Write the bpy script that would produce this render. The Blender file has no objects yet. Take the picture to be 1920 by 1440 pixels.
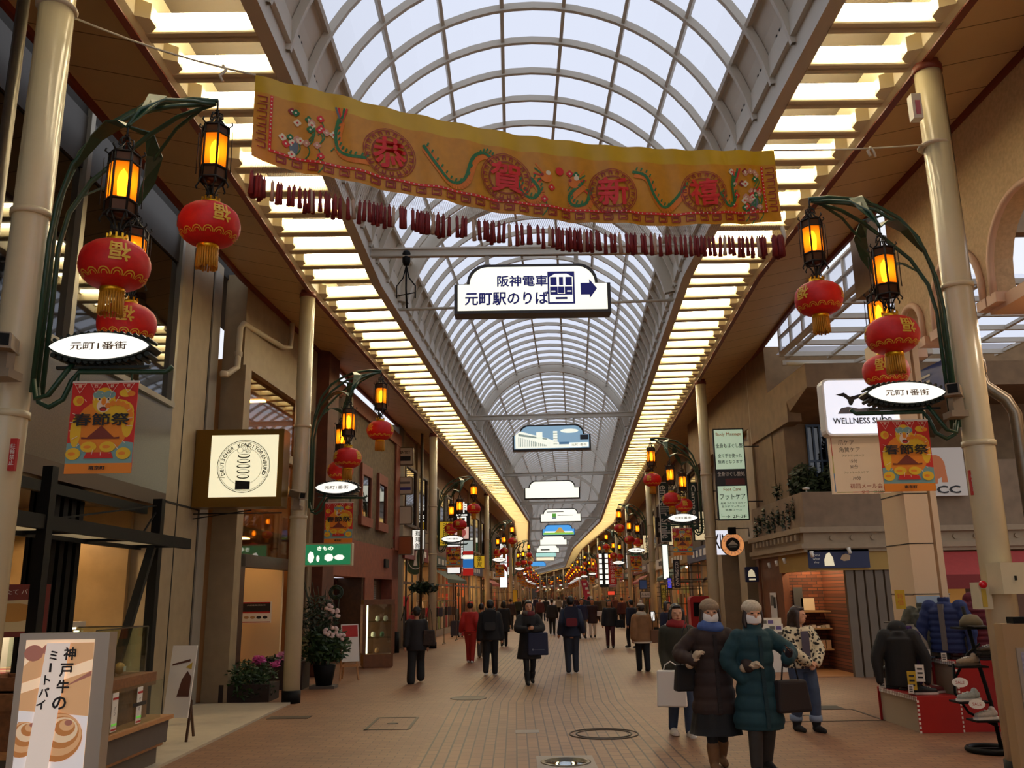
import bpy, bmesh, math, random
from mathutils import Vector, Matrix
R = random.Random(7)
SC = bpy.context.scene
COL = SC.collection
# ------------------------------------------------------------------ camera
FPX, PITCH, ROLL, CAMH = 1650.0, math.radians(13.43), math.radians(-0.82), 1.7
_c, _s = math.cos(ROLL), math.sin(ROLL)
FW = Vector((0, math.cos(PITCH), math.sin(PITCH)))
_u0, _r0 = Vector((0, -math.sin(PITCH), math.cos(PITCH))), Vector((1, 0, 0))
RT, UP = _c * _r0 + _s * _u0, -_s * _r0 + _c * _u0
EYE = Vector((0, 0, CAMH))
cd = bpy.data.cameras.new('camera')
cam = bpy.data.objects.new('camera', cd)
COL.objects.link(cam)
cd.sensor_width = 36.0
cd.lens = FPX / 1920 * 36.0
cd.clip_start, cd.clip_end = 0.05, 2000
cam.matrix_world = Matrix(((RT.x, UP.x, -FW.x, EYE.x), (RT.y, UP.y, -FW.y, EYE.y), (RT.z, UP.z, -FW.z, EYE.z), (0, 0, 0, 1)))
SC.camera = cam
# ------------------------------------------------------------------ sky and exposure
wd = bpy.data.worlds.new('overcast_sky')
SC.world = wd
wd.use_nodes = True
_bg = wd.node_tree.nodes['Background']
_bg.inputs[0].default_value = (0.90, 0.93, 1.0, 1)
_bg.inputs[1].default_value = 1.0
SC.view_settings.view_transform = 'Standard'
SC.view_settings.look = 'None'
SC.view_settings.gamma = 1
SC.view_settings.exposure = 0.0
SC.view_settings.use_curve_mapping = False
SC.cycles.use_denoising = True
SC.cycles.max_bounces = 8
SC.cycles.diffuse_bounces = 5
SC.cycles.glossy_bounces = 3
SC.cycles.transmission_bounces = 4
SC.cycles.transparent_max_bounces = 12
SC.cycles.caustics_reflective = False
SC.cycles.caustics_refractive = False
SC.cycles.sample_clamp_indirect = 4
TUBE_E, SIGN_E, BULB_E, SHOP_E = 45.0, 1.0, 14.0, 18.0

# ------------------------------------------------------------------ helpers
def ray(u, v):
    return FW + RT * ((u - 960) / FPX) - UP * ((v - 720) / FPX)
def at(u, v, Y):                       # the point at depth Y seen at (u, v) of the photograph
    d = ray(u, v)
    return EYE + d * (Y / d.y)
def on_z(u, v, z=0.0):
    d = ray(u, v)
    return EYE + d * ((z - CAMH) / d.z)
def on_x(u, v, x):
    d = ray(u, v)
    return EYE + d * (x / d.x)
PATH = [(-8.0, 0.37), (15.0, 0.37), (70.0, 4.0), (113.0, 4.56), (190.0, 7.9), (300.0, 1.3)]
def cx(Y):
    for (a, b), (c, d) in zip(PATH, PATH[1:]):
        if Y <= c:
            return b + (d - b) * (Y - a) / (c - a)
    return PATH[-1][1]
def head(Y):                           # heading of the street (angle from +Y towards +X)
    if Y < PATH[0][0]: Y = PATH[0][0]
    for (a, b), (c, d) in zip(PATH, PATH[1:]):
        if Y <= c:
            return math.atan2(d - b, c - a)
    return 0.0
def kink(Y):
    for k in range(1, len(PATH) - 1):
        if abs(PATH[k][0] - Y) < 1e-6:
            h = (head(Y - .5) + head(Y + .5)) / 2
            return h
    return head(Y)
def P(s, Y, z):                        # lateral offset s, station Y, height z
    h = kink(Y)
    return Vector((cx(Y) + s * math.cos(h), Y - s * math.sin(h), z))
def stations(y0, y1):
    return [y0] + [p[0] for p in PATH if y0 < p[0] < y1] + [y1]

def lin(c):
    if isinstance(c, str):
        c = tuple(int(c[i:i + 2], 16) / 255 for i in (0, 2, 4))
    return tuple(x / 12.92 if x <= .04045 else ((x + .055) / 1.055) ** 2.4 for x in c[:3]) + (1,)
MATS = {}
def mat(name, col='808080', rough=.6, metal=0, emit=0, ecol=None, noise=0, nscale=8, col2=None, bump=0, spec=.5, tr=0, alpha=None):
    if name in MATS:
        return MATS[name]
    m = bpy.data.materials.new(name)
    MATS[name] = m
    m.use_nodes = True
    nt = m.node_tree
    b = nt.nodes['Principled BSDF']
    b.inputs['Base Color'].default_value = lin(col)
    b.inputs['Roughness'].default_value = rough
    b.inputs['Metallic'].default_value = metal
    b.inputs['Specular IOR Level'].default_value = spec
    if emit:
        b.inputs['Emission Color'].default_value = lin(ecol or col)
        b.inputs['Emission Strength'].default_value = emit
    if tr:
        b.inputs['Transmission Weight'].default_value = tr
    if noise or bump:
        tc = nt.nodes.new('ShaderNodeTexCoord')
        n = nt.nodes.new('ShaderNodeTexNoise')
        n.inputs['Scale'].default_value = nscale
        n.inputs['Detail'].default_value = 5
        nt.links.new(tc.outputs['Object'], n.inputs['Vector'])
        if noise:
            mx = nt.nodes.new('ShaderNodeMix')
            mx.data_type = 'RGBA'
            c1 = lin(col)
            c2 = lin(col2) if col2 else tuple(x * (1 - noise) for x in c1[:3]) + (1,)
            mx.inputs['A'].default_value = c1
            mx.inputs['B'].default_value = c2
            rp = nt.nodes.new('ShaderNodeMapRange')
            rp.inputs['From Min'].default_value = .35
            rp.inputs['From Max'].default_value = .65
            nt.links.new(n.outputs['Fac'], rp.inputs['Value'])
            nt.links.new(rp.outputs['Result'], mx.inputs['Factor'])
            nt.links.new(mx.outputs['Result'], b.inputs['Base Color'])
        if bump:
            bp = nt.nodes.new('ShaderNodeBump')
            bp.inputs['Strength'].default_value = bump
            bp.inputs['Distance'].default_value = .02
            nt.links.new(n.outputs['Fac'], bp.inputs['Height'])
            nt.links.new(bp.outputs['Normal'], b.inputs['Normal'])
    return m
def glass(name, tint='ffffff', gloss=.12, rough=.02):
    if name in MATS:
        return MATS[name]
    m = bpy.data.materials.new(name)
    MATS[name] = m
    m.use_nodes = True
    nt = m.node_tree
    nt.nodes.remove(nt.nodes['Principled BSDF'])
    o = nt.nodes['Material Output']
    t = nt.nodes.new('ShaderNodeBsdfTransparent'); t.inputs[0].default_value = lin(tint)
    g = nt.nodes.new('ShaderNodeBsdfGlossy'); g.inputs['Roughness'].default_value = rough
    x = nt.nodes.new('ShaderNodeMixShader'); x.inputs[0].default_value = gloss
    nt.links.new(t.outputs[0], x.inputs[1]); nt.links.new(g.outputs[0], x.inputs[2]); nt.links.new(x.outputs[0], o.inputs[0])
    return m
def frosted(name, tint, fac=.5, tcol=None):
    if name in MATS:
        return MATS[name]
    m = bpy.data.materials.new(name)
    MATS[name] = m
    m.use_nodes = True
    nt = m.node_tree
    nt.nodes.remove(nt.nodes['Principled BSDF'])
    o = nt.nodes['Material Output']
    t = nt.nodes.new('ShaderNodeBsdfTransparent'); t.inputs[0].default_value = lin(tint)
    g = nt.nodes.new('ShaderNodeBsdfTranslucent'); g.inputs[0].default_value = lin(tcol or tint)
    x = nt.nodes.new('ShaderNodeMixShader'); x.inputs[0].default_value = fac
    nt.links.new(t.outputs[0], x.inputs[1]); nt.links.new(g.outputs[0], x.inputs[2]); nt.links.new(x.outputs[0], o.inputs[0])
    return m

def fr(loc, x=(1, 0, 0), z=(0, 0, 1)):  # frame: local X along x, local Z along z (orthogonalised)
    Z = Vector(z).normalized(); X = Vector(x); X = (X - Z * X.dot(Z)).normalized(); Y = Z.cross(X)
    L = Vector(loc)
    return Matrix(((X.x, Y.x, Z.x, L.x), (X.y, Y.y, Z.y, L.y), (X.z, Y.z, Z.z, L.z), (0, 0, 0, 1)))
def face(loc, n=(0, -1, 0)):            # upright board frame: local XY is the face, +Z comes out along n
    n = Vector(n); x = Vector((0, 0, 1)).cross(n)
    return fr(loc, x, n)
_TC = {}
def text_geo(body, bold=0.0):
    k = (body, bold)
    if k not in _TC:
        c = bpy.data.curves.new('t', 'FONT'); c.body = body; c.size = 1; c.resolution_u = 2
        o = bpy.data.objects.new('t', c); COL.objects.link(o)
        bpy.context.view_layer.update()
        me = bpy.data.meshes.new_from_object(o.evaluated_get(bpy.context.evaluated_depsgraph_get()))
        _TC[k] = ([v.co.copy() for v in me.vertices], [tuple(p.vertices) for p in me.polygons])
        bpy.data.objects.remove(o); bpy.data.curves.remove(c); bpy.data.meshes.remove(me)
        if bold:
            vs, fs = _TC[k]; V2, F2 = [], []
            for q_, (dx, dy) in enumerate(((-1, 0), (1, 0), (0, -1), (0, 1), (.7, .7), (-.7, -.7))):
                o_ = len(V2); V2 += [Vector((p.x + dx * bold, p.y + dy * bold, q_ * .0003)) for p in vs]; F2 += [tuple(i + o_ for i in f) for f in fs]
            _TC[k] = (V2, F2)
    return _TC[k]
class MB:
    def __init__(s, T=None):
        s.v, s.f, s.m, s.sm, s.T = [], [], [], [], T
    def add(s, vs, fs, mi=0, smooth=False, T=None):
        T = T if T is not None else s.T
        o = len(s.v)
        for p in vs:
            p = Vector(p)
            s.v.append(tuple(T @ p) if T is not None else tuple(p))
        for q in fs:
            s.f.append([o + i for i in q]); s.m.append(mi); s.sm.append(smooth)
        return s
    def bx(s, x0, x1, y0, y1, z0, z1, mi=0, T=None):
        return s.add([(x0, y0, z0), (x1, y0, z0), (x1, y1, z0), (x0, y1, z0), (x0, y0, z1), (x1, y0, z1), (x1, y1, z1), (x0, y1, z1)],
                     [(0, 3, 2, 1), (4, 5, 6, 7), (0, 1, 5, 4), (1, 2, 6, 5), (2, 3, 7, 6), (3, 0, 4, 7)], mi, False, T)
    def rbx(s, x0, x1, y0, y1, z0, z1, r, mi=0, T=None, n=3):   # box with rounded vertical-in-XY corners (rounded in local XY)
        return s.prism(rrect(x0, x1, y0, y1, r, n), z0, z1, mi, T)
    def quad(s, a, b, c, d, mi=0, T=None):
        return s.add([a, b, c, d], [(0, 1, 2, 3)], mi, False, T)
    def beam(s, p0, p1, w, h, mi=0, up=(0, 0, 1), T=None):
        p0, p1 = Vector(p0), Vector(p1); d = p1 - p0
        if abs(d.normalized().dot(Vector(up))) > .98: up = (0, 1, 0)
        x = d.cross(Vector(up)).normalized() * w / 2; y = x.cross(d).normalized() * h / 2
        return s.add([p0 - x - y, p0 + x - y, p0 + x + y, p0 - x + y, p1 - x - y, p1 + x - y, p1 + x + y, p1 - x + y],
                     [(0, 3, 2, 1), (4, 5, 6, 7), (0, 1, 5, 4), (1, 2, 6, 5), (2, 3, 7, 6), (3, 0, 4, 7)], mi, False, T)
    def tube(s, pts, r, n=8, mi=0, cap=True, T=None, closed=False, flat=1.0):
        pts = [Vector(p) for p in pts]; N = len(pts)
        rs = r if isinstance(r, (list, tuple)) else [r] * N
        vs, fs = [], []
        prev = None
        for i, p in enumerate(pts):
            a = pts[(i - 1) % N] if (i > 0 or closed) else p
            b = pts[(i + 1) % N] if (i < N - 1 or closed) else p
            t = (b - a).normalized() if (b - a).length > 1e-9 else Vector((0, 0, 1))
            if prev is None:
                prev = t.orthogonal().normalized() if abs(t.z) > .9 else Vector((0, 0, 1)).cross(t).normalized()
            x = (prev - t * prev.dot(t)).normalized(); y = t.cross(x); prev = x
            for k in range(n):
                an = 2 * math.pi * k / n
                vs.append(p + x * (rs[i] * math.cos(an)) + y * (rs[i] * flat * math.sin(an)))
        for i in range(N if closed else N - 1):
            j = (i + 1) % N
            for k in range(n):
                fs.append((i * n + k, i * n + (k + 1) % n, j * n + (k + 1) % n, j * n + k))
        if cap and not closed:
            fs.append(tuple(range(n - 1, -1, -1))); fs.append(tuple((N - 1) * n + k for k in range(n)))
        return s.add(vs, fs, mi, True, T)
    def cyl(s, p0, p1, r, n=12, mi=0, T=None):
        return s.tube([p0, p1], r, n, mi, True, T)
    def lathe(s, prof, n=16, c=(0, 0, 0), mi=0, T=None, smooth=True, e=1.0):
        vs, fs = [], []
        for r, z in prof:
            for k in range(n):
                an = 2 * math.pi * k / n
                vs.append((c[0] + r * math.cos(an), c[1] + e * r * math.sin(an), c[2] + z))
        for i in range(len(prof) - 1):
            for k in range(n):
                fs.append((i * n + k, i * n + (k + 1) % n, (i + 1) * n + (k + 1) % n, (i + 1) * n + k))
        if prof[0][0] > 1e-6: fs.append(tuple(range(n - 1, -1, -1)))
        if prof[-1][0] > 1e-6: fs.append(tuple((len(prof) - 1) * n + k for k in range(n)))
        return s.add(vs, fs, mi, smooth, T)
    def ell(s, c, r, n=12, m=8, mi=0, T=None):
        vs = [(c[0], c[1], c[2] - r[2])]; fs = []
        for i in range(1, m):
            a = math.pi * i / m - math.pi / 2
            for k in range(n):
                b = 2 * math.pi * k / n
                vs.append((c[0] + r[0] * math.cos(a) * math.cos(b), c[1] + r[1] * math.cos(a) * math.sin(b), c[2] + r[2] * math.sin(a)))
        vs.append((c[0], c[1], c[2] + r[2])); L = len(vs) - 1
        for k in range(n):
            fs.append((0, 1 + (k + 1) % n, 1 + k)); fs.append((L, L - n + k, L - n + (k + 1) % n))
        for i in range(m - 2):
            for k in range(n):
                a, b = 1 + i * n + k, 1 + i * n + (k + 1) % n
                fs.append((a, b, b + n, a + n))
        return s.add(vs, fs, mi, True, T)
    def prism(s, poly, z0, z1, mi=0, T=None, mi_side=None, smooth=False):
        n = len(poly)
        vs = [(x, y, z0) for x, y in poly] + [(x, y, z1) for x, y in poly]
        s.add(vs, [tuple(range(n - 1, -1, -1)), tuple(range(n, 2 * n))], mi, False, T)
        return s.add(vs, [(k, (k + 1) % n, n + (k + 1) % n, n + k) for k in range(n)], mi if mi_side is None else mi_side, smooth, T)
    def flat(s, poly, z=0, mi=0, T=None):
        return s.add([(x, y, z) for x, y in poly], [tuple(range(len(poly)))], mi, False, T)
    def text(s, body, T, h, w=None, mi=0, bold=0.0, z=.003, mirror=False, dx=0, dy=0, vert=False):
        if vert:                         # one character under the other, centred
            n = len(body)
            for i, ch in enumerate(body):
                s.text(ch, T, h, None, mi, bold, z, mirror, dx, dy + ((n - 1) / 2 - i) * h * 1.12)
            return s
        vs, fs = text_geo(body, bold)
        if not vs: return s
        x0, x1 = min(p.x for p in vs), max(p.x for p in vs); y0, y1 = min(p.y for p in vs), max(p.y for p in vs)
        k = h / max(y1 - y0, 1e-6); kx = k if w is None else w / max(x1 - x0, 1e-6)
        sg = -1 if mirror else 1
        return s.add([(sg * (p.x - (x0 + x1) / 2) * kx + dx, (p.y - (y0 + y1) / 2) * k + dy, z + p.z) for p in vs], fs, mi, False, T)
    def build(s, name, mats, parent=None, loc=None, rotz=None):
        me = bpy.data.meshes.new(name)
        me.from_pydata(s.v, [], s.f)
        for m in (mats if isinstance(mats, (list, tuple)) else [mats]):
            me.materials.append(m)
        me.polygons.foreach_set('material_index', s.m)
        me.polygons.foreach_set('use_smooth', s.sm)
        me.update()
        o = bpy.data.objects.new(name, me)
        COL.objects.link(o)
        if parent is not None: o.parent = parent
        if loc is not None: o.location = loc
        if rotz is not None: o.rotation_euler = (0, 0, rotz)
        return o
def rrect(x0, x1, y0, y1, r, n=4):
    out = []
    for cx_, cy_, a0 in ((x1 - r, y0 + r, -90), (x1 - r, y1 - r, 0), (x0 + r, y1 - r, 90), (x0 + r, y0 + r, 180)):
        for k in range(n + 1):
            a = math.radians(a0 + 90 * k / n)
            out.append((cx_ + r * math.cos(a), cy_ + r * math.sin(a)))
    return out
def circ(cx_, cy_, r, n=24, ry=None):
    return [(cx_ + r * math.cos(2 * math.pi * k / n), cy_ + (ry or r) * math.sin(2 * math.pi * k / n)) for k in range(n)]
def ring(mb, cx_, cy_, r0, r1, z, mi, T, n=32):
    a, b = circ(cx_, cy_, r0, n), circ(cx_, cy_, r1, n)
    mb.add([(x, y, z) for x, y in a + b], [(k, (k + 1) % n, n + (k + 1) % n, n + k) for k in range(n)], mi, False, T)
def tag(o, label=None, cat=None, group=None, kind=None):
    if label: o['label'] = label
    if cat: o['category'] = cat
    if group: o['group'] = group
    if kind: o['kind'] = kind
    return o
def thing(name, label, cat, loc=(0, 0, 0), rotz=0, group=None):
    o = bpy.data.objects.new(name, None); COL.objects.link(o)
    o.empty_display_size = .1
    o.location = loc; o.rotation_euler = (0, 0, rotz)
    return tag(o, label, cat, group)
def struct(name, mb, mats, parent=None):
    o = mb.build(name, mats, parent)
    if parent is None: o['kind'] = 'structure'
    return o
KIDS = {}
def dup(root, loc, rotz=0, label=None, group=None, mirror=False):
    if root.name not in KIDS:
        KIDS[root.name] = [(c, [g for g in bpy.data.objects if g.parent == c]) for c in bpy.data.objects if c.parent == root]
    r = root.copy(); COL.objects.link(r); r.location = loc; r.rotation_euler = (0, 0, rotz)
    if mirror: r.scale = (-1, 1, 1)
    if label: r['label'] = label
    if group: r['group'] = group
    for ch, gs in KIDS[root.name]:
        c = ch.copy(); COL.objects.link(c); c.parent = r
        for g in gs:
            d = g.copy(); COL.objects.link(d); d.parent = c
    return r
def loft(mb, prof, y0, y1, mi=0, step=None, closed=False):
    st = stations(y0, y1)
    n = len(prof)
    vs = [P(s_, Y, z) for Y in st for s_, z in prof]
    fs = []
    for i in range(len(st) - 1):
        for k in range(n if closed else n - 1):
            k2 = (k + 1) % n
            fs.append((i * n + k, i * n + k2, (i + 1) * n + k2, (i + 1) * n + k))
    if closed:
        fs.append(tuple(range(n))); fs.append(tuple((len(st) - 1) * n + k for k in range(n - 1, -1, -1)))
    return mb.add(vs, fs, mi)
ORD = ['first', 'second', 'third', 'fourth', 'fifth', 'sixth', 'seventh', 'eighth', 'ninth', 'tenth', 'eleventh', 'twelfth', 'thirteenth', 'fourteenth', 'fifteenth', 'sixteenth']
def ordn(k):
    if k < 16: return ORD[k]
    k += 1
    return '%d%s' % (k, 'th' if 10 <= k % 100 <= 20 else {1: 'st', 2: 'nd', 3: 'rd'}.get(k % 10, 'th'))
# ------------------------------------------------------------------ materials of the arcade
def boards(name, c1, c2, pitch):
    m = mat(name, c1, .55)
    nt = m.node_tree; b = nt.nodes['Principled BSDF']
    g = nt.nodes.new('ShaderNodeNewGeometry'); sp = nt.nodes.new('ShaderNodeSeparateXYZ')
    nt.links.new(g.outputs['Position'], sp.inputs[0])
    def mth(op, a, b_=None):
        n = nt.nodes.new('ShaderNodeMath'); n.operation = op
        for i, q in enumerate((a, b_)):
            if q is None: continue
            if isinstance(q, (int, float)): n.inputs[i].default_value = q
            else: nt.links.new(q, n.inputs[i])
        return n.outputs[0]
    f = mth('FRACT', mth('DIVIDE', sp.outputs['Y'], pitch))
    k = mth('LESS_THAN', f, .025)
    nz = nt.nodes.new('ShaderNodeTexNoise'); nz.inputs['Scale'].default_value = 3
    nt.links.new(g.outputs['Position'], nz.inputs['Vector'])
    mx = nt.nodes.new('ShaderNodeMix'); mx.data_type = 'RGBA'
    mx.inputs['A'].default_value = lin(c1); mx.inputs['B'].default_value = lin(c2)
    nt.links.new(mth('ADD', mth('MULTIPLY', k, .9), mth('MULTIPLY', nz.outputs['Fac'], .12)), mx.inputs['Factor'])
    nt.links.new(mx.outputs['Result'], b.inputs['Base Color'])
    return m
def floor_mat():
    m = mat('floor_brick', '8a6248', .5)
    nt = m.node_tree; b = nt.nodes['Principled BSDF']; L = nt.links.new
    g = nt.nodes.new('ShaderNodeNewGeometry'); sp = nt.nodes.new('ShaderNodeSeparateXYZ'); L(g.outputs['Position'], sp.inputs[0])
    def mth(op, a, b_=None, c_=None):
        n = nt.nodes.new('ShaderNodeMath'); n.operation = op
        for i, q in enumerate((a, b_, c_)):
            if q is None: continue
            if isinstance(q, (int, float)): n.inputs[i].default_value = q
            else: L(q, n.inputs[i])
        return n.outputs[0]
    cl = mth('MINIMUM', mth('MAXIMUM', mth('SUBTRACT', sp.outputs['Y'], 15.0), 0.0), 55.0)
    xs = mth('SUBTRACT', mth('SUBTRACT', sp.outputs['X'], mth('MULTIPLY', cl, .066)), .37)
    def brick(u, v, w, h, mort, c1, c2, cm):
        cb = nt.nodes.new('ShaderNodeCombineXYZ'); L(u, cb.inputs[0]); L(v, cb.inputs[1])
        t = nt.nodes.new('ShaderNodeTexBrick'); L(cb.outputs[0], t.inputs['Vector'])
        t.inputs['Scale'].default_value = 1; t.inputs['Brick Width'].default_value = w; t.inputs['Row Height'].default_value = h
        t.inputs['Mortar Size'].default_value = mort; t.inputs['Mortar Smooth'].default_value = .2; t.inputs['Bias'].default_value = 0
        t.inputs['Color1'].default_value = lin(c1); t.inputs['Color2'].default_value = lin(c2); t.inputs['Mortar'].default_value = lin(cm)
        return t
    A = brick(sp.outputs['Y'], xs, .23, .125, .009, '96704c', '866040', '4c3424')
    B = brick(xs, sp.outputs['Y'], .2, .1, .006, '926a4a', '835a40', '5e422e')
    ax = mth('ABSOLUTE', xs)
    fac = mth('LESS_THAN', ax, 1.45)
    edge = mth('MULTIPLY', mth('GREATER_THAN', ax, .95), fac)
    ln = mth('LESS_THAN', mth('FRACT', mth('DIVIDE', xs, .125)), .1)
    mx = nt.nodes.new('ShaderNodeMix'); mx.data_type = 'RGBA'; L(fac, mx.inputs['Factor']); L(B.outputs['Color'], mx.inputs['A']); L(A.outputs['Color'], mx.inputs['B'])
    m2 = nt.nodes.new('ShaderNodeMix'); m2.data_type = 'RGBA'; L(mth('MULTIPLY', mth('MULTIPLY', edge, ln), .8), m2.inputs['Factor']); L(mx.outputs['Result'], m2.inputs['A']); m2.inputs['B'].default_value = lin('35221a')
    nz = nt.nodes.new('ShaderNodeTexNoise'); nz.inputs['Scale'].default_value = .7; nz.inputs['Detail'].default_value = 6; L(g.outputs['Position'], nz.inputs['Vector'])
    m3 = nt.nodes.new('ShaderNodeMix'); m3.data_type = 'RGBA'; m3.blend_type = 'MULTIPLY'; m3.inputs['Factor'].default_value = .45
    rp = nt.nodes.new('ShaderNodeMapRange'); rp.inputs['From Min'].default_value = .3; rp.inputs['From Max'].default_value = .7; rp.inputs['To Min'].default_value = .55; L(nz.outputs['Fac'], rp.inputs['Value'])
    L(m2.outputs['Result'], m3.inputs['A']); L(rp.outputs['Result'], m3.inputs['B']); L(m3.outputs['Result'], b.inputs['Base Color'])
    return m
MF = floor_mat()
SOFF = boards('soffit_board', 'd8ba8a', '6a5436', .71)
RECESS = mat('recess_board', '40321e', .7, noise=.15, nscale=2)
REDT = mat('oxide_red_paint', '6f2a18', .5)
CREAM = mat('cream_steel', 'dccfae', .45)
GREYS = mat('grey_steel', 'c6beae', .5)
COVE = mat('cove_panel', 'ccc3b2', .6, noise=.08, nscale=1.5)
PANE = frosted('vault_pane', 'eef1fb', .35, 'e8ecf8')
TUBE = mat('tube_light', 'fff0cc', .5, emit=TUBE_E, ecol=(1.0, .93, .76))
DARK = mat('dark_gap', '1a140e', .8)
IRON = mat('wrought_iron', '1c1a14', .55, .3)
GREEN = mat('dark_green_paint', '20452f', .4, noise=.2, nscale=20)
BLACK = mat('black_paint', '0b0a08', .6, spec=.2)
WHITE = mat('white_paint', 'e8e2d2', .5)
GOLD = mat('gold_foil', 'd9a11c', .28, .8)
GOLDP = mat('gold_print', 'e8b83a', .5)
LRED = mat('lantern_red_silk', 'd4120f', .55, noise=.12, nscale=30)
SIGNW = mat('lit_sign_white', 'fffdf2', .5, emit=SIGN_E)
STEEL = mat('galvanised_steel', '7d7568', .35, .7, noise=.2, nscale=12)
Y0, Y1 = -8.0, 300.0
# ------------------------------------------------------------------ floor, ceiling strips, vault
mb = MB(); mb.quad((-60, -12, 0), (60, -12, 0), (60, 330, 0), (-60, 330, 0))
struct('floor', mb, MF)
for sg in (-1, 1):
    side = 'left' if sg < 0 else 'right'
    mb = MB()
    loft(mb, [(sg * 4.08, 7.16), (sg * 5.28, 7.42), (sg * 5.28, 7.5), (sg * 4.08, 7.3)], Y0, Y1, 0, closed=True)
    struct('ceiling_' + side, mb, SOFF)
    mb = MB()
    loft(mb, [(sg * 4.09, 7.10), (sg * 4.02, 7.12), (sg * 4.02, 7.2), (sg * 4.09, 7.2)], Y0, Y1, 0, closed=True)
    loft(mb, [(sg * 5.24, 7.33), (sg * 5.3, 7.33), (sg * 5.3, 7.43), (sg * 5.24, 7.43)], Y0, Y1, 0, closed=True)
    struct('trim_1' if sg < 0 else 'trim_2', mb, REDT)
    mb = MB()
    loft(mb, [(sg * 4.02, 7.14), (sg * 3.96, 7.18), (sg * 3.96, 7.85), (sg * 4.02, 7.85)], Y0, Y1, 0, closed=True)
    Y = 7.4
    while Y < 70:
        h = head(Y)
        T = Matrix.Translation(P(sg * 3.96, Y, 7.17)) @ Matrix.Rotation(-h, 4, 'Z')
        mb.add([(0, 0, 0), (-sg * .12, .1, .03), (-sg * .12, .24, .03), (0, .34, 0), (0, 0, .2), (-sg * .12, .1, .2), (-sg * .12, .24, .2), (0, .34, .2)],
               [(0, 1, 2, 3), (0, 4, 5, 1), (1, 5, 6, 2), (2, 6, 7, 3)], 0, False, T)
        Y += .71
    struct('trim_3' if sg < 0 else 'trim_4', mb, CREAM)
    mb = MB()
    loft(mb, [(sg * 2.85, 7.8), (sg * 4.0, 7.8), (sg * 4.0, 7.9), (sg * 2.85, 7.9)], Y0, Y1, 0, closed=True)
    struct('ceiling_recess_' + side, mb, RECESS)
    mb = MB()
    loft(mb, [(sg * 2.88, 7.9), (sg * 2.88, 7.18), (sg * 2.72, 7.18), (sg * 2.72, 7.24), (sg * 2.8, 7.24), (sg * 2.8, 7.62), (sg * 2.74, 7.62), (sg * 2.74, 7.9)], Y0, Y1, 0, closed=True)
    struct('beam_' + side, mb, GREYS)
ZC, RV = 7.0, 2.9
def va(a, r=RV):                       # angle from the crown -> lateral, height
    return r * math.sin(a), ZC + r * math.cos(a)
A8 = [math.radians(17.8 * (k - 3.5)) for k in range(8)]
vault = thing('ceiling_vault', None, None); vault['kind'] = 'structure'
mb = MB()
for a in A8:
    s_, z_ = va(a)
    ca, sa = math.cos(a), math.sin(a)
    loft(mb, [(s_ + .025 * ca, z_ - .025 * sa), (s_ - .025 * ca, z_ + .025 * sa), (s_ - .025 * ca - .07 * sa, z_ + .025 * sa - .07 * ca), (s_ + .025 * ca - .07 * sa, z_ - .025 * sa - .07 * ca)], Y0, Y1, 0, closed=True)
def arch(mb, Y, w, d, a0, a1, n, r=RV):
    h = head(Y)
    vs = []
    for k in range(n + 1):
        a = a0 + (a1 - a0) * k / n
        for rr, dy in ((r, -w / 2), (r, w / 2), (r - d, w / 2), (r - d, -w / 2)):
            s_, z_ = va(a, rr)
            c = P(s_, Y, z_)
            vs.append((c.x + dy * math.sin(h), c.y + dy * math.cos(h), c.z))
    fs = []
    for k in range(n):
        for q in range(4):
            fs.append((4 * k + q, 4 * k + (q + 1) % 4, 4 * k + 4 + (q + 1) % 4, 4 * k + 4 + q))
    mb.add(vs, fs, 0)
Y = 2.95
while Y < 280:
    arch(mb, Y, .06, .1, math.radians(-79), math.radians(79), 26 if Y < 80 else 14)
    Y += .8
for Y in (16.9, 31.4, 46.0, 60.8, 75.4, 90):
    arch(mb, Y, .14, .26, math.radians(-79), math.radians(79), 30)
mb.build('rib_lattice', GREYS, vault)
mb = MB()
for sg in (-1, 1):
    loft(mb, [(sg * va(math.radians(q), 2.91)[0], va(math.radians(q), 2.91)[1]) for q in (62.3, 68, 74, 81)], Y0, Y1)
mb.build('cove_panel', COVE, vault)
mb = MB()
for sg in (-1, 1):
    Y = 3.35
    while Y < 75:
        for dy in (-.12, 0.0):
            q0, q1 = va(math.radians(sg * 71), 2.9), va(math.radians(sg * 76), 2.9)
            mb.quad(P(q0[0], Y + dy, q0[1]), P(q0[0], Y + dy + .05, q0[1]), P(q1[0], Y + dy + .05, q1[1]), P(q1[0], Y + dy, q1[1]))
        Y += .8
mb.build('vent_slot', DARK, vault)
mb = MB(); loft(mb, [va(math.radians(-62.3 + 124.6 * k / 14), 2.905) for k in range(15)], Y0, Y1)
struct('window_1', mb, PANE)
# tie beams across the vault
tb = 0
for Y in (14.35, 29.0, 43.6, 57.9, 70.3, 84.3, 100.3, 112.3, 125.3, 150.3):
    t = thing('tie_beam', 'grey steel tie beam spanning the glass vault, %s from the camera' % ordn(tb), 'beam', group='tie beams across the vault'); t['kind'] = 'structure'
    mb = MB()
    for z0, z1, w in ((7.42, 7.45, .1), (7.45, 7.55, .03), (7.55, 7.58, .1)):
        a, b = P(-2.78, Y, z0), P(2.78, Y, z0)
        mb.beam((a + b) / 2 * 2 - b + Vector((0, 0, (z1 - z0) / 2)), b + Vector((0, 0, (z1 - z0) / 2)), w, z1 - z0)
    mb.build('girder', GREYS, t)
    mb = MB(); mb.cyl(P(-2.78, Y - .1, 7.4), P(2.78, Y - .1, 7.4), .018, 8); mb.build('conduit', GREYS, t)
    tb += 1
mb = MB(); mb.cyl(P(-2.78, 16.7, 7.3), P(2.78, 16.7, 7.3), .03, 8)
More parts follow.
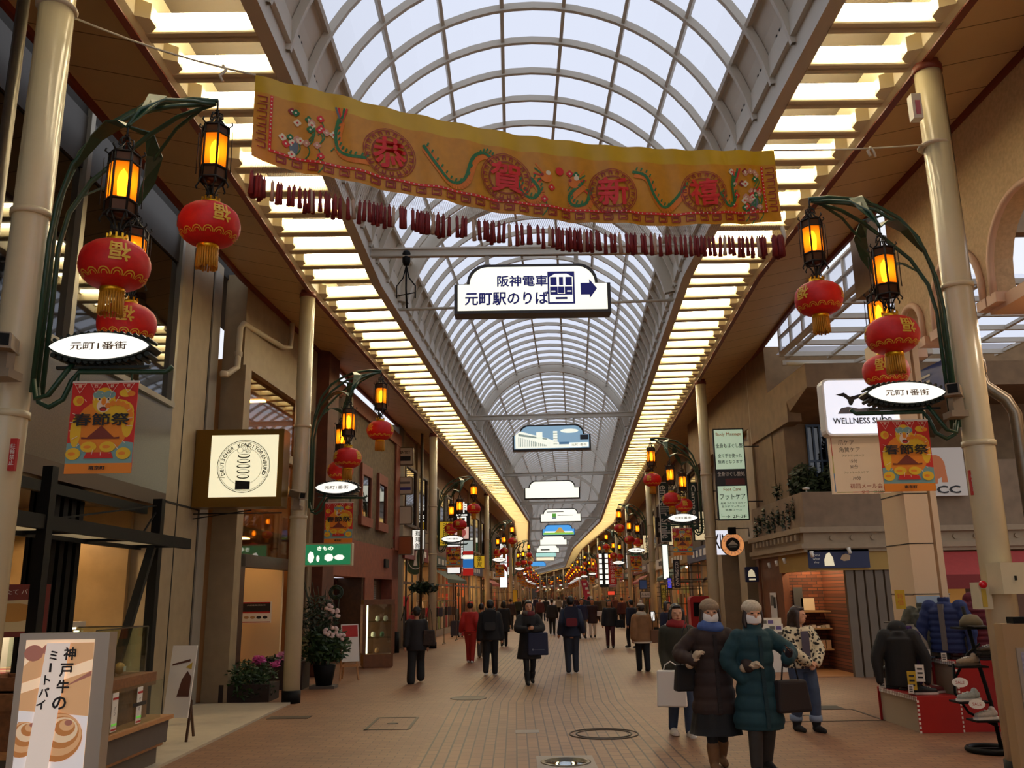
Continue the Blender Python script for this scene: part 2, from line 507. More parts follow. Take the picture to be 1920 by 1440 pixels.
o = mb.build('tie_rod', GREYS); tag(o, 'thin grey tie rod crossing the vault behind the blue train sign', 'rod', kind='structure')
# ------------------------------------------------------------------ louvre lamps
def lamp_mesh(mb, sg, T, i0=0, i1=1):
    mb.bx(-.55, .55, 0, .04, 7.17, 7.42, i0, T); mb.bx(-.55, .55, -.06, .1, 7.17, 7.19, i0, T)
    for x in (-.52, .52): mb.bx(x - .02, x + .02, -.1, 0, 7.32, 7.41, i0, T)
    mb.tube([(-.5, -.06, 7.365), (.5, -.06, 7.365)], .028, 6, i1, True, T)
lamp0 = {}
for sg in (-1, 1):
    side = 'left' if sg < 0 else 'right'
    k = 0
    Y = 7.75
    while Y < 113:
        c = P(sg * 3.42, Y, 0)
        h = head(Y)
        if Y < 30: lab = 'cream louvre lamp with lit tube in the %s strip, %s from the camera' % (side, ordn(k))
        else:
            nb = 2 + sum(1 for q in ((29.9, 48.8, 67, 84, 102) if sg < 0 else (23.07, 40.5, 57, 71, 89, 102)) if Y > q)
            lab = 'small cream louvre lamp with lit tube, %s strip, just past the %s %s post' % (side, ordn(nb - (1 if sg > 0 else 1)), side)
        if k == 0 and sg == -1:
            t = thing('louvre_lamp', lab, 'ceiling light', c, -h, 'louvre lamps of the left strip')
            mb = MB(); mb.bx(-.55, .55, 0, .04, 7.17, 7.42); mb.bx(-.55, .55, -.06, .1, 7.17, 7.19)
            for x in (-.52, .52): mb.bx(x - .02, x + .02, -.1, 0, 7.32, 7.41)
            mb.build('batten', CREAM, t)
            mb = MB(); mb.tube([(-.5, -.06, 7.365), (.5, -.06, 7.365)], .028, 6); mb.build('tube', TUBE, t)
            L0 = t
            mb = MB(); lamp_mesh(mb, 1, None); FARL = mb.build('louvre_lamp', [CREAM, TUBE], None, (0, 0, -50)); FARL['category'] = 'ceiling light'
        elif Y < 45:
            dup(L0, c, -h, lab, 'louvre lamps of the %s strip' % side)
        else:
            o = FARL.copy(); COL.objects.link(o); o.location = c; o.rotation_euler = (0, 0, -h)
            tag(o, lab, 'ceiling light', 'louvre lamps of the %s strip' % side)
        k += 1; Y += .71
    mb = MB()
    for Y in [7.75 - .71 * q for q in range(1, 22)] + [113.5 + .71 * q for q in range(0, 260)]:
        lamp_mesh(mb, sg, Matrix.Translation(P(sg * 3.42, Y, 0)) @ Matrix.Rotation(-head(Y), 4, 'Z'))
    o = mb.build('louvre_lamp', [CREAM, TUBE]); tag(o, 'run of distant louvre lamps in the %s strip beyond the bend' % side, 'ceiling light', kind='stuff')
bpy.data.objects.remove(FARL)
# ------------------------------------------------------------------ posts, brackets, lanterns
POSTS = [(-1, y) for y in (6.4, 15.1, 29.9, 48.8, 67, 84, 102, 120, 138, 156, 174)] + [(1, y) for y in (8.4, 23.07, 40.5, 57, 71, 89, 102, 113, 124, 138, 152, 166, 180, 205, 225, 245, 265)]
POSTM = mat('post_cream_paint', 'd8cba6', .25, noise=.06, nscale=4)
post = thing('arcade_post', '', 'post')
mb = MB(); mb.lathe([(.14, .2), (.14, 3.3), (.135, 7.05)], 20); mb.build('shaft', POSTM, post)
mb = MB(); mb.lathe([(.15, 7.05), (.15, 7.12), (.125, 7.16), (.125, 7.4)], 20); mb.build('collar', REDT, post)
mb = MB(); mb.lathe([(.155, 0), (.155, .2)], 20); mb.build('base', BLACK, post)
for z in (4.62, 3.02):
    mb = MB(); mb.lathe([(.145, z), (.155, z), (.155, z + .05), (.145, z + .05)], 20); mb.build('band', POSTM, post)
br = thing('lamp_bracket', '', 'bracket')
mb = MB()
up = [(.19, 0, 3.2), (.19, 0, 4.55), (.22, 0, 4.85), (.33, 0, 5.18), (.5, 0, 5.4), (.72, 0, 5.54), (.98, 0, 5.62), (1.2, 0, 5.64), (1.4, 0, 5.62)]
mb.tube(up, .021, 8)
for q in (-1, 1):
    mb.tube([(.2, q * .07, 3.2), (.2, q * .07, 4.4), (.24, q * .09, 4.7), (.36, q * .15, 5.0), (.56, q * .19, 5.23), (.8, q * .16, 5.42), (1.05, q * .08, 5.53), (1.38, 0, 5.6)], .02, 8)
mb.tube([(1.36, 0, 5.59), (1.25, -.14, 5.54), (1.12, -.36, 5.42), (1.03, -.56, 5.22), (1.0, -.65, 5.03)], .016, 6)
mb.tube([(1.3, 0, 5.58), (1.0, .2, 5.5), (.75, .42, 5.36), (.6, .56, 5.18), (.55, .6, 5.0)], .016, 6)
mb.build('pipe_frame', GREEN, br)
def ribbon(mb, pts, ws, th=.012):
    pts = [Vector(p) for p in pts]; vs = []
    for i, p in enumerate(pts):
        t = (pts[min(i + 1, len(pts) - 1)] - pts[max(i - 1, 0)]).normalized()
        side = t.cross(Vector((0, 0, 1)))
        if side.length < .05: side = Vector((0, 1, 0))
        side.normalize(); nrm = side.cross(t)
        for a, b in ((-1, -1), (-1, 1), (1, 1), (1, -1)):
            vs.append(p + side * (a * ws[i] / 2) + nrm * (b * th / 2))
    fs = [(0, 1, 2, 3), tuple(4 * (len(pts) - 1) + q for q in (3, 2, 1, 0))]
    for i in range(len(pts) - 1):
        for q in range(4): fs.append((4 * i + q, 4 * i + (q + 1) % 4, 4 * i + 4 + (q + 1) % 4, 4 * i + 4 + q))
    mb.add(vs, fs)
for pts in ([(.75, 0, 5.56), (.95, -.12, 5.58), (1.05, -.32, 5.48), (1.06, -.5, 5.27), (1.0, -.65, 5.04)],
            [(.36, -.12, 4.98), (.6, -.3, 5.14), (.8, -.46, 5.16), (.93, -.58, 5.1), (1.0, -.65, 5.02)],
            [(.6, .1, 5.48), (.75, .26, 5.48), (.74, .42, 5.36), (.66, .53, 5.18), (.55, .6, 5.0)],
            [(.3, .12, 4.85), (.38, .3, 5.02), (.45, .44, 5.06), (.51, .54, 5.04), (.55, .6, 4.99)]):
    mb = MB(); ribbon(mb, pts, [.02, .09, .13, .1, .03]); mb.build('leaf_brace', GREEN, br)
mb = MB()
mb.tube([(.2, 0, 3.25), (.22, 0, 3.14), (.3, 0, 3.1), (.4, 0, 3.16), (.45, .0, 3.3), (.5, 0, 3.37), (1.15, 0, 3.36), (1.2, 0, 3.4)], .02, 8)
mb.tube([(.2, -.07, 3.3), (.24, -.08, 3.15), (.34, -.1, 3.17), (.43, -.08, 3.33), (.46, 0, 3.45)], .02, 8)
for x in (.5, .9): mb.cyl((x, 0, 3.36), (x, 0, 3.29), .008, 6)
mb.build('sign_arm', GREEN, br)
# iron lantern, hangs from its origin
PANEA = frosted('amber_glass', 'f2a848', .55, 'ffb040')
BULB = mat('lantern_bulb', 'ffcc66', .5, emit=BULB_E, ecol=(1.0, .72, .30))
BRASS = mat('aged_bronze', '4a2a14', .45, .5)
il = thing('iron_lantern', '', 'lantern')
mb = MB()
mb.tube([(0, 0, 0), (0, 0, -.07)], .008, 6); mb.lathe([(.0, -.05), (.02, -.065), (.0, -.08)], 8)
def hexp(k, r): return (r * math.cos(k * math.pi / 3), r * math.sin(k * math.pi / 3))
for k in range(6):
    x, y = hexp(k, 1)
    mb.tube([(0, 0, -.08), (x * .045, y * .045, -.1), (x * .05, y * .05, -.14), (x * .03, y * .03, -.15)], .006, 5)
    mb.tube([(x * .02, y * .02, -.13), (x * .06, y * .06, -.19), (x * .105, y * .105, -.225), (x * .135, y * .135, -.2), (x * .125, y * .125, -.18)], .007, 5)
    mb.tube([(x * .105, y * .105, -.22), (x * .105, y * .105, -.68)], .009, 5)
    mb.tube([(x * .135, y * .135, -.26), (x * .137, y * .137, -.62)], .004, 4)
    mb.tube([(x * .1, y * .1, -.68), (x * .12, y * .12, -.71), (x * .13, y * .13, -.73), (x * .12, y * .12, -.745)], .007, 5)
    mb.tube([(x * .095, y * .095, -.68), (x * .05, y * .05, -.74), (x * .025, y * .025, -.8), (x * .045, y * .045, -.82), (x * .05, y * .05, -.8)], .007, 5)
for z in (-.225, -.3, -.585, -.68): mb.tube([(*hexp(k, .107), z) for k in range(6)], .009, 5, 0, False, None, True)
mb.cyl((0, 0, -.74), (0, 0, -.87), .007, 6)
mb.build('cage', IRON, il)
mb = MB()
mb.add([(*hexp(k, .1), z) for z in (-.225, -.3) for k in range(6)], [(k, (k + 1) % 6, 6 + (k + 1) % 6, 6 + k) for k in range(6)])
mb.lathe([(.1, -.226), (.05, -.2), (0, -.19)], 6); mb.build('metal_band', BRASS, il); mb = MB()
mb.add([(*hexp(k, .1), z) for z in (-.59, -.68) for k in range(6)], [(k, (k + 1) % 6, 6 + (k + 1) % 6, 6 + k) for k in range(6)])
mb.lathe([(.0, -.7), (.1, -.68)], 6)
mb.build('metal_band', BRASS, il)
mb = MB(); mb.add([(*hexp(k, .098), z) for z in (-.3, -.585) for k in range(6)], [(k, (k + 1) % 6, 6 + (k + 1) % 6, 6 + k) for k in range(6)]); mb.build('amber_pane', PANEA, il)
mb = MB(); mb.lathe([(.0, -.56), (.03, -.53), (.038, -.42), (.026, -.36), (0, -.32)], 10); mb.build('bulb', BULB, il)
# red paper lantern, hangs from its origin (top of the gold collar)
rl = thing('red_lantern', '', 'lantern')
mb = MB()
prof = [(.075, -.03)] + [(.08 + .157 * math.sin(math.pi * k / 12) ** .8, -.03 - .34 * (k / 12 - .07 * math.sin(2 * math.pi * k / 12))) for k in range(1, 12)] + [(.08, -.37)]
n = 32; vs = []; fs = []
for r, z in prof:
    for k in range(n):
        a = 2 * math.pi * k / n; q = r * (1 - .018 * (k % 2))
        vs.append((q * math.cos(a), q * math.sin(a), z))
for i in range(len(prof) - 1):
    for k in range(n): fs.append((i * n + k, i * n + (k + 1) % n, (i + 1) * n + (k + 1) % n, (i + 1) * n + k))
mb.add(vs, fs, 0, True); mb.build('globe', LRED, rl)
mb = MB(); mb.lathe([(.0, .0), (.07, .0), (.075, -.02), (.07, -.045)], 16)
for k in range(10): a = k * .628; mb.bx(.066 * math.cos(a) - .006, .066 * math.cos(a) + .006, .066 * math.sin(a) - .006, .066 * math.sin(a) + .006, -.01, .025)
mb.build('gold_collar', GOLD, rl)
mb = MB(); mb.lathe([(.08, -.36), (.085, -.38), (.08, -.41), (.0, -.41)], 16); mb.build('gold_collar', GOLD, rl)
mb = MB()
for k in range(26):
    a = k * 2 * math.pi / 26; r = .074
    mb.tube([(r * math.cos(a), r * math.sin(a), -.4), (r * 1.02 * math.cos(a), r * 1.02 * math.sin(a), -.48), (r * 1.05 * math.cos(a + .05), r * 1.05 * math.sin(a + .05), -.55 - .02 * R.random())], .009, 4)
mb.build('tassel', mat('gold_fringe', 'c98a1e', .6), rl)
def globe_r(z):
    for (r0, z0), (r1, z1) in zip(prof, prof[1:]):
        if z1 <= z <= z0: return r0 + (r1 - r0) * (z0 - z) / max(z0 - z1, 1e-6)
    return .08
mb = MB()
vs0, fs0 = text_geo('福', .02)
for q in range(3):
    a0 = -math.pi / 2 + .75 + q * 2 * math.pi / 3
    pts = []
    for p in vs0:
        x, y = -(p.x - .48) * .15, -(p.y - .38) * .15          # turned upside down, as hung for the new year
        z = -.17 + y; r = globe_r(z) + .004
        pts.append((r * math.cos(a0 + x / .24), r * math.sin(a0 + x / .24), z))
    mb.add(pts, fs0); mb.build('gold_character', GOLDP, rl); mb = MB()
for k in range(15):
    a0 = 2 * math.pi * k / 15
    for rr, w in ((.034, .006), (.02, .005)):
        for j in range(10):
            t0, t1 = math.pi * j / 10, math.pi * (j + 1) / 10
            def gp(t, r_):
                z = -.325 + r_ * math.sin(t) * 1.2; rad = globe_r(z) + .004; b = a0 + r_ * math.cos(t) / .17
                return (rad * math.cos(b), rad * math.sin(b), z)
            mb.quad(gp(t0, rr), gp(t1, rr), gp(t1, rr - w), gp(t0, rr - w))
mb.build('gold_border', GOLDP, rl)
# oval street sign: front towards the camera (-Y)
CASE = mat('sign_case_green_black', '15201a', .4)
def lens(w, h, n=18):
    return [(-w * math.cos(math.pi * k / n), h * math.sin(math.pi * k / n) ** 1.45) for k in range(n + 1)] + [(w * math.cos(math.pi * k / n), -h * math.sin(math.pi * k / n) ** 1.45) for k in range(1, n)]
def street_sign(detail):
    t = thing('street_sign', '', 'sign')
    T = face((0, 0, 0))
    mb = MB(T); mb.prism(lens(.39, .115), -.1, .1)
    for k in range(-7, 8): mb.prism(circ(k * .05, -.1 * math.sin(math.acos(min(1, abs(k * .05) / .39))) - .014, .02, 8), -.085, .085); mb.prism(circ(k * .05, .1 * math.sin(math.acos(min(1, abs(k * .05) / .39))) + .014, .014, 8), -.085, .085)
    mb.bx(-.35, .35, -.15, -.13, -.02, .02); mb.build('casing', CASE, t)
    mb = MB(T); mb.prism(lens(.37, .1), .1, .112); mb.prism(lens(.37, .1), -.112, -.1); mb.build('lit_face', SIGNW, t)
    if detail:
        mb = MB(T); mb.text('元町1番街', T, .062, .42, 0, .012, .116)
        mb.build('lettering', mat('sign_bronze_ink', '6a4a20', .6), t)
    return t
ssign = street_sign(True)
# festival poster, hangs from its origin
PR, PO, PY, PG, PB, PK, PN = [mat(n, c, .5) for n, c in (('poster_red', 'd2261a'), ('poster_orange', 'f08a1c'), ('poster_yellow', 'f2c022'), ('poster_teal', '7fa6a0'), ('poster_brown', '7a2c18'), ('poster_black', '1c1210'), ('poster_pale', 'f6dcc0'))]
def festival_poster():
    t = thing('festival_poster', '', 'poster')
    T = face((0, 0, -.355))
    mb = MB(T); mb.bx(-.245, .245, -.345, .345, -.004, .004); o_ = mb.build('sheet', PR, t)
    mb = MB(T); mb.bx(-.25, .25, .335, .35, -.008, .008); mb.build('hanging_bar', WHITE, t)
    mb = MB(T)
    zz = [.005]
    def fl(poly, mi):
        zz[0] += .00022; mb.flat(poly, zz[0], mi)
    for y0_, y1_, c in ((-.345, -.27, 1), (-.27, -.245, 3)): fl([(-.245, y0_), (.245, y0_), (.245, y1_), (-.245, y1_)], c)
    fl([(-.245, -.245), (.245, -.245), (.245, -.12), (.12, -.1), (0, -.13), (-.12, -.1), (-.245, -.12)], 3)
    fl(circ(0, .0, .2, 24), 1)
    for x, y, rx, ry, c in ((.1, .12, .13, .09, 2), (.19, .05, .045, .13, 2), (-.19, -.03, .04, .12, 2), (-.19, .2, .04, .04, 2), (-.18, .2, .024, .024, 1), (.16, .255, .05, .03, 2), (.2, .25, .03, .02, 1), (0, .2, .085, .1, 2), (-.04, .245, .045, .03, 3), (.04, .245, .045, .03, 3), (0, .16, .05, .05, 6), (-.035, .21, .016, .012, 6), (.035, .21, .016, .012, 6), (-.033, .21, .007, .008, 5), (.033, .21, .007, .008, 5), (0, .19, .018, .026, 1), (0, .135, .028, .018, 4), (0, .13, .02, .008, 0)):
        fl(circ(x, y, rx, 18, ry), c)
    for k in range(9): fl(circ(.1 + .11 * math.cos(-.6 + k * .35), .08 + .1 * math.sin(-.6 + k * .35), .022, 8), 1)
    fl([(0, .01), (.1, -.08), (.14, -.075), (.14, -.09), (-.14, -.09), (-.14, -.075), (-.1, -.08)], 4)
    for x, y, rx, ry in ((-.19, -.2, .055, .045), (-.08, -.15, .06, .04), (.06, -.15, .06, .04), (.18, -.2, .055, .045)):
        fl(circ(x, y, rx, 14, ry), 2); fl(circ(x - .01, y, rx * .5, 10, ry * .3), 1)
    fl([(-.11, -.235), (.11, -.235), (.09, -.19), (-.09, -.19)], 0)
    for k in range(22):
        a = k * .2856 + .2; r0, r1 = .19 + .02 * (k % 3), .235
        fl([(r0 * math.cos(a), .02 + r0 * math.sin(a)), (r0 * math.cos(a + .02), .02 + r0 * math.sin(a + .02)), (r1 * math.cos(a + .02), .02 + r1 * math.sin(a + .02)), (r1 * math.cos(a), .02 + r1 * math.sin(a))], 6)
    for x, ch in ((-.18, '熱'), (-.06, '烈'), (.06, '歓'), (.18, '迎')):
        for p, q in (((-.045, .33), (0, .255)), ((.045, .33), (0, .255)), ((-.045, .325), (.045, .325))):
            d = (Vector(q) - Vector(p)).normalized() * .0015; nx, ny = -d.y, d.x
            fl([(x + p[0] + nx, p[1] + ny), (x + p[0] - nx, p[1] - ny), (x + q[0] - nx, q[1] - ny), (x + q[0] + nx, q[1] + ny)], 6)
        mb.text(ch, T, .026, None, 6, .01, zz[0] + .0005, dx=x, dy=.308)
    z = zz[0]
    mb.build('artwork', [PR, PO, PY, PG, PB, PK, PN], t)
    mb = MB(T); mb.text('春節祭', T, .095, .42, 0, .022, z + .001, dy=.055); mb.build('lettering', PK, t); mb = MB(T); mb.text('南京町', T, .03, .12, 0, .03, z + .001, dy=-.305); mb.build('lettering', PK, t); mb = MB()
    mb.text('春節祭', face((0, 0, -.355), (0, 1, 0)), .095, .42, 0, .03, .006, dy=.055)
    mb.build('lettering', PK, t)
    return t
fpost = festival_poster()
first = True
cnt = {-1: 0, 1: 0}
HK = ((1.4, 0, 5.6, 'arm tip'), (1.0, -.65, 5.02, 'near side'), (.55, .6, 4.99, 'far side'))
for sg, Y in POSTS:
    k = cnt[sg]; cnt[sg] += 1
    side = 'left' if sg < 0 else 'right'
    c = P(sg * 4.12, Y, 0); h = head(Y)
    wh = '%s %s post' % (ordn(k), side)
    def W(x, y, z):
        return c + Matrix.Rotation(-h, 3, 'Z') @ Vector((-sg * x, y, z))
    lab = 'round cream arcade post with red collar, %s on the %s' % (ordn(k), side)
    if first: post.location = c; tag(post, lab, None, 'arcade posts'); post.rotation_euler.z = -h
    else: dup(post, c, -h, lab, 'arcade posts')
    lab = 'dark green curved lamp bracket on the ' + wh
    if first: br.location = c; br.rotation_euler.z = -h; tag(br, lab, None, 'lamp brackets')
    else: dup(br, c, -h, lab, 'lamp brackets', mirror=sg > 0)
    for j, (x, y, z, nm) in enumerate(HK):
        l1 = 'black iron lantern with glowing amber panes, %s of the %s' % (nm, wh)
        l2 = 'round red lantern with gold tassel, %s of the %s' % (nm, wh)
        p1, p2 = W(x, y, z), W(x, y, z - .86)
        if first and j == 0:
            il.location = p1; tag(il, l1, None, 'iron lanterns'); rl.location = p2; tag(rl, l2, None, 'red new year lanterns')
        else:
            dup(il, p1, -h + .3 * j, l1, 'iron lanterns'); dup(rl, p2, -h + (1.9 * j + k * .7 if sg < 0 else .3 + 1.3 * j + k * .6), l2, 'red new year lanterns')
    p1, p2 = W(.68, 0, 3.54), W(.71, 0, 3.3)
    l1, l2 = 'oval lit street sign with bronze characters on the ' + wh, 'red festival poster hanging below the oval sign of the ' + wh
    if first:
        ssign.location = p1; ssign.rotation_euler.z = -h; tag(ssign, l1, None, 'oval street signs')
        fpost.location = p2; fpost.rotation_euler.z = -h; tag(fpost, l2, None, 'festival posters')
    else:
        dup(ssign, p1, -h, l1, 'oval street signs'); dup(fpost, p2, -h, l2, 'festival posters')
    first = False
# ------------------------------------------------------------------ left side, near: granite shop, stone pier, confectioner, brown building
def wb(mb, sg, y0, y1, s0, s1, z0, z1, mi=0):       # box against a street wall: stations y0..y1, offsets s0..s1
    c = [P(sg * s, Y, z) for z in (z0, z1) for s, Y in ((s0, y0), (s1, y0), (s1, y1), (s0, y1))]
    return mb.add(c, [(0, 3, 2, 1), (4, 5, 6, 7), (0, 1, 5, 4), (1, 2, 6, 5), (2, 3, 7, 6), (3, 0, 4, 7)], mi)
GRANITE = mat('grey_granite', '544c40', .3, noise=.45, nscale=60)
STONE = mat('beige_stone', 'a08c6c', .55, noise=.12, nscale=5)
STONE2 = mat('grey_stone_edge', '8d8578', .5, noise=.1, nscale=5)
GLASSD = mat('dark_glass', '14110c', .03, 0, spec=1.0)
FRAME = mat('steel_frame', '8a8272', .35, .6)
TAN = mat('tan_tile', '9a7a4c', .5, noise=.15, nscale=4)
WOODL = mat('light_wood', 'c08a55', .5, noise=.2, nscale=18)
WOODD = mat('dark_wood', '4a2c18', .5, noise=.3, nscale=14)
WOODM = mat('crate_wood', '8a5a34', .6, noise=.3, nscale=25)
SPOT = mat('downlight', 'ffe9c8', .5, emit=12)
CLEAR = glass('clear_glass', 'eef4ee', .08)
TINTG = glass('tinted_glass', 'd8d2c0', .25)
PAPER = mat('white_card', 'e9e4d6', .6)
INK = mat('black_ink', '1a1613', .6)
REDI = mat('red_ink', 'b3241c', .6)
BRASSB = mat('brass_box', '7c5a1c', .3, .6)
mb = MB()
mb.bx(-5.8, -5.25, -8, 13.3, 3.25, 4.6); mb.bx(-5.9, -5.32, -8, 13.3, 7.6, 9)
mb2_ = MB(); mb2_.bx(-5.32, -5.27, -8, 13.2, 6.9, 7.6); struct('fascia_left', mb2_, mat('dark_reflection_brown', '2a1e12', .5))  # dark strip over the upper glass, standing in for its dark reflection of the soffit
struct('wall_left', mb, GRANITE)
# tall upper window with its frame
w = thing('window_2', None, None); w['kind'] = 'structure'
mb = MB(); mb.quad((-5.3, -8, 4.6), (-5.3, 13.2, 4.6), (-5.3, 13.2, 8), (-5.3, -8, 8)); mb.build('glass_sheet', GLASSD, w)
mb = MB()
for y in (1.6, 4.4, 7.2, 10.0, 13.2): mb.bx(-5.33, -5.22, y - .05, y + .05, 4.6, 8)
mb.bx(-5.33, -5.2, -8, 13.25, 4.56, 4.64)
mb.build('window_frame', FRAME, w)
mb = MB(); mb.bx(-6.4, -5.28, -8, 20, 7.5, 9.2); struct('ceiling_gap_left', mb, DARK)
# the open food shop under it
mb = MB(); mb.bx(-9.1, -9.0, 4, 13.3, 0, 3.4); mb.bx(-9, -5.7, 13.2, 13.4, 0, 3.3); struct('wall_shop_back', mb, TAN)
mb = MB(); mb.bx(-9, -5.25, 3, 13.3, 3.05, 3.25); struct('ceiling_shop', mb, mat('shop_ceiling', '4a3826', .6))
mb = MB(); mb.bx(-9, -5.3, 4, 4.2, 0, 3.1); struct('wall_shop_near', mb, TAN)
mb = MB(); mb.bx(-9, -3.7, 4, 15.2, 0, .03); struct('floor_shop_left', mb, mat('pale_paving', 'b8aa90', .5, noise=.1, nscale=6))
for i, (u, v, Y) in enumerate(((137, 901, 9.2), (190, 915, 10.4), (212, 922, 11.0), (60, 880, 8.0))):
    mb = MB(); x = (-5.75, -5.75, -5.7, -5.75)[i]
    mb.lathe([(.09, 3.04), (.085, 3.03), (0, 3.03)], 14, (x, Y, 0)); o = mb.build('downlight', SPOT); tag(o, 'round recessed downlight under the granite front, %s from the camera' % ordn((1, 2, 3, 0)[i]), 'downlight', 'shop downlights')
for i, (x, y) in enumerate(((-7.4, 7), (-7.4, 9), (-7.4, 11.2), (-6.6, 12.4))):
    l = bpy.data.lights.new('shop_spot', 'SPOT'); l.energy = 90; l.color = (1, .72, .42); l.spot_size = 2.4; l.shadow_soft_size = .12  # added spots that brighten the shop interior, apart from its downlights
    o = bpy.data.objects.new('shop_spot', l); COL.objects.link(o); o.location = (x, y, 3.0)
# black steel canopy frame
t = thing('canopy_frame', 'black steel canopy frame with frosted panels in front of the left food shop', 'canopy')
mb = MB()
mb.beam((-4.6, 8.7, 0.03), (-4.6, 8.7, 3.0), .1, .12); mb.build('upright', BLACK, t)
mb = MB(); mb.beam((-5.1, 12.7, 0.03), (-5.1, 12.7, 3.1), .13, .13); mb.build('upright', BLACK, t)
mb = MB()
for k in range(5): mb.bx(-5.55 + .0, -5.4, 10.2 + k * .2, 10.31 + k * .2, .03, 3.05)
mb.bx(-5.6, -5.52, 10.2, 11.2, .03, 3.05); mb.build('ribbed_pier', BLACK, t)
mb = MB(); mb.beam((-5.1, 12.6, 2.5), (-4.8, 11.0, .85), .1, .1); mb.build('diagonal_strut', BLACK, t)
mb = MB(); mb.beam((-5.1, 12.6, 3.0), (-5.1, 9.6, 2.55), .02, .02); mb.beam((-5.1, 12.6, 2.9), (-5.0, 11.9, 2.5), .02, .02); mb.build('tie_wire', BLACK, t)
mb = MB()
for x in (-5.3, -4.6): mb.beam((x, 4, 2.45), (x, 12.6, 2.45), .07, .14)
for y in (5, 6.6, 8.2, 9.6, 11, 12.5): mb.beam((-5.3, y, 2.45), (-4.6, y, 2.45), .06, .1)
for x in (-5.3,): mb.beam((x, 4, 2.95), (x, 12.7, 2.95), .08, .12)
for y in (6.0, 7.0, 8.0, 9.0): mb.beam((-5.35, y, 2.5), (-5.35, y, 3.05), .06, .06)
mb.build('canopy_beams', BLACK, t)
mb = MB()
for y in (8.3, 9.75, 11.1): mb.bx(-5.2, -4.7, y + .1, y + 1.0, 2.42, 2.44)
mb.build('frosted_panel', frosted('frosted_acrylic', 'fff4dc', .6), t)
# stone pier
mb = MB()
mb.bx(-5.75, -5.25, 13.3, 15.2, 0, 7.6, 0)
mb.bx(-5.26, -5.23, 14.75, 15.12, 0, 7.4, 1)
for y in (13.75, 14.7): mb.bx(-5.26, -5.243, y, y + .025, 0, 7.4, 2)
mb.bx(-5.26, -5.24, 13.3, 14.75, 3.12, 3.15, 2)
mb.bx(-6.6, -5.75, 13.4, 15.9, 0, 8.5, 0); struct('wall_pier_left', mb, [STONE, STONE2, DARK])
# confectioner's shop
t = thing('shopfront', 'beige confectioner shopfront with tall glazing and a dark wooden doorway', 'shopfront')
mb = MB()
wb(mb, -1, 15.2, 19.8, 5.3, 5.7, 5.85, 7.6); wb(mb, -1, 15.2, 15.5, 5.25, 5.7, 0, 5.85); wb(mb, -1, 19.5, 19.8, 5.25, 5.7, 0, 5.85); wb(mb, -1, 15.5, 19.5, 5.3, 5.5, 4.45, 4.62)
mb.build('wall', STONE, t)
mb = MB(); wb(mb, -1, 15.5, 19.5, 5.42, 5.43, 2.45, 5.85); mb.build('glazing', TINTG, t)
mb = MB(); mb.text('Coiffure', face(P(-5.4, 15.75, 3.4), (1, 0, 0)) @ Matrix.Rotation(math.pi / 2, 4, 'Z'), .14, .9, mirror=True); mb.text('HAIR', face(P(-5.32, 18.9, 2.36), (1, 0, 0)), .09, .3, z=.02); mb.build('lettering', PAPER, t)
mb = MB()
wb(mb, -1, 15.5, 15.8, 5.28, 5.5, 0, 2.45); wb(mb, -1, 15.5, 19.5, 5.28, 5.5, 2.25, 2.47); wb(mb, -1, 19.3, 19.5, 5.28, 5.5, 0, 2.45)
mb.build('door_frame', WOODD, t)
mb = MB(); wb(mb, -1, 15.2, 20.2, 7.6, 7.7, 0, 6); wb(mb, -1, 15.3, 15.4, 5.5, 7.7, 0, 6); wb(mb, -1, 19.6, 19.8, 5.5, 7.7, 0, 6)
mb.build('interior_wall', mat('peach_wall', 'd9a266', .6), t)
mb = MB(); wb(mb, -1, 15.4, 19.7, 5.5, 7.6, 2.9, 3.0); wb(mb, -1, 15.4, 19.7, 5.5, 7.6, 5.9, 6.0); mb.build('interior_ceiling', mat('warm_ceiling', 'd8a870', .6), t)
for y in (16.2, 17.2, 18.3):
    mb = MB(); wb(mb, -1, y, y + .12, 6.0, 6.9, 5.86, 5.89); mb.build('ceiling_lamp', mat('shop_lamp', 'ffd9a0', .5, emit=SHOP_E), t)
for y in (16.4, 17.6):
    mb = MB(); wb(mb, -1, y, y + .3, 6.0, 6.3, 2.87, 2.89); mb.build('ceiling_lamp', mat('shop_lamp'), t)
mb = MB(); wb(mb, -1, 18.55, 18.65, 5.5, 6.45, 0, 2.45); mb.build('partition', mat('cream_partition', 'e8c894', .6), t)
t = thing('wall_poster', 'poster with a black and red block over shoes, inside the confectioner doorway', 'poster')
T = face(at(480, 1148, 18.4)) @ Matrix.Scale(.42, 4)
mb = MB(T); mb.bx(-.75, .75, -.5, .5, 0, .01); mb.build('sheet', PAPER, t)
mb = MB(T); mb.bx(-.68, .68, -.02, .46, .01, .014, 0); mb.bx(-.68, .68, -.04, .03, .014, .018, 1); mb.bx(-.68, .68, .42, .48, .014, .018, 1); mb.bx(-.7, .7, -.48, -.44, .012, .016, 1)
for k in range(4): mb.prism(circ(-.45 + k * .3, -.24, .12, 12, .07), .01, .016, 0 if k > 1 else 2)
mb.build('print', [INK, REDI, mat('beige_ink', 'b08a5c', .6)], t)
mb = MB(T); mb.text('大感謝靴特別市', T, .06, .9, z=.02, dy=.33); mb.build('lettering', PAPER, t)
t = thing('planter_box', 'dark planter box of green shrubs with pink flowers at the confectioner doorway', 'planter')
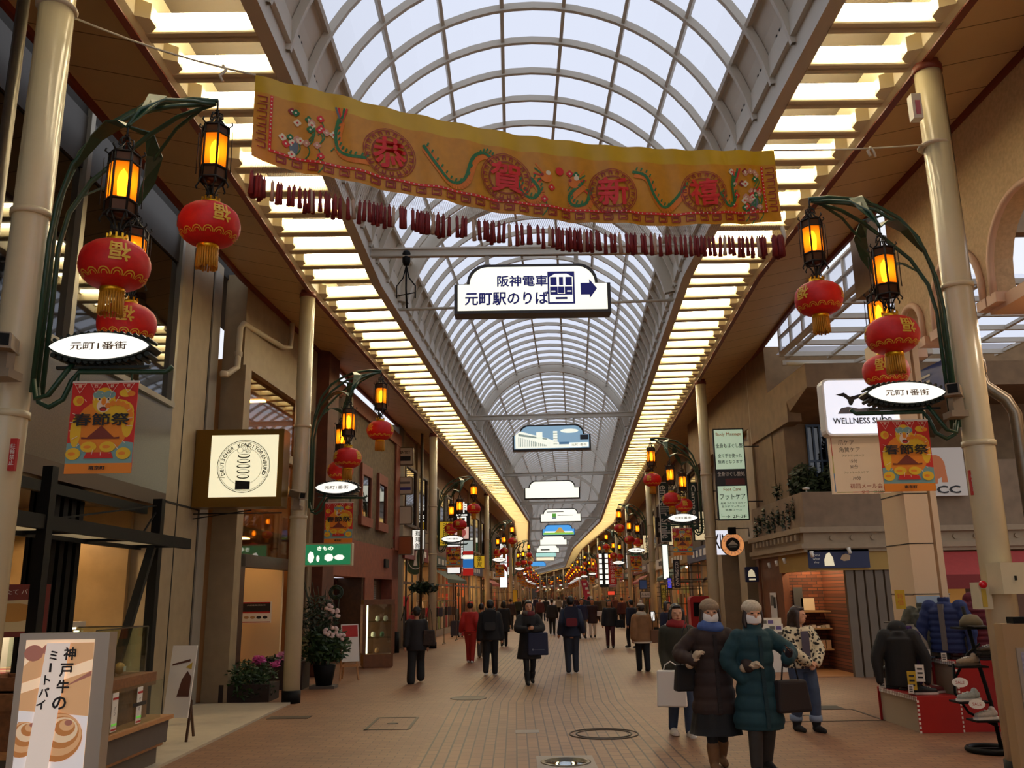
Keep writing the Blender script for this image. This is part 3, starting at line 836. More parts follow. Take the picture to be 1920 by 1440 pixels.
def leaves(mb, c, r, n, size, mi=0, rnd=R):
    for _ in range(n):
        d = Vector((rnd.gauss(0, 1), rnd.gauss(0, 1), rnd.gauss(0, 1))).normalized() * (rnd.random() ** .4)
        p = Vector((c[0] + d.x * r[0], c[1] + d.y * r[1], c[2] + d.z * r[2]))
        a = Vector((rnd.gauss(0, 1), rnd.gauss(0, 1), rnd.gauss(0, .6))).normalized(); b = a.orthogonal().normalized()
        s_ = size * (.6 + .8 * rnd.random())
        mb.add([p - a * s_, p + b * s_ * .4, p + a * s_, p - b * s_ * .4], [(0, 1, 2, 3)], mi)
LEAF = mat('leaf_green', '2f4a1c', .5, noise=.5, nscale=9)
LEAFD = mat('leaf_dark', '1f3214', .5, noise=.5, nscale=9)
PINK = mat('pink_petal', 'c0408a', .6); ORCH = mat('orchid_petal', 'e9cfc6', .6)
mb = MB(); mb.bx(-5.0, -4.15, 15.55, 16.2, 0, .28); mb.build('trough', mat('planter_brown', '2a1a10', .7), t)
mb = MB(); leaves(mb, (-4.6, 15.85, .42), (.5, .4, .24), 900, .045); leaves(mb, (-4.55, 15.75, .2), (.5, .32, .22), 500, .045); mb.build('foliage', LEAF, t)
mb = MB(); leaves(mb, (-4.42, 15.8, .66), (.12, .12, .08), 160, .035); leaves(mb, (-4.12, 15.75, .6), (.1, .1, .06), 80, .03); mb.build('flowers', PINK, t)
# brass sign box
t = thing('projecting_sign', 'square brass sign box with a lit face and a layered cake emblem', 'sign')
mb = MB(); mb.bx(-5.24, -3.78, 14.35, 14.75, 3.14, 4.42); mb.build('brass_case', BRASSB, t)
T = face((-4.42, 14.35, 3.82))
mb = MB(T); mb.bx(-.55, .55, -.52, .5, 0, .02); mb.build('lit_face', mat('lit_cream_face', 'fdf4cc', .5, emit=.8), t)
mb = MB(T)
ring(mb, 0, -.02, .425, .435, .022, 0, T); ring(mb, 0, -.02, .405, .41, .022, 0, T); ring(mb, 0, -.02, .3, .305, .022, 0, T)
for a in (0.12, math.pi - .12):
    mb.flat([(.3 * math.cos(a), -.2), (.42 * math.cos(a), -.2), (.42 * math.cos(a), -.207), (.3 * math.cos(a), -.207)], .022)
for k in range(5):
    y = -.22 + k * .085; mb.flat(circ(0, y + .03, .115 - .006 * abs(k - 2), 16, .035), .0225 + k * .001, 0); mb.flat(circ(0, y + .035, .095 - .006 * abs(k - 2), 16, .022), .023 + k * .001, 1)
mb.flat([(-.12, -.4), (.12, -.4), (.12, -.27), (-.12, -.25)], .0225, 0)
for k in range(7):
    a = .3 + k * .42; mb.flat(circ(.07 * math.cos(a), .23 + .05 * math.sin(a), .05, 12), .0225 + .0006 * k, 2); mb.flat(circ(.07 * math.cos(a), .23 + .05 * math.sin(a), .044, 12), .0228 + .0006 * k, 1)
mb.build('emblem', [INK, mat('lit_cream_face'), mat('grey_ink', '6a665c', .6)], t)
mb = MB(T)
txt = 'DEUTSCHER KONDITORENBUND'
for k, ch in enumerate(txt):
    if ch == ' ': continue
    a = math.radians(200 - 220 * k / (len(txt) - 1))
    M2 = T @ Matrix.Translation((.355 * math.cos(a), -.02 + .355 * math.sin(a), 0)) @ Matrix.Rotation(a - math.pi / 2, 4, 'Z')
    mb.text(ch, M2, .06, None, 0, .025, .023)
mb.build('lettering', INK, t)
mb = MB(); mb.cyl((-5.25, 14.5, 3.05), (-3.8, 14.5, 3.05), .012, 6); mb.cyl((-5.25, 14.5, 2.97), (-4.3, 14.5, 3.1), .01, 6); mb.build('stay_rod', IRON, t)
# brown building
t = thing('building', 'brown stone building with red orange trim, two narrow windows and a red portal', 'building')
ROUGHB = mat('rough_brown_stone', '6e5a40', .8, noise=.4, nscale=9, bump=.6)
ORST = mat('red_orange_stone', '8a4630', .6, noise=.25, nscale=6)
DKOR = mat('dark_orange_stone', '5f2f1a', .7, noise=.3, nscale=5)
mb = MB(); wb(mb, -1, 19.8, 20.7, 5.0, 5.8, 0, 7.4); mb.build('corner_pier', DKOR, t)
mb = MB(); wb(mb, -1, 20.7, 29.2, 5.2, 5.8, 3.15, 6.6); mb.build('rough_wall', ROUGHB, t)
mb = MB()
wb(mb, -1, 20.7, 29.3, 5.16, 5.7, 2.2, 3.15); wb(mb, -1, 20.7, 21.3, 5.16, 5.7, 0, 2.2); wb(mb, -1, 24.6, 25.7, 5.16, 5.7, 0, 2.2); wb(mb, -1, 28.3, 29.3, 5.16, 5.7, 0, 3.2)
wb(mb, -1, 28.6, 29.3, 5.14, 5.7, 3.15, 6.6); wb(mb, -1, 20.7, 29.3, 5.12, 5.7, 6.6, 7.0)
mb.build('red_trim', ORST, t)
for y in (23.95, 26.1):
    mb = MB(); wb(mb, -1, y - .18, y + 1.2, 5.1, 5.3, 3.6, 3.85); wb(mb, -1, y - .12, y, 5.12, 5.3, 3.85, 5.0); wb(mb, -1, y + 1.0, y + 1.12, 5.12, 5.3, 3.85, 5.0); wb(mb, -1, y - .12, y + 1.12, 5.12, 5.3, 5.0, 5.3)
    f_ = mb.build('window_frame', ORST, t)
    mb = MB(); wb(mb, -1, y, y + 1.0, 5.17, 5.18, 3.85, 5.0); mb.build('pane', GLASSD, f_)
mb = MB(); wb(mb, -1, 21.3, 24.6, 5.9, 6.0, 0, 2.2); wb(mb, -1, 21.3, 21.5, 5.2, 6.0, 0, 2.2); wb(mb, -1, 24.4, 24.6, 5.2, 6.0, 0, 2.2); mb.build('portal_lining', WOODD, t)
mb = MB(); wb(mb, -1, 22.2, 23.9, 5.85, 5.9, .1, 2.0); mb.build('glass_door', mat('warm_lit_door', 'c08a3a', .4, emit=.25), t)
mb = MB(); wb(mb, -1, 25.7, 28.3, 5.5, 5.6, 0, 2.2); mb.build('side_panel', WOODD, t)
mb = MB()
for k in range(16): wb(mb, -1, 25.8, 27.2, 5.42, 5.5, 1.2 + k * .06, 1.24 + k * .06)
mb.build('shutter', mat('grey_shutter', '8d8f8a', .5), t)
mb = MB(); wb(mb, -1, 27.0, 27.5, 5.1, 5.16, 2.55, 2.8); mb.build('vent_grille', DARK, t)
mb = MB(); wb(mb, -1, 29.3, 30.2, 5.2, 5.8, 0, 7.4); struct('wall_gap', mb, mat('grey_brown_wall', '5c5040', .7))
# signs along the left wall
def boxsign(name, label, u0, v0, u1, v1, Y, thick, mface, mcase, rad=.05, group=None):
    a, b = at(u0, v0, Y), at(u1, v1, Y)
    c = (a + b) / 2; w_, h_ = abs(b.x - a.x), abs(a.z - b.z)
    t = thing(name, label, 'sign', c, -head(Y), group)
    T = face((0, 0, 0))
    mb = MB(T); mb.rbx(-w_ / 2, w_ / 2, -h_ / 2, h_ / 2, -thick, 0, rad); mb.build('case', mcase, t)
    mb = MB(T); mb.rbx(-w_ / 2 + .03, w_ / 2 - .03, -h_ / 2 + .03, h_ / 2 - .03, 0, .008, max(.01, rad - .02)); mb.build('panel', mface, t)
    xw = P((-5.3 if c.x < cx(Y) else 5.3), Y, 0).x
    mb = MB()
    for z in (-h_ * .3, h_ * .3): mb.beam((0, thick / 2, z), (xw - c.x, thick / 2 - (xw - c.x) * math.tan(head(Y)) * 0, z), .025, .025)
    if abs(xw - c.x) > w_ / 2: mb.build('wall_arm', IRON, t)
    return t, T, w_, h_
SGW = mat('sign_acrylic', 'c9bfa8', .4); SGC = mat('sign_case_brown', '6b5a40', .5)
boxsign('projecting_sign', 'blank cream rounded sign box high on the red orange pier', 610, 742, 657, 846, 21.8, .18, SGW, SGC, .08)
t, T, w_, h_ = boxsign('projecting_sign', 'small square sign box reading DENTIST, top of the stack of four', 741, 839, 775, 872, 29.6, .15, SGW, SGC, .06, 'stack of square signs')
mb = MB(T); mb.text('DENTIST', T, .1, .42, z=.012, dy=.13, bold=.02); mb.bx(-.22, .22, -.16, 0, .009, .011); mb.build('lettering', INK, t)
t, T, w_, h_ = boxsign('projecting_sign', 'square sign box with two blue lines, second of the stack of four', 740, 894, 774, 927, 29.6, .15, SGW, SGC, .06, 'stack of square signs')
mb = MB(T); mb.bx(-.22, .22, .06, .13, .009, .012, 0); mb.bx(-.24, .24, -.15, -.06, .009, .012, 1); mb.build('print', [mat('grey_ink'), mat('blue_ink', '3a3a86', .5)], t)
boxsign('projecting_sign', 'blank cream square sign box, third of the stack of four', 740, 949, 773, 983, 29.6, .15, SGW, SGC, .06, 'stack of square signs')
boxsign('projecting_sign', 'orange brown square sign box, lowest of the stack of four', 740, 1005, 773, 1040, 29.6, .15, mat('rust_panel', '9c5226', .5), SGC, .06, 'stack of square signs')
t, T, w_, h_ = boxsign('lit_sign', 'green lit sign in a pale frame below the second left poster', 560, 1019, 660, 1061, 18.6, .15, mat('lit_green', '2fa06a', .4, emit=.35), mat('pale_frame', 'cdbf9c', .5), .02)
mb = MB(T); mb.text('きもの', T, .085, .34, z=.012, dy=.13, bold=.02)
for x, y, rx, ry in ((-.3, -.05, .07, .12), (-.15, -.08, .035, .07), (.08, -.06, .1, .08), (.3, -.06, .11, .06)): mb.prism(circ(x, y, rx, 7, ry), .008, .012)
mb.build('lettering', SIGNW, t)
# potted plant with orchids, easel, showcase
t = thing('potted_plant', 'tall black pot of leafy green shrub with white orchids and a wreath', 'potted plant', on_z(607, 1290))
mb = MB(); mb.lathe([(.15, .05), (.19, .25), (.22, .42), (.2, .44), (.17, .43)], 20); mb.build('pot', BLACK, t)
mb = MB(); mb.bx(-.24, .24, -.2, .2, 0, .05); mb.build('tray', mat('grey_tray', '5c5248', .7), t)
mb = MB()
leaves(mb, (0, 0, .78), (.5, .4, .36), 1500, .06, 1); leaves(mb, (-.15, 0, 1.25), (.42, .3, .5), 700, .05, 0)
for k in range(9):
    a = R.random() * 6.28; mb.tube([(0, 0, .4), (.2 * math.cos(a), .2 * math.sin(a), 1.1), (.35 * math.cos(a) - .1, .3 * math.sin(a), 1.75 + .25 * R.random())], .008, 4, 0)
mb.build('foliage', [LEAFD, LEAF], t)
mb = MB()
for c in ((.22, -.2, 1.42), (.1, -.22, 1.5), (.3, -.22, 1.02), (.15, -.25, .98), (.36, -.2, .95), (.22, -.26, 1.08), (.28, -.2, 1.38), (.08, -.24, 1.05)):
    for _ in range(5):
        a = R.random() * 6.28; q = Vector((c[0] + .05 * math.cos(a), c[1] - .02, c[2] + .045 * math.sin(a)))
        mb.ell(q, (.04, .012, .034), 8, 5)
mb.build('orchid_blooms', ORCH, t)
mb = MB()
for r_ in (.13, .1, .08): mb.tube([(.2 + r_ * math.cos(k * .393), -.1 + .02 * math.sin(k * 1.3), 1.78 + r_ * math.sin(k * .393)) for k in range(16)], .018, 5, 0, False, None, True)
mb.build('wreath', LEAFD, t)
t = thing('easel_sign', 'wooden easel with a red and white notice beside the orchid pot', 'easel', on_z(655, 1276), .5)
mb = MB()
for x in (-.2, .2): mb.beam((x, 0, 0), (x * .5, .18, 1.1), .03, .03)
mb.beam((0, .5, 0), (0, .18, 1.1), .03, .03); mb.beam((-.19, -.02, .3), (.19, -.02, .3), .03, .05); mb.build('stand', WOODL, t)
mb = MB(); T = fr((0, .03, .75), (1, 0, 0), (0, -1, .18)); mb.bx(-.19, .19, -.38, .38, 0, .02, 0, T); mb.bx(-.17, .17, .12, .36, .02, .024, 1, T); mb.build('notice', [PAPER, REDI], t)
t = thing('display_cabinet', 'wooden glass fronted display cabinet lit inside, beside the red portal', 'cabinet', on_z(706, 1251), -head(22) + .35)
mb = MB(); mb.bx(-.36, .36, -.28, .28, .03, .32); mb.bx(-.38, .38, -.3, .3, 1.5, 1.62)
for x in (-.35, .35):
    for y in (-.27, .27): mb.bx(x - .04, x + .04, y - .03, y + .03, .32, 1.5)
mb.bx(-.36, .36, .25, .28, .32, 1.5); mb.bx(-.34, .34, -.26, .26, 0, .03); mb.build('wooden_body', mat('cabinet_wood', '7a4c28', .5, noise=.2, nscale=10), t)
mb = MB(); mb.bx(-.33, .33, -.275, -.27, .32, 1.5); mb.build('glass_door', CLEAR, t)
mb = MB()
for z in (.7, 1.08): mb.bx(-.32, .32, -.25, .25, z, z + .012)
mb.build('shelves', CLEAR, t)
mb = MB(); mb.bx(-.3, -.26, -.2, .0, .34, 1.48); mb.build('light_tube', mat('cabinet_light', 'fff6d8', .5, emit=3), t)
for k, (x, z, c) in enumerate(((-.1, .715, 'e8dcc0'), (.12, .715, '50704c'), (0, 1.095, 'f0e8d0'), (.2, 1.095, 'f0e8d0'), (.0, .33, 'b08050'))):
    mb = MB(); mb.lathe([(.03, 0), (.06, .03), (.05, .1), (.03, .13)], 12); o = mb.build('vase', mat('ware_%s' % c, c, .4), None, t.matrix_basis @ Vector((x, 0, z)))
    o.location = Matrix.Translation(t.location) @ Matrix.Rotation(t.rotation_euler.z, 4, 'Z') @ Vector((x, 0, z))
    tag(o, ['cream cup on the middle shelf of the display cabinet, left', 'green cup on the middle shelf of the display cabinet, right', 'white cup on the top shelf of the display cabinet, left', 'white cup on the top shelf of the display cabinet, right', 'tan jar on the floor of the display cabinet'][k], 'vase')
t = thing('planter_box', 'dark planter with pink flowers behind the second left post', 'planter', at(565, 1250, 17.6).to_3d() * 1)
t.location = (-4.5, 17.8, 0)
mb = MB(); mb.bx(-.45, .45, -.3, .3, 0, .5); mb.build('trough', mat('planter_brown'), t)
mb = MB(); leaves(mb, (.15, -.1, .6), (.28, .2, .12), 260, .04); mb.build('flowers', mat('lilac_petal', 'c478a4', .6), t)
mb = MB(); leaves(mb, (0, 0, .52), (.42, .25, .1), 300, .05); mb.build('foliage', LEAFD, t)
# downpipe over the confectioner and the pier pipe by the first left post
t = thing('drain_pipe', 'cream cranked drain pipe under the soffit beside the stone pier', 'pipe')
mb = MB(); mb.tube([(-5.1, 15.0, 5.55), (-5.05, 15.1, 5.55), (-4.95, 15.35, 5.75), (-4.95, 15.4, 6.5), (-4.93, 15.5, 6.62), (-4.7, 17.4, 6.7), (-4.6, 17.6, 6.75), (-4.6, 17.7, 7.3)], .055, 10); mb.build('pipe', CREAM, t)
mb = MB()
for p in ((-5.08, 15.05, 5.55), (-4.95, 15.38, 6.0)): mb.lathe([(.06, -.05), (.07, -.04), (.07, .04), (.06, .05)], 12, p)
mb.build('coupling', CREAM, t)
mb = MB(); mb.cyl((-4.1, 6.5, 0), (-4.1, 6.5, 7.4), .05, 12); o = mb.build('drain_pipe', STEEL); tag(o, 'shiny steel drain pipe running up behind the first left post', 'pipe')
mb = MB(); mb.cyl((-4.5, 6.3, 0), (-4.5, 6.3, 8), .13, 16); o = mb.build('blue_post', mat('navy_gloss', '12143a', .2)); tag(o, 'glossy navy post at the far left edge', 'post')
# ------------------------------------------------------------------ right side, near: stucco wall with arches, side street, corner building
STUCCO = mat('beige_stucco', 'ccb088', .85, noise=.18, nscale=22, bump=.3)
PINKC = mat('pink_cream_plaster', 'd8b598', .6)
CREAMW = mat('cream_plaster', 'dcc09a', .6)
CONC = mat('brown_concrete', '866a4a', .8, noise=.2, nscale=4)
CONCG = mat('grey_brown_concrete', '8c745a', .8, noise=.2, nscale=4)
XW = 5.65
poly = [(-8, 8.2), (12.35, 8.2), (12.35, 4.95), (12.25, 4.95)]
arches = [(11.55, 12.2, 5.0), (9.98, 11.2, 5.0), (8.2, 9.75, 5.0), (6.4, 8.0, 5.0), (4.6, 6.2, 5.0)]
for a, b, z in arches:
    r = (b - a) / 2
    poly += [(b, z)] + [((a + b) / 2 + r * math.cos(math.pi * k / 12), z + .25 + r * 1.0 * math.sin(math.pi * k / 12)) for k in range(13)] + [(a, z)]
poly += [(-8, 5.0)]
TW = Matrix(((0, 0, 1, XW), (1, 0, 0, 0), (0, 1, 0, 0), (0, 0, 0, 1)))   # local (x,y,z) -> world (z+XW, x, y)
mb = MB(TW); mb.prism(poly, 0, .25); struct('wall_right', mb, STUCCO)
mb = MB()
for a, b, z in arches:
    r = (b - a) / 2
    pts = [(XW - .02, b, z)] + [(XW - .02, (a + b) / 2 + r * math.cos(math.pi * k / 14), z + .25 + r * math.sin(math.pi * k / 14)) for k in range(15)] + [(XW - .02, a, z)]
    mb.tube(pts, .045, 6)
    for y in (a, b): mb.bx(XW - .06, XW + .27, y - .1, y + .1, z - .1, z + .02)
struct('trim_5', mb, PINKC)
mb = MB()
mb.bx(XW + .25, 7.4, -8, 10.1, 5.0, 5.05); mb.bx(XW + .05, XW + .45, -8, 10.0, 4.85, 5.0)
struct('ceiling_porch', mb, PINKC)
mb = MB(); mb.bx(7.2, 7.4, -8, 10.1, 0, 6.5); mb.bx(6.3, 7.3, 9.8, 10.1, 0, 5.0); mb.bx(XW + .2, 6.9, 8.4, 8.75, 0, 4.9); mb.bx(XW + .2, 6.6, 6.0, 6.5, 0, 4.9)
struct('wall_porch', mb, CREAMW)
for k, (y, x) in enumerate(((9.2, 6.6), (8.9, 6.25), (10.2, 6.6))):
    mb = MB(); mb.lathe([(.07, 4.99), (0, 4.985)], 14, (x, y, 0)); o = mb.build('downlight', SPOT); tag(o, 'bright round downlight in the pink porch ceiling, %s from the camera' % ordn((1, 0, 2)[k]), 'downlight', 'porch downlights')
for y in (7, 9.5):
    l = bpy.data.lights.new('porch_spot', 'SPOT'); l.energy = 130; l.color = (1, .8, .6); l.spot_size = 2.6; l.shadow_soft_size = .15
    o = bpy.data.objects.new('porch_spot', l); COL.objects.link(o); o.location = (6.4, y, 4.95)
# square column with the autumn poster
mb = MB(); mb.bx(5.3, 5.62, 12.0, 12.75, 0, 5.2, 0)
for z in (1.62, 2.28, 2.95, 3.6): mb.bx(5.295, 5.625, 11.995, 12.755, z, z + .012, 1)
mb.bx(5.66, 5.74, 12.0, 12.1, 0, 5.2, 0)
struct('wall_column_right', mb, [CREAMW, DARK])
t = thing('wall_poster', 'tall poster of an autumn tree against blue sky on the cream column', 'poster')
T = face((5.45, 11.99, 1.15)); mb = MB(T); mb.bx(-.15, .16, -.45, .45, 0, .008); mb.build('sheet', mat('sky_blue_print', 'a8bccc', .5), t)
mb = MB(T); leaves(mb, (.07, .22, .011), (.09, .16, .0), 200, .03, 0); leaves(mb, (.08, -.1, .012), (.08, .2, 0), 240, .03, 1); mb.build('tree_print', [mat('green_gold_print', '6a7a2c', .6), mat('orange_leaf_print', 'c8602c', .6)], t)
mb = MB(T); mb.flat([(-.12, .3), (-.09, .27), (-.06, .34), (-.08, .3)], .01); mb.bx(-.12, -.06, .2, .22, .009, .01); mb.build('emblem', INK, t)
# lit shop sign and menu board hanging off the column
a, b = at(1540, 710, 12), at(1695, 815, 12)
t = thing('lit_sign', 'white lit rounded sign reading WELLNESS SHOP with a bird emblem', 'sign', (a + b) / 2)
w_, h_ = b.x - a.x, a.z - b.z
T = face((0, 0, 0)); mb = MB(T); mb.rbx(-w_ / 2, w_ / 2, -h_ / 2, h_ / 2, -.22, -.02, .08); mb.build('case', mat('white_case', 'e4e0d4', .4), t)
mb = MB(T); mb.rbx(-w_ / 2 + .03, w_ / 2 - .03, -h_ / 2 + .03, h_ / 2 - .03, -.02, 0, .06); mb.build('lit_face', mat('lit_cool_white', 'eef2ff', .5, emit=.8), t)
mb = MB(T); mb.text('WELLNESS SHOP', T, .085, .82, bold=.02, z=.004, dy=-.2, dx=-.02); mb.build('lettering', INK, t)
mb = MB(T); mb.flat([(-.36, .17), (-.24, .2), (-.16, .14), (.0, .18), (.2, .22), (.02, .13), (-.1, .1), (-.14, .02), (-.18, .02), (-.2, .1), (-.25, .14)], .004); mb.build('emblem', INK, t)
mb = MB(T); mb.flat([(-.35, -.1), (-.3, -.02), (-.2, .0), (-.05, -.03), (.15, -.01), (.25, -.08), (.2, -.1)], .004); mb.build('shadow_print', mat('grey_print', '7c7c84', .6), t)
a, b = at(1552, 815, 12.2), at(1672, 925, 12.2)
t = thing('menu_board', 'cream menu board of nail and foot care prices below the white lit sign', 'sign', (a + b) / 2)
w_, h_ = b.x - a.x, a.z - b.z
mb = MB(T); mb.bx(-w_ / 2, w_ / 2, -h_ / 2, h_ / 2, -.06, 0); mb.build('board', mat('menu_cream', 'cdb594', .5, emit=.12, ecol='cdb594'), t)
RNB = [mat('print_%s' % c, c, .6) for c in ('b8402c', '9a9a2c', '2c6aa0', '3a8a4a')]
mb = MB(T)
for k, c in enumerate((0, 1, 2)): mb.bx(-w_ / 2 + .03, -w_ / 2 + .04, h_ / 2 - .05 - (k + 1) * .25, h_ / 2 - .05 - k * .25, 0, .003, c)
for k, c in enumerate((1, 0, 3)): mb.bx(-w_ / 2 + .05 + k * .22, -w_ / 2 + .27 + k * .22, -h_ / 2 + .02, -h_ / 2 + .03, 0, .003, c)
mb.build('rainbow_border', RNB, t)
for body, dx, dy, h, ma in (('爪ケア', -.16, .3, .07, 0), ('角質ケア', -.12, .2, .07, 0), ('フットマッサージ', -.08, .115, .035, 1), ('15分', -.08, .04, .055, 0), ('30分', -.08, -.04, .055, 0), ('フットトータルケア', -.06, -.12, .035, 1), ('70分', -.06, -.2, .055, 0), ('初回メール会員', .1, -.31, .07, 2), ('全コース500', .14, -.39, .05, 2)):
    mb = MB(T); mb.text(body, T, h, None, 0, 0, .004, dx=dx, dy=dy); mb.build('lettering', [mat('soft_ink', '4a3c30', .6), mat('green_ink', '6a6a3c', .6), mat('red_brown_ink', '9c4434', .6)][ma], t)
# steel pipe and boxes at the first right post
t = thing('drain_pipe', 'brown steel drain pipe cranked around behind the first right post', 'pipe')
mb = MB(); mb.tube([(4.78, 8.75, 7.35), (4.78, 8.75, 3.85), (4.82, 8.75, 3.7), (5.0, 8.72, 3.55), (5.06, 8.7, 3.4), (5.06, 8.7, 0)], .06, 12); mb.build('pipe', STEEL, t)
mb = MB(); mb.lathe([(.065, 3.8), (.075, 3.82), (.075, 3.95), (.065, 3.97)], 14, (4.78, 8.75, 0)); mb.build('coupling', STEEL, t)
def camera_box(name, label, p, tgt):
    t = thing(name, label, 'security camera', p)
    d = (Vector(tgt) - Vector(p)).normalized()
    mb = MB(fr((0, 0, .08), d.cross(Vector((0, 0, 1))), d)); mb.rbx(-.06, .06, -.055, .055, -.18, .18, .015); mb.bx(-.07, .07, .05, .065, -.16, .24); mb.build('housing', mat('camera_grey', '8c7c66', .5), t)
    mb = MB(fr((0, 0, .08), d.cross(Vector((0, 0, 1))), d)); mb.bx(-.045, .045, -.045, .04, .18, .185); mb.build('lens_window', BLACK, t)
    mb = MB(); mb.bx(-.05, .05, -.05, .05, -.12, .02); mb.bx(-.08, .08, -.06, .12, -.18, -.12); mb.build('bracket', mat('camera_grey'), t)
camera_box('security_camera', 'boxy security camera on the first right post beside its oval sign', (4.22, 8.2, 3.45), (2.6, 5.5, 3.2))
camera_box('security_camera', 'boxy security camera at the left edge on the first left post', (-3.62, 6.05, 3.42), (-2.6, 3.5, 3.1))
camera_box('security_camera', 'long security camera on the second left post pointing down the street', (-3.62, 14.75, 3.3), (-2.2, 13.2, 2.8))
t = thing('switch_box', 'beige electrical box with a small lock on the first right post', 'box')
a, b = at(1858, 1056, 8.15), at(1915, 1113, 8.15)
mb = MB(); mb.bx(a.x, b.x, 8.0, 8.25, b.z, a.z); mb.build('box', POSTM, t)
mb = MB(); mb.bx((a.x + b.x) / 2 - .008, (a.x + b.x) / 2 + .008, 7.985, 8.0, (a.z + b.z) / 2 - .02, (a.z + b.z) / 2 + .02); mb.build('lock', IRON, t)
t = thing('alarm_box', 'beige alarm box with a red lamp on the street side of the first right post', 'box')
a, b = at(1828, 1092, 8.3), at(1858, 1142, 8.3)
mb = MB(); mb.bx(a.x, b.x, 8.25, 8.4, b.z, a.z); mb.bx(a.x + .02, a.x + .06, 8.24, 8.25, b.z + .02, a.z - .06, 1); mb.build('box', [POSTM, mat('yellow_label', 'c8a83c', .6)], t)
mb = MB(); mb.ell((a.x + .02, 8.2, a.z - .02), (.035, .035, .035), 10, 8); mb.build('red_lamp', mat('red_lamp', 'd01020', .2), t)
t = thing('post_notice', 'small white box notice on the upper part of the first right post', 'notice')
a, b = at(1704, 180, 8.25), at(1728, 225, 8.25)
mb = MB(); mb.bx(a.x, b.x, 8.2, 8.3, b.z, a.z); mb.build('box', PAPER, t)
mb = MB(); mb.bx(a.x + .03, a.x + .08, 8.195, 8.2, b.z + .04, a.z - .08); mb.build('print', mat('pink_ink', 'b86a80', .6), t)
for sg, u0, v0, u1, v1, Y, lab in ((1, 1817, 882, 1827, 928, 8.36, 'red vertical sticker on the first right post'), (-1, 20, 822, 34, 882, 6.25, 'red vertical sticker on the first left post')):
    a, b = at(u0, v0, Y), at(u1, v1, Y)
    t = thing('post_sticker', lab, 'sticker'); mb = MB(); mb.bx(a.x, a.x + .05, Y, Y + .03, b.z, a.z); mb.build('sheet', REDI, t)
    mb = MB(); T2 = face((a.x + .025, Y, (a.z + b.z) / 2)); mb.text('駐輪禁止', T2, .035, vert=True); mb.build('lettering', PAPER, t)
# side street: glass roof, blue sign
t = thing('side_street_roof', None, None); t['kind'] = 'structure'
mb = MB()
for z in (6.85, 7.2, 7.55): mb.bx(5.98, 6.06, 14.2, 19.0, z - (.08 if z < 7 else .02), z + .02)
for k in range(7): mb.bx(5.99, 6.05, 14.2 + k * .8 - .03, 14.2 + k * .8 + .03, 6.85, 7.55)
for k in range(6): mb.bx(6.0, 11, 14.4 + k * .92 - .04, 14.4 + k * .92 + .04, 6.78, 6.88)
for k in range(6): mb.bx(6.2 + k * .95, 6.28 + k * .95, 14.2, 19.3, 6.8, 6.86)
mb.beam((6.0, 18.9, 6.6), (9.5, 18.9, 6.6), .08, .1); mb.beam((7.6, 18.9, 6.6), (8.8, 16, 6.8), .07, .07)
mb.build('roof_frame', GREYS, t)
mb = MB(); mb.quad((6.02, 14.2, 6.86), (6.02, 19, 6.86), (6.02, 19, 7.55), (6.02, 14.2, 7.55)); mb.quad((6, 14.2, 6.9), (11, 14.2, 6.9), (11, 19.3, 6.9), (6, 19.3, 6.9)); mb.build('roof_glass', PANE, t)
mb = MB(); mb.cyl((6.0, 18.6, 6.5), (9.5, 18.6, 6.4), .04, 8); mb.build('gutter_pipe', CREAM, t)
mb = MB(); mb.bx(5.9, 6.1, 13.6, 14.3, 6.5, 8); mb.bx(6.0, 12, 12.4, 12.6, 6.9, 8.2); mb.build('end_wall', CONCG, t)
t = thing('lit_sign', 'blue slanting sign reading 卸商店 over the side street', 'sign')
p0, p1 = Vector((6.95, 17.2, 4.95)), Vector((6.6, 13.6, 5.0)); d = (p1 - p0).normalized(); n_ = Vector((-1, -.1, 0))
T = fr((p0 + p1) / 2, -d * -1, n_); L_ = (p1 - p0).length
mb = MB(T); mb.bx(-L_ / 2, L_ / 2, -.28, .28, -.06, 0); mb.build('panel', mat('blue_panel', '23337c', .4), t)
mb = MB(T); mb.text('卸商店', T, .42, 2.6, z=.006, bold=.01); mb.build('lettering', PAPER, t)
mb = MB(); mb.beam(p0 + Vector((.1, 0, .4)), p1 + Vector((.1, 0, .4)), .08, .1); mb.beam(p0 + Vector((.1, 0, -.35)), p1 + Vector((.1, 0, -.35)), .06, .08); mb.build('rail', GREYS, t)
mb = MB(); mb.bx(8.2, 8.3, 12.4, 18.2, 0, 6.8); mb.bx(12, 12.2, 12.4, 18.5, 0, 7); struct('wall_side_street', mb, CONCG) if False else None
# corner building with balcony, cornice and print shop
t = thing('building', 'brown concrete corner building with a planted balcony over a shuttered print shop', 'building')
mb = MB()
mb.bx(6.05, 13, 17.6, 20.4, 5.75, 6.25); mb.bx(6.05, 13, 20.4, 30, 5.75, 7.4); mb.bx(6.1, 13, 20.5, 22.4, 0, 7.4); mb.bx(6.12, 13, 19.6, 20.6, 3.0, 5.75); mb.bx(6.05, 6.35, 19.0, 22.3, 5.3, 5.75)
mb.add([(6.05, 22.0, 5.75), (6.05, 17.6, 5.75), (9.5, 17.6, 5.75), (9.5, 19.6, 5.0), (6.2, 22.0, 5.0)], [(0, 1, 2, 3, 4)])
mb.build('wall', CONC, t)
mb = MB(); mb.bx(5.98, 13, 18.3, 18.45, 2.95, 3.68); mb.bx(5.98, 6.13, 18.45, 22.3, 2.95, 3.68); mb.bx(6.13, 13, 18.45, 22, 2.9, 2.96); mb.bx(8.5, 13, 18.28, 18.3, 2.95, 4.3); mb.build('balcony_parapet', CONCG, t)
CORN = mat('cornice_stone', 'a08a6c', .7, noise=.1)
mb = MB()
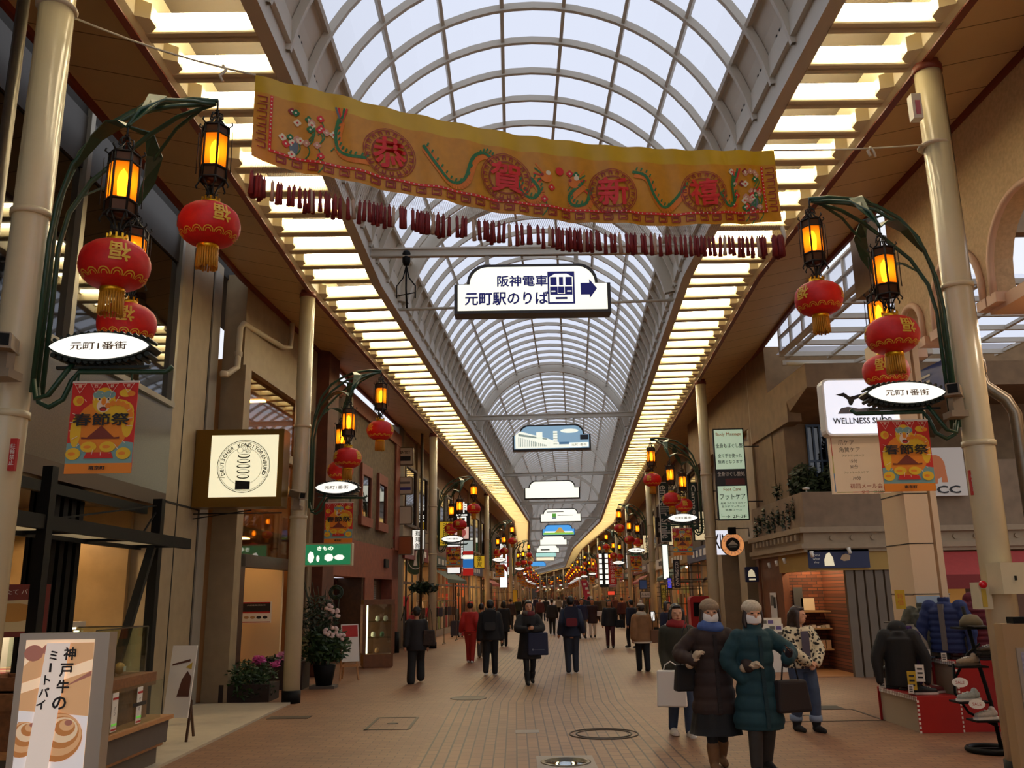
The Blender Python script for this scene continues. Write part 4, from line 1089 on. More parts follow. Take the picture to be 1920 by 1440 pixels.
for z0, z1, o_ in ((2.84, 2.95, .12), (2.62, 2.84, .03), (2.52, 2.62, .1), (2.45, 2.52, .05)):
    mb.bx(5.95 - o_, 13, 18.3 - o_, 18.5, z0, z1); mb.bx(5.95 - o_, 6.2, 18.5, 22.3, z0, z1)
for k in range(12): mb.bx(5.84, 5.95, 18.5 + k * .3, 18.62 + k * .3, 2.7, 2.82)
for k in range(16): mb.prism(circ(6.5 + k * .42, 2.73, .05, 10), 0, .03, 0, Matrix(((1, 0, 0, 0), (0, 0, -1, 18.275), (0, 1, 0, 0), (0, 0, 0, 1))))
mb.build('cornice', CORN, t)
mb = MB(); mb.bx(6.0, 8.5, 18.3, 18.5, 2.08, 2.45); mb.bx(6.0, 6.15, 18.5, 20.4, 2.08, 2.45); mb.build('yellow_fascia', mat('yellow_fascia', 'a8843a', .6), t)
mb = MB(); mb.bx(6.05, 6.3, 20.6, 22.2, 0, 2.45); mb.bx(6.05, 6.2, 20.4, 20.6, 0, 2.5); mb.bx(6.0, 6.2, 22.1, 22.3, 0, 2.5); mb.build('wood_panel', mat('red_brown_wood', '74401e', .5, noise=.2, nscale=8), t)
sh_ = mat('brown_shutter', '6c5c48', .5, noise=.1, nscale=3)
for k in range(6):
    mb = MB(); x = 6.72 + k * .2; mb.add([(x, 18.42, 0), (x + .2, 18.42, 0), (x + .2, 18.42, 2.08), (x, 18.42, 2.08), (x + .02, 18.36, 0), (x + .18, 18.36, 0), (x + .18, 18.36, 2.08), (x + .02, 18.36, 2.08)], [(4, 5, 6, 7), (0, 4, 7, 3), (1, 5, 6, 2)]); mb.build('folding_shutter', sh_, t)
mb = MB()
for k in range(6): mb.bx(7.95 + k * .09, 8.0 + k * .09, 18.36, 18.44, 0, 2.08)
mb.bx(7.9, 8.55, 18.45, 18.5, 0, 2.1); mb.build('shutter_stack', mat('dark_shutter', '3c3026', .6), t)
BRK = mat('brick_red', '7a4a30', .8)
nt = BRK.node_tree; bt = nt.nodes.new('ShaderNodeTexBrick'); tcx = nt.nodes.new('ShaderNodeTexCoord'); mp = nt.nodes.new('ShaderNodeMapping'); mp.inputs['Rotation'].default_value = (math.pi / 2, 0, 0)
nt.links.new(tcx.outputs['Object'], mp.inputs[0]); nt.links.new(mp.outputs[0], bt.inputs['Vector']); bt.inputs['Scale'].default_value = 1; bt.inputs['Brick Width'].default_value = .22; bt.inputs['Row Height'].default_value = .07; bt.inputs['Mortar Size'].default_value = .008
bt.inputs['Color1'].default_value = lin('8a4c2c'); bt.inputs['Color2'].default_value = lin('5c301c'); bt.inputs['Mortar'].default_value = lin('3c2a20'); nt.links.new(bt.outputs['Color'], nt.nodes['Principled BSDF'].inputs['Base Color'])
mb = MB(); mb.bx(6.2, 8.5, 20.4, 20.5, 0, 2.9); mb.bx(6.95, 7.0, 18.6, 20.4, 0, 2.9); mb.build('brick_wall', BRK, t)
mb = MB(); mb.bx(6.0, 8.5, 18.4, 20.5, -.02, .02); mb.build('shop_floor', mat('shop_floor_wood', '9c6a3c', .5), t)
mb = MB(); mb.bx(6.1, 8.5, 18.5, 20.5, 2.5, 2.55); mb.build('shop_ceiling', CREAMW, t)
for x, y in ((6.5, 19.2), (6.6, 20.0)):
    l = bpy.data.lights.new('print_shop_spot', 'SPOT'); l.energy = 32; l.color = (1, .75, .45); l.spot_size = 2.7; l.shadow_soft_size = .08
    o = bpy.data.objects.new('print_shop_spot', l); COL.objects.link(o); o.location = (x, y, 2.44)
BLUEF = mat('blue_frame', '2c4058', .4)
mb = MB()
for k in range(6): mb.beam((6.62 + k * .14, 19.56, 3.7), (6.62 + k * .14, 19.56, 5.3), .035, .05)
for z in (3.75, 4.5, 5.3): mb.beam((6.6, 19.56, z), (7.34, 19.56, z), .04, .05)
f_ = mb.build('window_frame', BLUEF, t)
mb = MB(); mb.quad((6.62, 19.58, 3.7), (7.32, 19.58, 3.7), (7.32, 19.58, 5.3), (6.62, 19.58, 5.3)); mb.build('pane', GLASSD, f_)
mb = MB(); mb.bx(7.75, 8.2, 19.54, 19.6, 3.7, 5.6); mb.build('balcony_door', DARK, t)
# balcony plants
for k, (x, y, n, r, hh) in enumerate(((6.35, 19.2, 900, (.35, .4, .5), 3.9), (6.3, 20.4, 700, (.25, .6, .4), 3.9), (7.0, 18.9, 800, (.4, .3, .45), 3.95), (7.7, 18.9, 900, (.42, .3, .6), 4.1), (7.3, 19.2, 700, (.3, .25, .7), 4.6))):
    mb = MB(); leaves(mb, (x, y, hh), r, n, .075); o = mb.build('balcony_shrub', LEAFD if k % 2 else mat('leaf_olive', '3a4420', .6, noise=.5, nscale=7))
    tag(o, 'dark leafy shrub on the concrete balcony, %s' % ('beside the corner of the parapet', 'at its arcade side', 'in front of the blue window', 'left of the menu board', 'tallest, against the wall')[k], 'shrub', 'balcony shrubs')
mb = MB()
for k in range(9): leaves(mb, (5.95, 18.9 + k * .38, 3.35 - .1 * (k % 3)), (.04, .1, .28), 50, .05)
o = mb.build('trailing_ivy', LEAFD); tag(o, 'ivy trailing over the arcade side of the concrete balcony', 'plant')
t = thing('balcony_lamp', 'small white mushroom lamp on the balcony parapet', 'lamp', at(1512, 925, 18.38)); t.location.z = 3.68
mb = MB(); mb.lathe([(.02, 0), (.02, .06), (.07, .06), (.075, .09), (0, .11)], 12); mb.build('lamp_head', PAPER, t)
# print shop fittings
t = thing('shop_sign', 'navy sign with a white stone figure on the yellow fascia of the print shop', 'sign')
a, b = at(1514, 1031, 18.25), at(1632, 1064, 18.25)
T = face(((a.x + b.x) / 2, 18.28, (a.z + b.z) / 2)); w_ = b.x - a.x; h_ = a.z - b.z
mb = MB(T); mb.bx(-w_ / 2, w_ / 2, -h_ / 2, h_ / 2, 0, .03); mb.build('board', mat('navy_board', '141c44', .5), t)
mb = MB(T); mb.flat([(-.3, -.14), (-.1, -.14), (-.12, .02), (-.18, .13), (-.25, .1), (-.3, -.02)], .033); mb.build('figure_print', mat('ivory_print', 'efe2bc', .5, emit=.5), t)
mb = MB(T); mb.flat([(.03, -.01), (.1, -.05), (.22, -.03), (.24, .06), (.15, .1), (.07, .07)], .033); mb.build('stone_print', mat('tan_print', 'b89a74', .5), t)
for k, s_ in enumerate(('home', 'what', 'shop')):
    mb = MB(T); mb.text(s_, T, .05, None, z=.034, dx=-.46, dy=.08 - k * .075); mb.build('lettering', PAPER, t)
SPW = mat('spotlight_white', 'e8e0d0', .4)
for k, (x, y, z) in enumerate(((5.88, 20.8, 2.3), (5.88, 20.2, 2.33), (5.88, 19.6, 2.36), (6.0, 18.12, 2.44), (6.75, 18.1, 2.5))):
    t = thing('spotlight', 'small white spotlight over the print shop front, %s from the left' % ordn(k), 'spotlight', (x, y, z), 0, 'print shop spotlights')
    mb = MB(); mb.cyl((0, 0, .02), (.02, -.02, -.1), .035, 10); mb.build('lamp_can', SPW, t)
    mb = MB(); mb.cyl((0, 0, .0), (.08, .1, .02), .01, 6); mb.build('arm', SPW, t)
t = thing('notice', 'white printed notice on the red brown wood panel of the print shop', 'notice')
T = face((6.04, 21.2, 1.35), (-1, 0, 0)); mb = MB(T); mb.bx(-.25, .25, -.3, .3, 0, .008); mb.bx(-.2, .05, .0, .24, .008, .011, 1); mb.bx(.02, .2, -.05, .2, .011, .013, 2); mb.build('sheet', [PAPER, mat('grey_ink'), INK], t)
for z, nm in ((1.22, 'upper'), (.86, 'middle'), (.42, 'lower')):
    mb = MB(); mb.bx(6.25, 6.9, 19.9, 20.38, z, z + .03); o = mb.build('shelf', mat('pale_shelf', 'c49a64', .5)); tag(o, '%s pale wooden shelf against the brick wall of the print shop' % nm, 'shelf')
for k, (x, z, w_, h_, c) in enumerate(((6.55, 1.26, .3, .26, 'e8d8b8'), (6.35, 1.26, .2, .5, '4a4a48'))):
    mb = MB(); mb.bx(x - w_ / 2, x + w_ / 2, 20.32, 20.36, z, z + h_); o = mb.build('framed_print', mat('print_%s' % c, c, .5)); tag(o, ['bright framed print leaning on the upper shelf of the print shop', 'dark patterned hanging print left of the bright frame'][k], 'print')
for k in range(5):
    mb = MB(); x = 6.3 + k * .12; mb.bx(x, x + .1, 20.0, 20.28, .45, .45 + .18); o = mb.build('storage_box', mat('pale_box', 'cfa678', .6)); tag(o, 'pale storage box on the lower print shop shelf, %s from the left' % ordn(k), 'box', 'storage boxes')
for k in range(6):
    mb = MB(); x = 6.3 + k * .1; mb.bx(x, x + .085, 20.0, 20.2, .89, .93 + .012 * (k % 3)); o = mb.build('print_stack', mat('stack_%d' % (k % 3), ('e8e0d0', 'c8b898', 'd8c8b0')[k % 3], .6)); tag(o, 'stack of prints on the middle print shop shelf, %s from the left' % ordn(k), 'paper', 'print stacks')
t = thing('card_rack', 'low white rack of picture cards outside the print shop door', 'rack', (5.55, 20.0, 0), -head(20))
mb = MB()
for k in range(4): mb.bx(-.3, .3, -.25 + k * .12, -.23 + k * .12, .1, .75 + k * .12)
mb.bx(-.3, .3, -.25, .25, 0, .1); mb.build('rack', WHITE, t)
for k in range(4):
    mb = MB()
    for j in range(4): mb.bx(-.27 + j * .14, -.16 + j * .14, -.262 + k * .12, -.252 + k * .12, .52 + k * .12, .7 + k * .12, (j + k) % 3)
    mb.build('cards', [PAPER, mat('grey_ink'), mat('violet_ink', '6a5a90', .6)], t)
# red awning shop in the side street
t = thing('awning', 'faded red awning over a shop in the side street behind the cream column', 'awning')
mb = MB(); mb.add([(8.35, 18.28, 2.42), (10.5, 18.28, 2.42), (10.5, 17.5, 1.95), (8.35, 17.5, 1.95)], [(0, 1, 2, 3)]); mb.build('canvas', mat('red_canvas', 'a83a34', .7, noise=.1), t)
mb = MB(); mb.bx(8.35, 10.5, 17.48, 17.5, 1.68, 1.95); mb.build('valance', mat('dark_red_canvas', '7c1c14', .7), t)
mb = MB(); mb.bx(8.3, 13, 18.9, 19.0, 0, 2.9); struct('wall_side_shop', mb, mat('side_shop_wall', '6a4020', .6))
mb = MB(); mb.bx(9.0, 9.35, 18.8, 18.9, .9, 1.9); o = mb.build('shop_door', mat('amber_door', 'b07a34', .5, emit=.3)); tag(o, 'amber lit shop door under the red awning', 'door')
t = thing('shop_sign', 'white sign reading TCC with an orange figure above the red awning', 'sign')
a, b = at(1735, 838, 17.9), at(1815, 925, 17.9)
T = face(((a.x + b.x) / 2, 18.2, (a.z + b.z) / 2)); mb = MB(T); mb.bx(-.5, .5, -.5, .5, 0, .06); mb.build('panel', mat('white_sign_panel', 'e0d6c8', .5), t)
mb = MB(T); mb.flat(circ(-.1, .1, .2, 18, .25), .063); mb.flat([(-.3, -.25), (-.1, -.25), (-.05, 0), (-.25, 0)], .064); mb.flat([(.0, -.22), (.12, -.22), (.1, .05), (0, .05)], .064); mb.build('figure_print', mat('orange_print', 'd87838', .5), t)
mb = MB(T); mb.text('TCC', T, .16, .72, z=.066, dy=-.37, bold=.03); mb.build('lettering', INK, t)
mb = MB(); mb.bx(6.2, 13, 18.35, 18.5, 4.2, 7); struct('wall_side_upper', mb, CONCG) if False else None
# beige terrace beyond the corner building, its column and signs
mb = MB()
wb(mb, 1, 22.4, 29.5, 5.3, 6, 3.0, 7.4); wb(mb, 1, 22.4, 22.9, 5.2, 6, 0, 7.4); wb(mb, 1, 24.6, 25.6, 5.25, 6, 0, 3); wb(mb, 1, 28.5, 29.5, 5.25, 6, 0, 3); wb(mb, 1, 22.5, 29.5, 6.0, 6.2, 0, 3.0)
struct('wall_right_terrace', mb, STONE)
mb = MB()
for y in (23.3, 23.9, 26.2, 27.3): wb(mb, 1, y, y + .25, 5.6, 5.7, 0, 2.9)
struct('window_3', mb, DARK)
def vsign(name, label, u0, v0, u1, v1, Y, mface, mcase, thick=.12, group=None, rad=.02):
    return boxsign(name, label, u0, v0, u1, v1, Y, thick, mface, mcase, rad, group)
LGREEN = mat('lit_pale_green', 'c8e0c0', .5, emit=.45)
t, T, w_, h_ = vsign('lit_sign', 'tall pale green lit sign for body massage and foot care, 2F-3F', 1336, 804, 1406, 975, 21.6, LGREEN, IRON)
mb = MB(T); mb.bx(-w_ / 2 + .02, w_ / 2 - .02, -.3, .12, .008, .012); mb.build('dark_band', mat('black_panel', '141010', .4), t)
mb = MB(T); mb.bx(-.15, w_ / 2 - .06, -.27, -.12, .013, .015); mb.build('photo_print', mat('maroon_print', '6a2c2c', .5), t)
OR = mat('orange_ink', 'c8702c', .6)
for body, dy, h, w2, mm in (('Body Massage', .98, .1, .62, OR), ('全身もほぐし整', .7, .12, .66, INK), ('全て手を使った', .45, .1, .58, INK), ('施術となります', .3, .09, .6, INK), ('全身ほぐし整処', .0, .12, .66, PAPER), ('Foot Care', -.38, .08, .42, OR), ('フットケア', -.56, .14, .62, INK), ('角質 スクラブ 爪ケア', -.72, .05, .6, INK), ('足ツボ マッサージ', -.8, .05, .56, INK), ('各種コース', -.88, .05, .4, INK), ('└→ 2F-3F', -1.03, .1, .6, INK)):
    mb = MB(T); mb.text(body, T, h, w2, z=.016, dy=dy, bold=.01); mb.build('lettering', mm, t)
t = thing('lit_sign', 'round orange lit coffee sign hanging from a black bracket', 'sign', (at(1353, 1021, 23.5) + at(1395, 1021, 23.5)) / 2, -head(23))
T = face((0, 0, 0)); mb = MB(T); mb.prism(circ(0, 0, .3, 32), -.12, 0); mb.build('drum', mat('dark_orange_case', '6a3414', .5), t)
mb = MB(T); mb.prism(circ(0, 0, .29, 32), 0, .006); mb.build('orange_ring', mat('lit_orange', 'e89a5c', .5, emit=.7), t)
mb = MB(T); ring(mb, 0, 0, .185, .195, .009, 1, T); mb.flat(circ(0, 0, .18, 28), .008, 0); mb.flat([(-.12, .0), (-.06, .06), (0, .11), (.06, .06), (.12, .0)], .01, 1); mb.bx(-.13, .13, -.02, -.005, .009, .01, 1); mb.bx(-.09, .09, -.07, -.05, .009, .01, 1); mb.build('emblem', [INK, PAPER], t)
mb = MB(T)
for txt, a0, a1, rd in (('HONOLULU', 155, 25, 1), ('COFFEE', 215, 325, -1)):
    for k, ch in enumerate(txt):
        a = math.radians(a0 + (a1 - a0) * k / (len(txt) - 1))
        mb.text(ch, T @ Matrix.Translation((.24 * math.cos(a), .24 * math.sin(a), 0)) @ Matrix.Rotation(a - math.pi / 2 * rd, 4, 'Z'), .06, None, 0, .02, .01)
mb.build('lettering', PAPER, t)
mb = MB(); mb.tube([(.45, .05, .2), (.45, .05, .42), (.0, .05, .42), (0, .05, .28)], .015, 6); mb.bx(-.1, .1, -.05, .1, .26, .45); mb.build('bracket', BLACK, t)
t = thing('lit_sign', 'white lit letter sign KIN partly behind the round coffee sign', 'sign', at(1352, 1015, 24.6), -head(24))
T = face((0, 0, 0)); mb = MB(T); mb.bx(-.2, .25, -.36, .3, -.08, 0); mb.build('lit_face', mat('lit_cool_white'), t)
mb = MB(T); mb.text('KIN', T, .4, .36, z=.004, bold=.02); mb.build('lettering', INK, t)
t, T, w_, h_ = vsign('projecting_sign', 'small navy square sign with a white figure beside the print shop', 1397, 1063, 1423, 1091, 22.2, mat('navy_board'), mat('navy_board'))
mb = MB(T); mb.flat([(-.1, -.06), (.08, -.06), (.06, .06), (0, .13), (-.08, .08)], .012); mb.bx(-.08, .08, -.14, -.1, .009, .012); mb.build('figure_print', mat('ivory_print'), t)
# ------------------------------------------------------------------ hanging signs along the vault
RIM = mat('sign_rim_brown', '241a12', .4)
def sign_poly(w, h):
    k = []
    x0, x1 = w / 2, w / 2 - .08 * w
    r = .12 * w
    pts = [(-x0, -h / 2), (x0, -h / 2), (x0, h * .1), (x1, h * .1)]
    pts += [(x1 - r + r * math.cos(math.pi / 2 * q / 8), h * .1 + h * .4 * math.sin(math.pi / 2 * q / 8)) for q in range(1, 9)]
    pts += [(-x, y) for x, y in reversed(pts[2:])]
    return pts
def hang_sign(label, Y, ztop, w, fm, s_off=0.0):
    h = w * .33
    c = P(s_off, Y, ztop - h / 2)
    t = thing('hanging_sign', label, 'sign', c, -head(Y + .5), 'hanging signs under the vault')
    T = face((0, 0, 0))
    po = sign_poly(w, h)
    mb = MB(T); mb.prism(po, -.32, -.0); mb.build('rim_case', RIM, t)
    mb = MB(T); mb.prism([(x * .955, y * .88 + (.0 if y < 0 else -.0)) for x, y in po], 0, .012); mb.prism([(x * .955, y * .88) for x, y in po], -.332, -.32); mb.build('lit_face', fm, t)
    mb = MB(T)
    for x in (-w * .29, w * .29): mb.bx(x - .035, x + .035, h / 2 - .02, h / 2 + 7.5 - ztop, -.2, -.12); mb.bx(x - .06, x + .06, h / 2 - .01, h / 2 + .05, -.24, -.08)
    mb.build('hanger', GREYS, t)
    return t, T, w, h
LITW = mat('lit_warm_white', 'fbfbe6', .5, emit=.95)
BLUEI = mat('deep_blue_ink', '1a1f96', .5)
t, T, w_, h_ = hang_sign('white lit hanging sign with blue characters, a train picture and an arrow', 14.2, 7.2, 2.66, LITW)
mb = MB(T); mb.text('阪神電車', T, .2, .86, 0, .025, .016, dx=-.17, dy=.13); mb.build('lettering', BLUEI, t)
mb = MB(T); mb.text('元町駅のりば', T, .24, 1.42, 0, .025, .016, dx=-.44, dy=-.18); mb.build('lettering', BLUEI, t)
mb = MB(T); cx0, cy0 = .49, -.01
mb.bx(cx0 - .23, cx0 + .23, cy0 - .28, cy0 + .3, .012, .016, 0)
mb.flat([(cx0 - .2, cy0 - .25), (cx0 + .2, cy0 - .25), (cx0 + .2, cy0 + .2), (cx0 + .1, cy0 + .26), (cx0 - .1, cy0 + .26), (cx0 - .2, cy0 + .2)], .018, 1)
for x0, x1, y0, y1 in ((-.185, -.075, .05, .2), (.075, .185, .05, .2), (-.035, .035, .05, .2), (-.19, .19, -.12, .03), (-.1, .1, -.2, -.16)): mb.bx(cx0 + x0, cx0 + x1, cy0 + y0, cy0 + y1, .018, .021, 0)
for x0, x1, y0, y1 in ((-.17, -.1, -.065, -.045), (.1, .17, -.065, -.045), (-.06, -.053, -.1, .2), (.053, .06, -.1, .2), (-.06, .06, -.1, -.093)): mb.bx(cx0 + x0, cx0 + x1, cy0 + y0, cy0 + y1, .021, .023, 1)
mb.build('train_picture', [BLUEI, LITW], t)
mb = MB(T); mb.flat([(.82, -.13), (.97, -.13), (.97, -.2), (1.1, -.02), (.97, .15), (.97, .08), (.82, .08)], .016); mb.build('arrow', BLUEI, t)
SKYB = mat('lit_sky_blue', '8fb4cc', .5, emit=.55)
t, T, w_, h_ = hang_sign('lit hanging picture sign with pale colonnaded buildings under a cloudy sky', 28.84, 7.18, 2.6, SKYB)
mb = MB(T)
mb.flat([(-1.2, -.36), (1.0, -.36), (.9, -.25), (.3, -.2), (-.1, -.05), (-1.05, .22), (-1.2, .1)], .014, 0)
for k in range(16): x = -1.1 + k * .06; mb.flat([(x, -.3), (x + .025, -.3), (x + .025, .02 - k * .018), (x, .02 - k * .018)], .016, 1)
mb.flat([(-1.1, .14), (-.15, -.04), (-.15, -.08), (-1.1, .06)], .017, 1)
mb.bx(.06, .2, -.3, .2, .014, .018, 0); mb.bx(-.5, -.3, -.1, .18, .013, .017, 0)
for k in range(5): mb.bx(.06, .2, -.24 + k * .09, -.22 + k * .09, .018, .02, 1)
mb.flat(circ(.6, .2, .3, 14, .07), .015, 0); mb.bx(.95, 1.22, -.1, .06, .013, .015, 2); mb.bx(.6, 1.22, -.34, -.2, .018, .021, 3); mb.bx(.25, .58, -.25, -.17, .018, .021, 4)
mb.build('picture', [mat('lit_cream_stone', 'f4f6e4', .5, emit=.8), mat('lit_stone_shade', '9fb0a8', .5, emit=.4), mat('dark_slate', '30343c', .5), LITW, mat('lit_steel_blue', '5a86aa', .5, emit=.4)], t)
mb = MB(T); mb.text('元町1番街', T, .09, .5, 0, 0, .023, dx=.91, dy=-.27); mb.build('lettering', INK, t)
hang_sign('plain white lit hanging sign without any writing, third along the vault', 43.45, 7.15, 2.75, LITW, -.35)
t, T, w_, h_ = hang_sign('white lit hanging sign with a small green emblem, fourth along the vault', 57.75, 7.1, 2.7, LITW, -.15)
mb = MB(T); mb.bx(-.55, -.3, -.12, .12, .013, .017, 0); mb.bx(-.55, -.3, -.2, -.13, .013, .017, 1); mb.bx(-.2, .8, -.02, .02, .013, .016, 2); mb.bx(-.9, .2, .2, .25, .013, .016, 2); mb.build('print', [mat('green_emblem', '6cc04a', .5, emit=.4), mat('blue_emblem', '4a90b0', .5), mat('grey_print')], t)
t, T, w_, h_ = hang_sign('blue lit hanging picture sign with green fields, fifth along the vault', 70.15, 7.0, 2.6, mat('lit_bright_blue', '4a9ade', .5, emit=.9), -.5)
mb = MB(T); mb.bx(-1.2, 1.2, -.36, -.2, .013, .017, 0); mb.flat([(-.3, -.2), (.5, -.2), (.2, .2), (.05, .2)], .018, 1); mb.bx(-1.1, 1.1, -.2, -.1, .013, .016, 2); mb.build('picture', [mat('lit_grass', '8cc850', .5, emit=.8), mat('lit_gold', 'd8a850', .5, emit=.6), LITW], t)
for k, (Y, s_, lab, m_) in enumerate(((84.15, -1.0, 'white lit hanging sign, sixth along the vault', LITW), (100.15, -1.3, 'white lit hanging sign with a notch and dark bar, seventh along the vault', LITW), (112.15, -1.25, 'pale teal lit hanging sign, eighth along the vault', mat('lit_teal', 'a8dcd0', .5, emit=.8)), (125.15, -1.6, 'cream lit hanging sign, ninth along the vault', mat('lit_cream', 'fbe8c4', .5, emit=.9)), (150.15, -4.4, 'blue and white lit hanging sign far off at the left of the bend', mat('lit_bright_blue')))):
    t, T, w_, h_ = hang_sign(lab, Y, 7.0, 2.6, m_, s_ * .5)
    if k == 1: mb = MB(T); mb.bx(-.8, .2, -.15, -.03, .013, .017); mb.build('dark_bar', INK, t)
# black wire hook hanging from the first tie beam
t = thing('wire_hook', 'tangle of black wire hanging from the first tie beam, left of the blue train sign', 'wire')
a = at(762, 485, 14.3)
mb = MB()
mb.tube([a, a + Vector((0, 0, -.55)), a + Vector((.02, 0, -.9))], .018, 6)
for q in (-1, 1): mb.tube([a + Vector((0, 0, -.12)), a + Vector((q * .05, 0, -.35)), a + Vector((q * .16, 0, -.5)), a + Vector((q * .16, 0, -.72))], .012, 6)
mb.tube([a + Vector((-.16, 0, -.68)), a + Vector((.16, 0, -.62))], .01, 6)
mb.build('wire', BLACK, t)
mb = MB(); mb.lathe([(.05, -.12), (.07, -.06), (.07, .1), (.05, .14)], 10, a); mb.build('clamp', BLACK, t)
# ------------------------------------------------------------------ the rows of shops further on
WC = ['87704f', '9c8662', '6c5a44', 'b29c74', '84644c', '8f7d68', 'a08e76', '5e5242', '94694a']
WNAME = ['brown', 'tan', 'dark brown', 'sandy', 'reddish brown', 'grey brown', 'pale grey', 'charcoal', 'terracotta']
LC = ['e8b878', 'f0c890', 'e0a868', 'f4d8b0', 'f0e0c8', 'd89858']
FC = ['7a1c18', '2c3a5c', 'c8b89c', '284030', '9c7a3c', '5c4a3c', 'b83a30', 'd8d0c0']
FN = ['dark red', 'navy', 'cream', 'green', 'ochre', 'brown', 'red', 'white']
def shop(sg, y0, y1, k, lab=None):
    rr = R.random
    side = 'left' if sg < 0 else 'right'
    wi, fi = (k * 4 + (sg > 0) * 2) % 9, (k * 3 + (sg > 0)) % 8
    t = thing('shopfront', lab or '%s shop building, %s fascia, %s past the %s' % (WNAME[wi], FN[fi], ordn(k), 'left brown stone building' if sg < 0 else 'right beige terrace'), 'shopfront')
    zf = 2.7 + .3 * rr()
    mb = MB(); wb(mb, sg, y0, y1, 5.28, 6.0, zf + .45, 7.45); wb(mb, sg, y0, y0 + .35, 5.22, 6.0, 0, 7.45); wb(mb, sg, y1 - .3, y1, 5.25, 6, 0, zf + .45)
    if k % 3 == 0: wb(mb, sg, (y0 + y1) / 2 - .2, (y0 + y1) / 2 + .2, 5.2, 6, 0, 7.45)
    mb.build('wall', mat('shop_wall_%d' % wi, WC[wi], .7, noise=.18, nscale=3), t)
    n = 2 + k % 3
    for q in range(n):
        a = y0 + .5 + (y1 - y0 - 1) * q / n; b = a + (y1 - y0 - 1) / n - .35
        f_ = None
        mb = MB(); z0, z1 = 4.2, 6.2
        for (p0, p1) in ((a - .05, a + .05), (b - .05, b + .05)): wb(mb, sg, p0, p1, 5.2, 5.3, z0, z1)
        wb(mb, sg, a - .1, b + .1, 5.17, 5.3, z0 - .1, z0); wb(mb, sg, a - .05, b + .05, 5.2, 5.3, z1, z1 + .08)
        f_ = mb.build('window_frame', FRAME if k % 2 else WOODD, t)
        mb = MB(); wb(mb, sg, a, b, 5.26, 5.275, z0, z1); mb.build('pane', GLASSD, f_)
    mb = MB(); wb(mb, sg, y0, y1, 5.12, 6, zf, zf + .5); mb.build('fascia', mat('fascia_%d' % fi, FC[fi], .5), t)
    mb = MB()
    for q in range(4): wb(mb, sg, y0 + (y1 - y0) * (.2 + .15 * q), y0 + (y1 - y0) * (.28 + .15 * q), 5.1, 5.12, zf + .15, zf + .38)
    mb.build('fascia_letters', PAPER if fi not in (2, 7) else INK, t)
    li = (k * 5 + 2 * (sg > 0)) % 6
    mb = MB(); wb(mb, sg, y0, y1, 7.0, 7.1, 0, 3.4); wb(mb, sg, y0, y1, 5.3, 7.1, zf - .02, zf); wb(mb, sg, y1 - .15, y1 - .1, 5.4, 7, 0, zf); mb.build('interior_wall', mat('shop_inside_%d' % li, LC[li], .6), t)
    mb = MB()
    for q in (.3, .7): wb(mb, sg, y0 + (y1 - y0) * q - .4, y0 + (y1 - y0) * q + .4, 5.7, 6.4, zf - .07, zf - .03)
    mb.build('ceiling_lamp', mat('shop_lamp'), t)
    mb = MB()
    for q in range(5):
        a = y0 + .6 + (y1 - y0 - 1.6) * q / 4
        wb(mb, sg, a, a + .6, 6.6, 6.95, 0, .6 + .9 * rr(), q % 4)
    mb.build('goods_display', [mat('goods_%s' % c, c, .6, noise=.5, nscale=9) for c in ('8a4a30', '3a3a44', 'c8b08a', '9a2c28')], t)
    mb = MB()
    for q in range(1, int((y1 - y0) / 1.2)): wb(mb, sg, y0 + q * 1.2, y0 + q * 1.2 + .06, 5.27, 5.33, 0, zf)
    wb(mb, sg, y0 + .3, y1 - .3, 5.25, 5.35, 0, .25); wb(mb, sg, y0 + .3, y1 - .3, 5.27, 5.33, 2.1, 2.18); mb.build('window_bars', FRAME if k % 2 else mat('bar_dark', '2a221a', .4), t)
    mb = MB()
    for r_ in range(5):
        for c_ in range(6):
            s0 = 5.42 + c_ * .26; hh = .15 + .2 * rr(); wb(mb, sg, y1 - .32, y1 - .16, s0, s0 + .12 + .1 * rr(), .3 + r_ * .44, .3 + r_ * .44 + hh, int(rr() * 6))
        wb(mb, sg, y1 - .34, y1 - .15, 5.4, 7.0, .27 + r_ * .44, .3 + r_ * .44, 6)
    for q in range(int((y1 - y0) / .55)):
        a = y0 + .4 + q * .55; wb(mb, sg, a, a + .18 + .25 * rr(), 5.4, 5.6, .25, .5 + 1.2 * rr(), int(rr() * 6))
    o_ = mb.build('shelf_goods', [mat('sg_%s' % c, c, .6) for c in ('c86a3c', 'e8d8b8', '3c3a44', 'b8343a', '7a8c5a', '4a3424')] + [WOODL], t); o_['kind'] = 'stuff'
    if y0 < 110:
        ss = 4.45 + .3 * rr(); z0 = 3.2 + 1.2 * rr(); z1 = z0 + .7 + 1.2 * rr(); ci = int(rr() * 8); yy = y0 + .6 + 2 * rr()
        b_ = thing('blade_sign', '%s projecting sign over the %s shop past the %s' % (('white', 'red', 'yellow', 'blue', 'black', 'green', 'cream', 'orange')[ci], ordn(k), 'left brown stone building' if sg < 0 else 'right beige terrace'), 'sign')
        mb = MB(); wb(mb, sg, yy, yy + .18, ss, 5.2, z0, z1); mb.build('case', IRON, b_)
        mb = MB(); wb(mb, sg, yy - .012, yy, ss + .03, 5.17, z0 + .03, z1 - .03); mb.build('lit_face', mat('blade_%d' % ci, ('f4f0e4', 'b0241c', 'd8b02c', '2c5a9c', '1a1614', '2c6a44', 'e8d0a0', 'd87830')[ci], .5, emit=(.9, .4, .5, .5, 0, .3, .7, .5)[ci]), b_)
        n_ = max(2, int((z1 - z0) / .42)); mb = MB()
        w_ = (5.14 - ss) * .62
        c0 = P(sg * (ss + 5.2) / 2, yy - .014, 0)
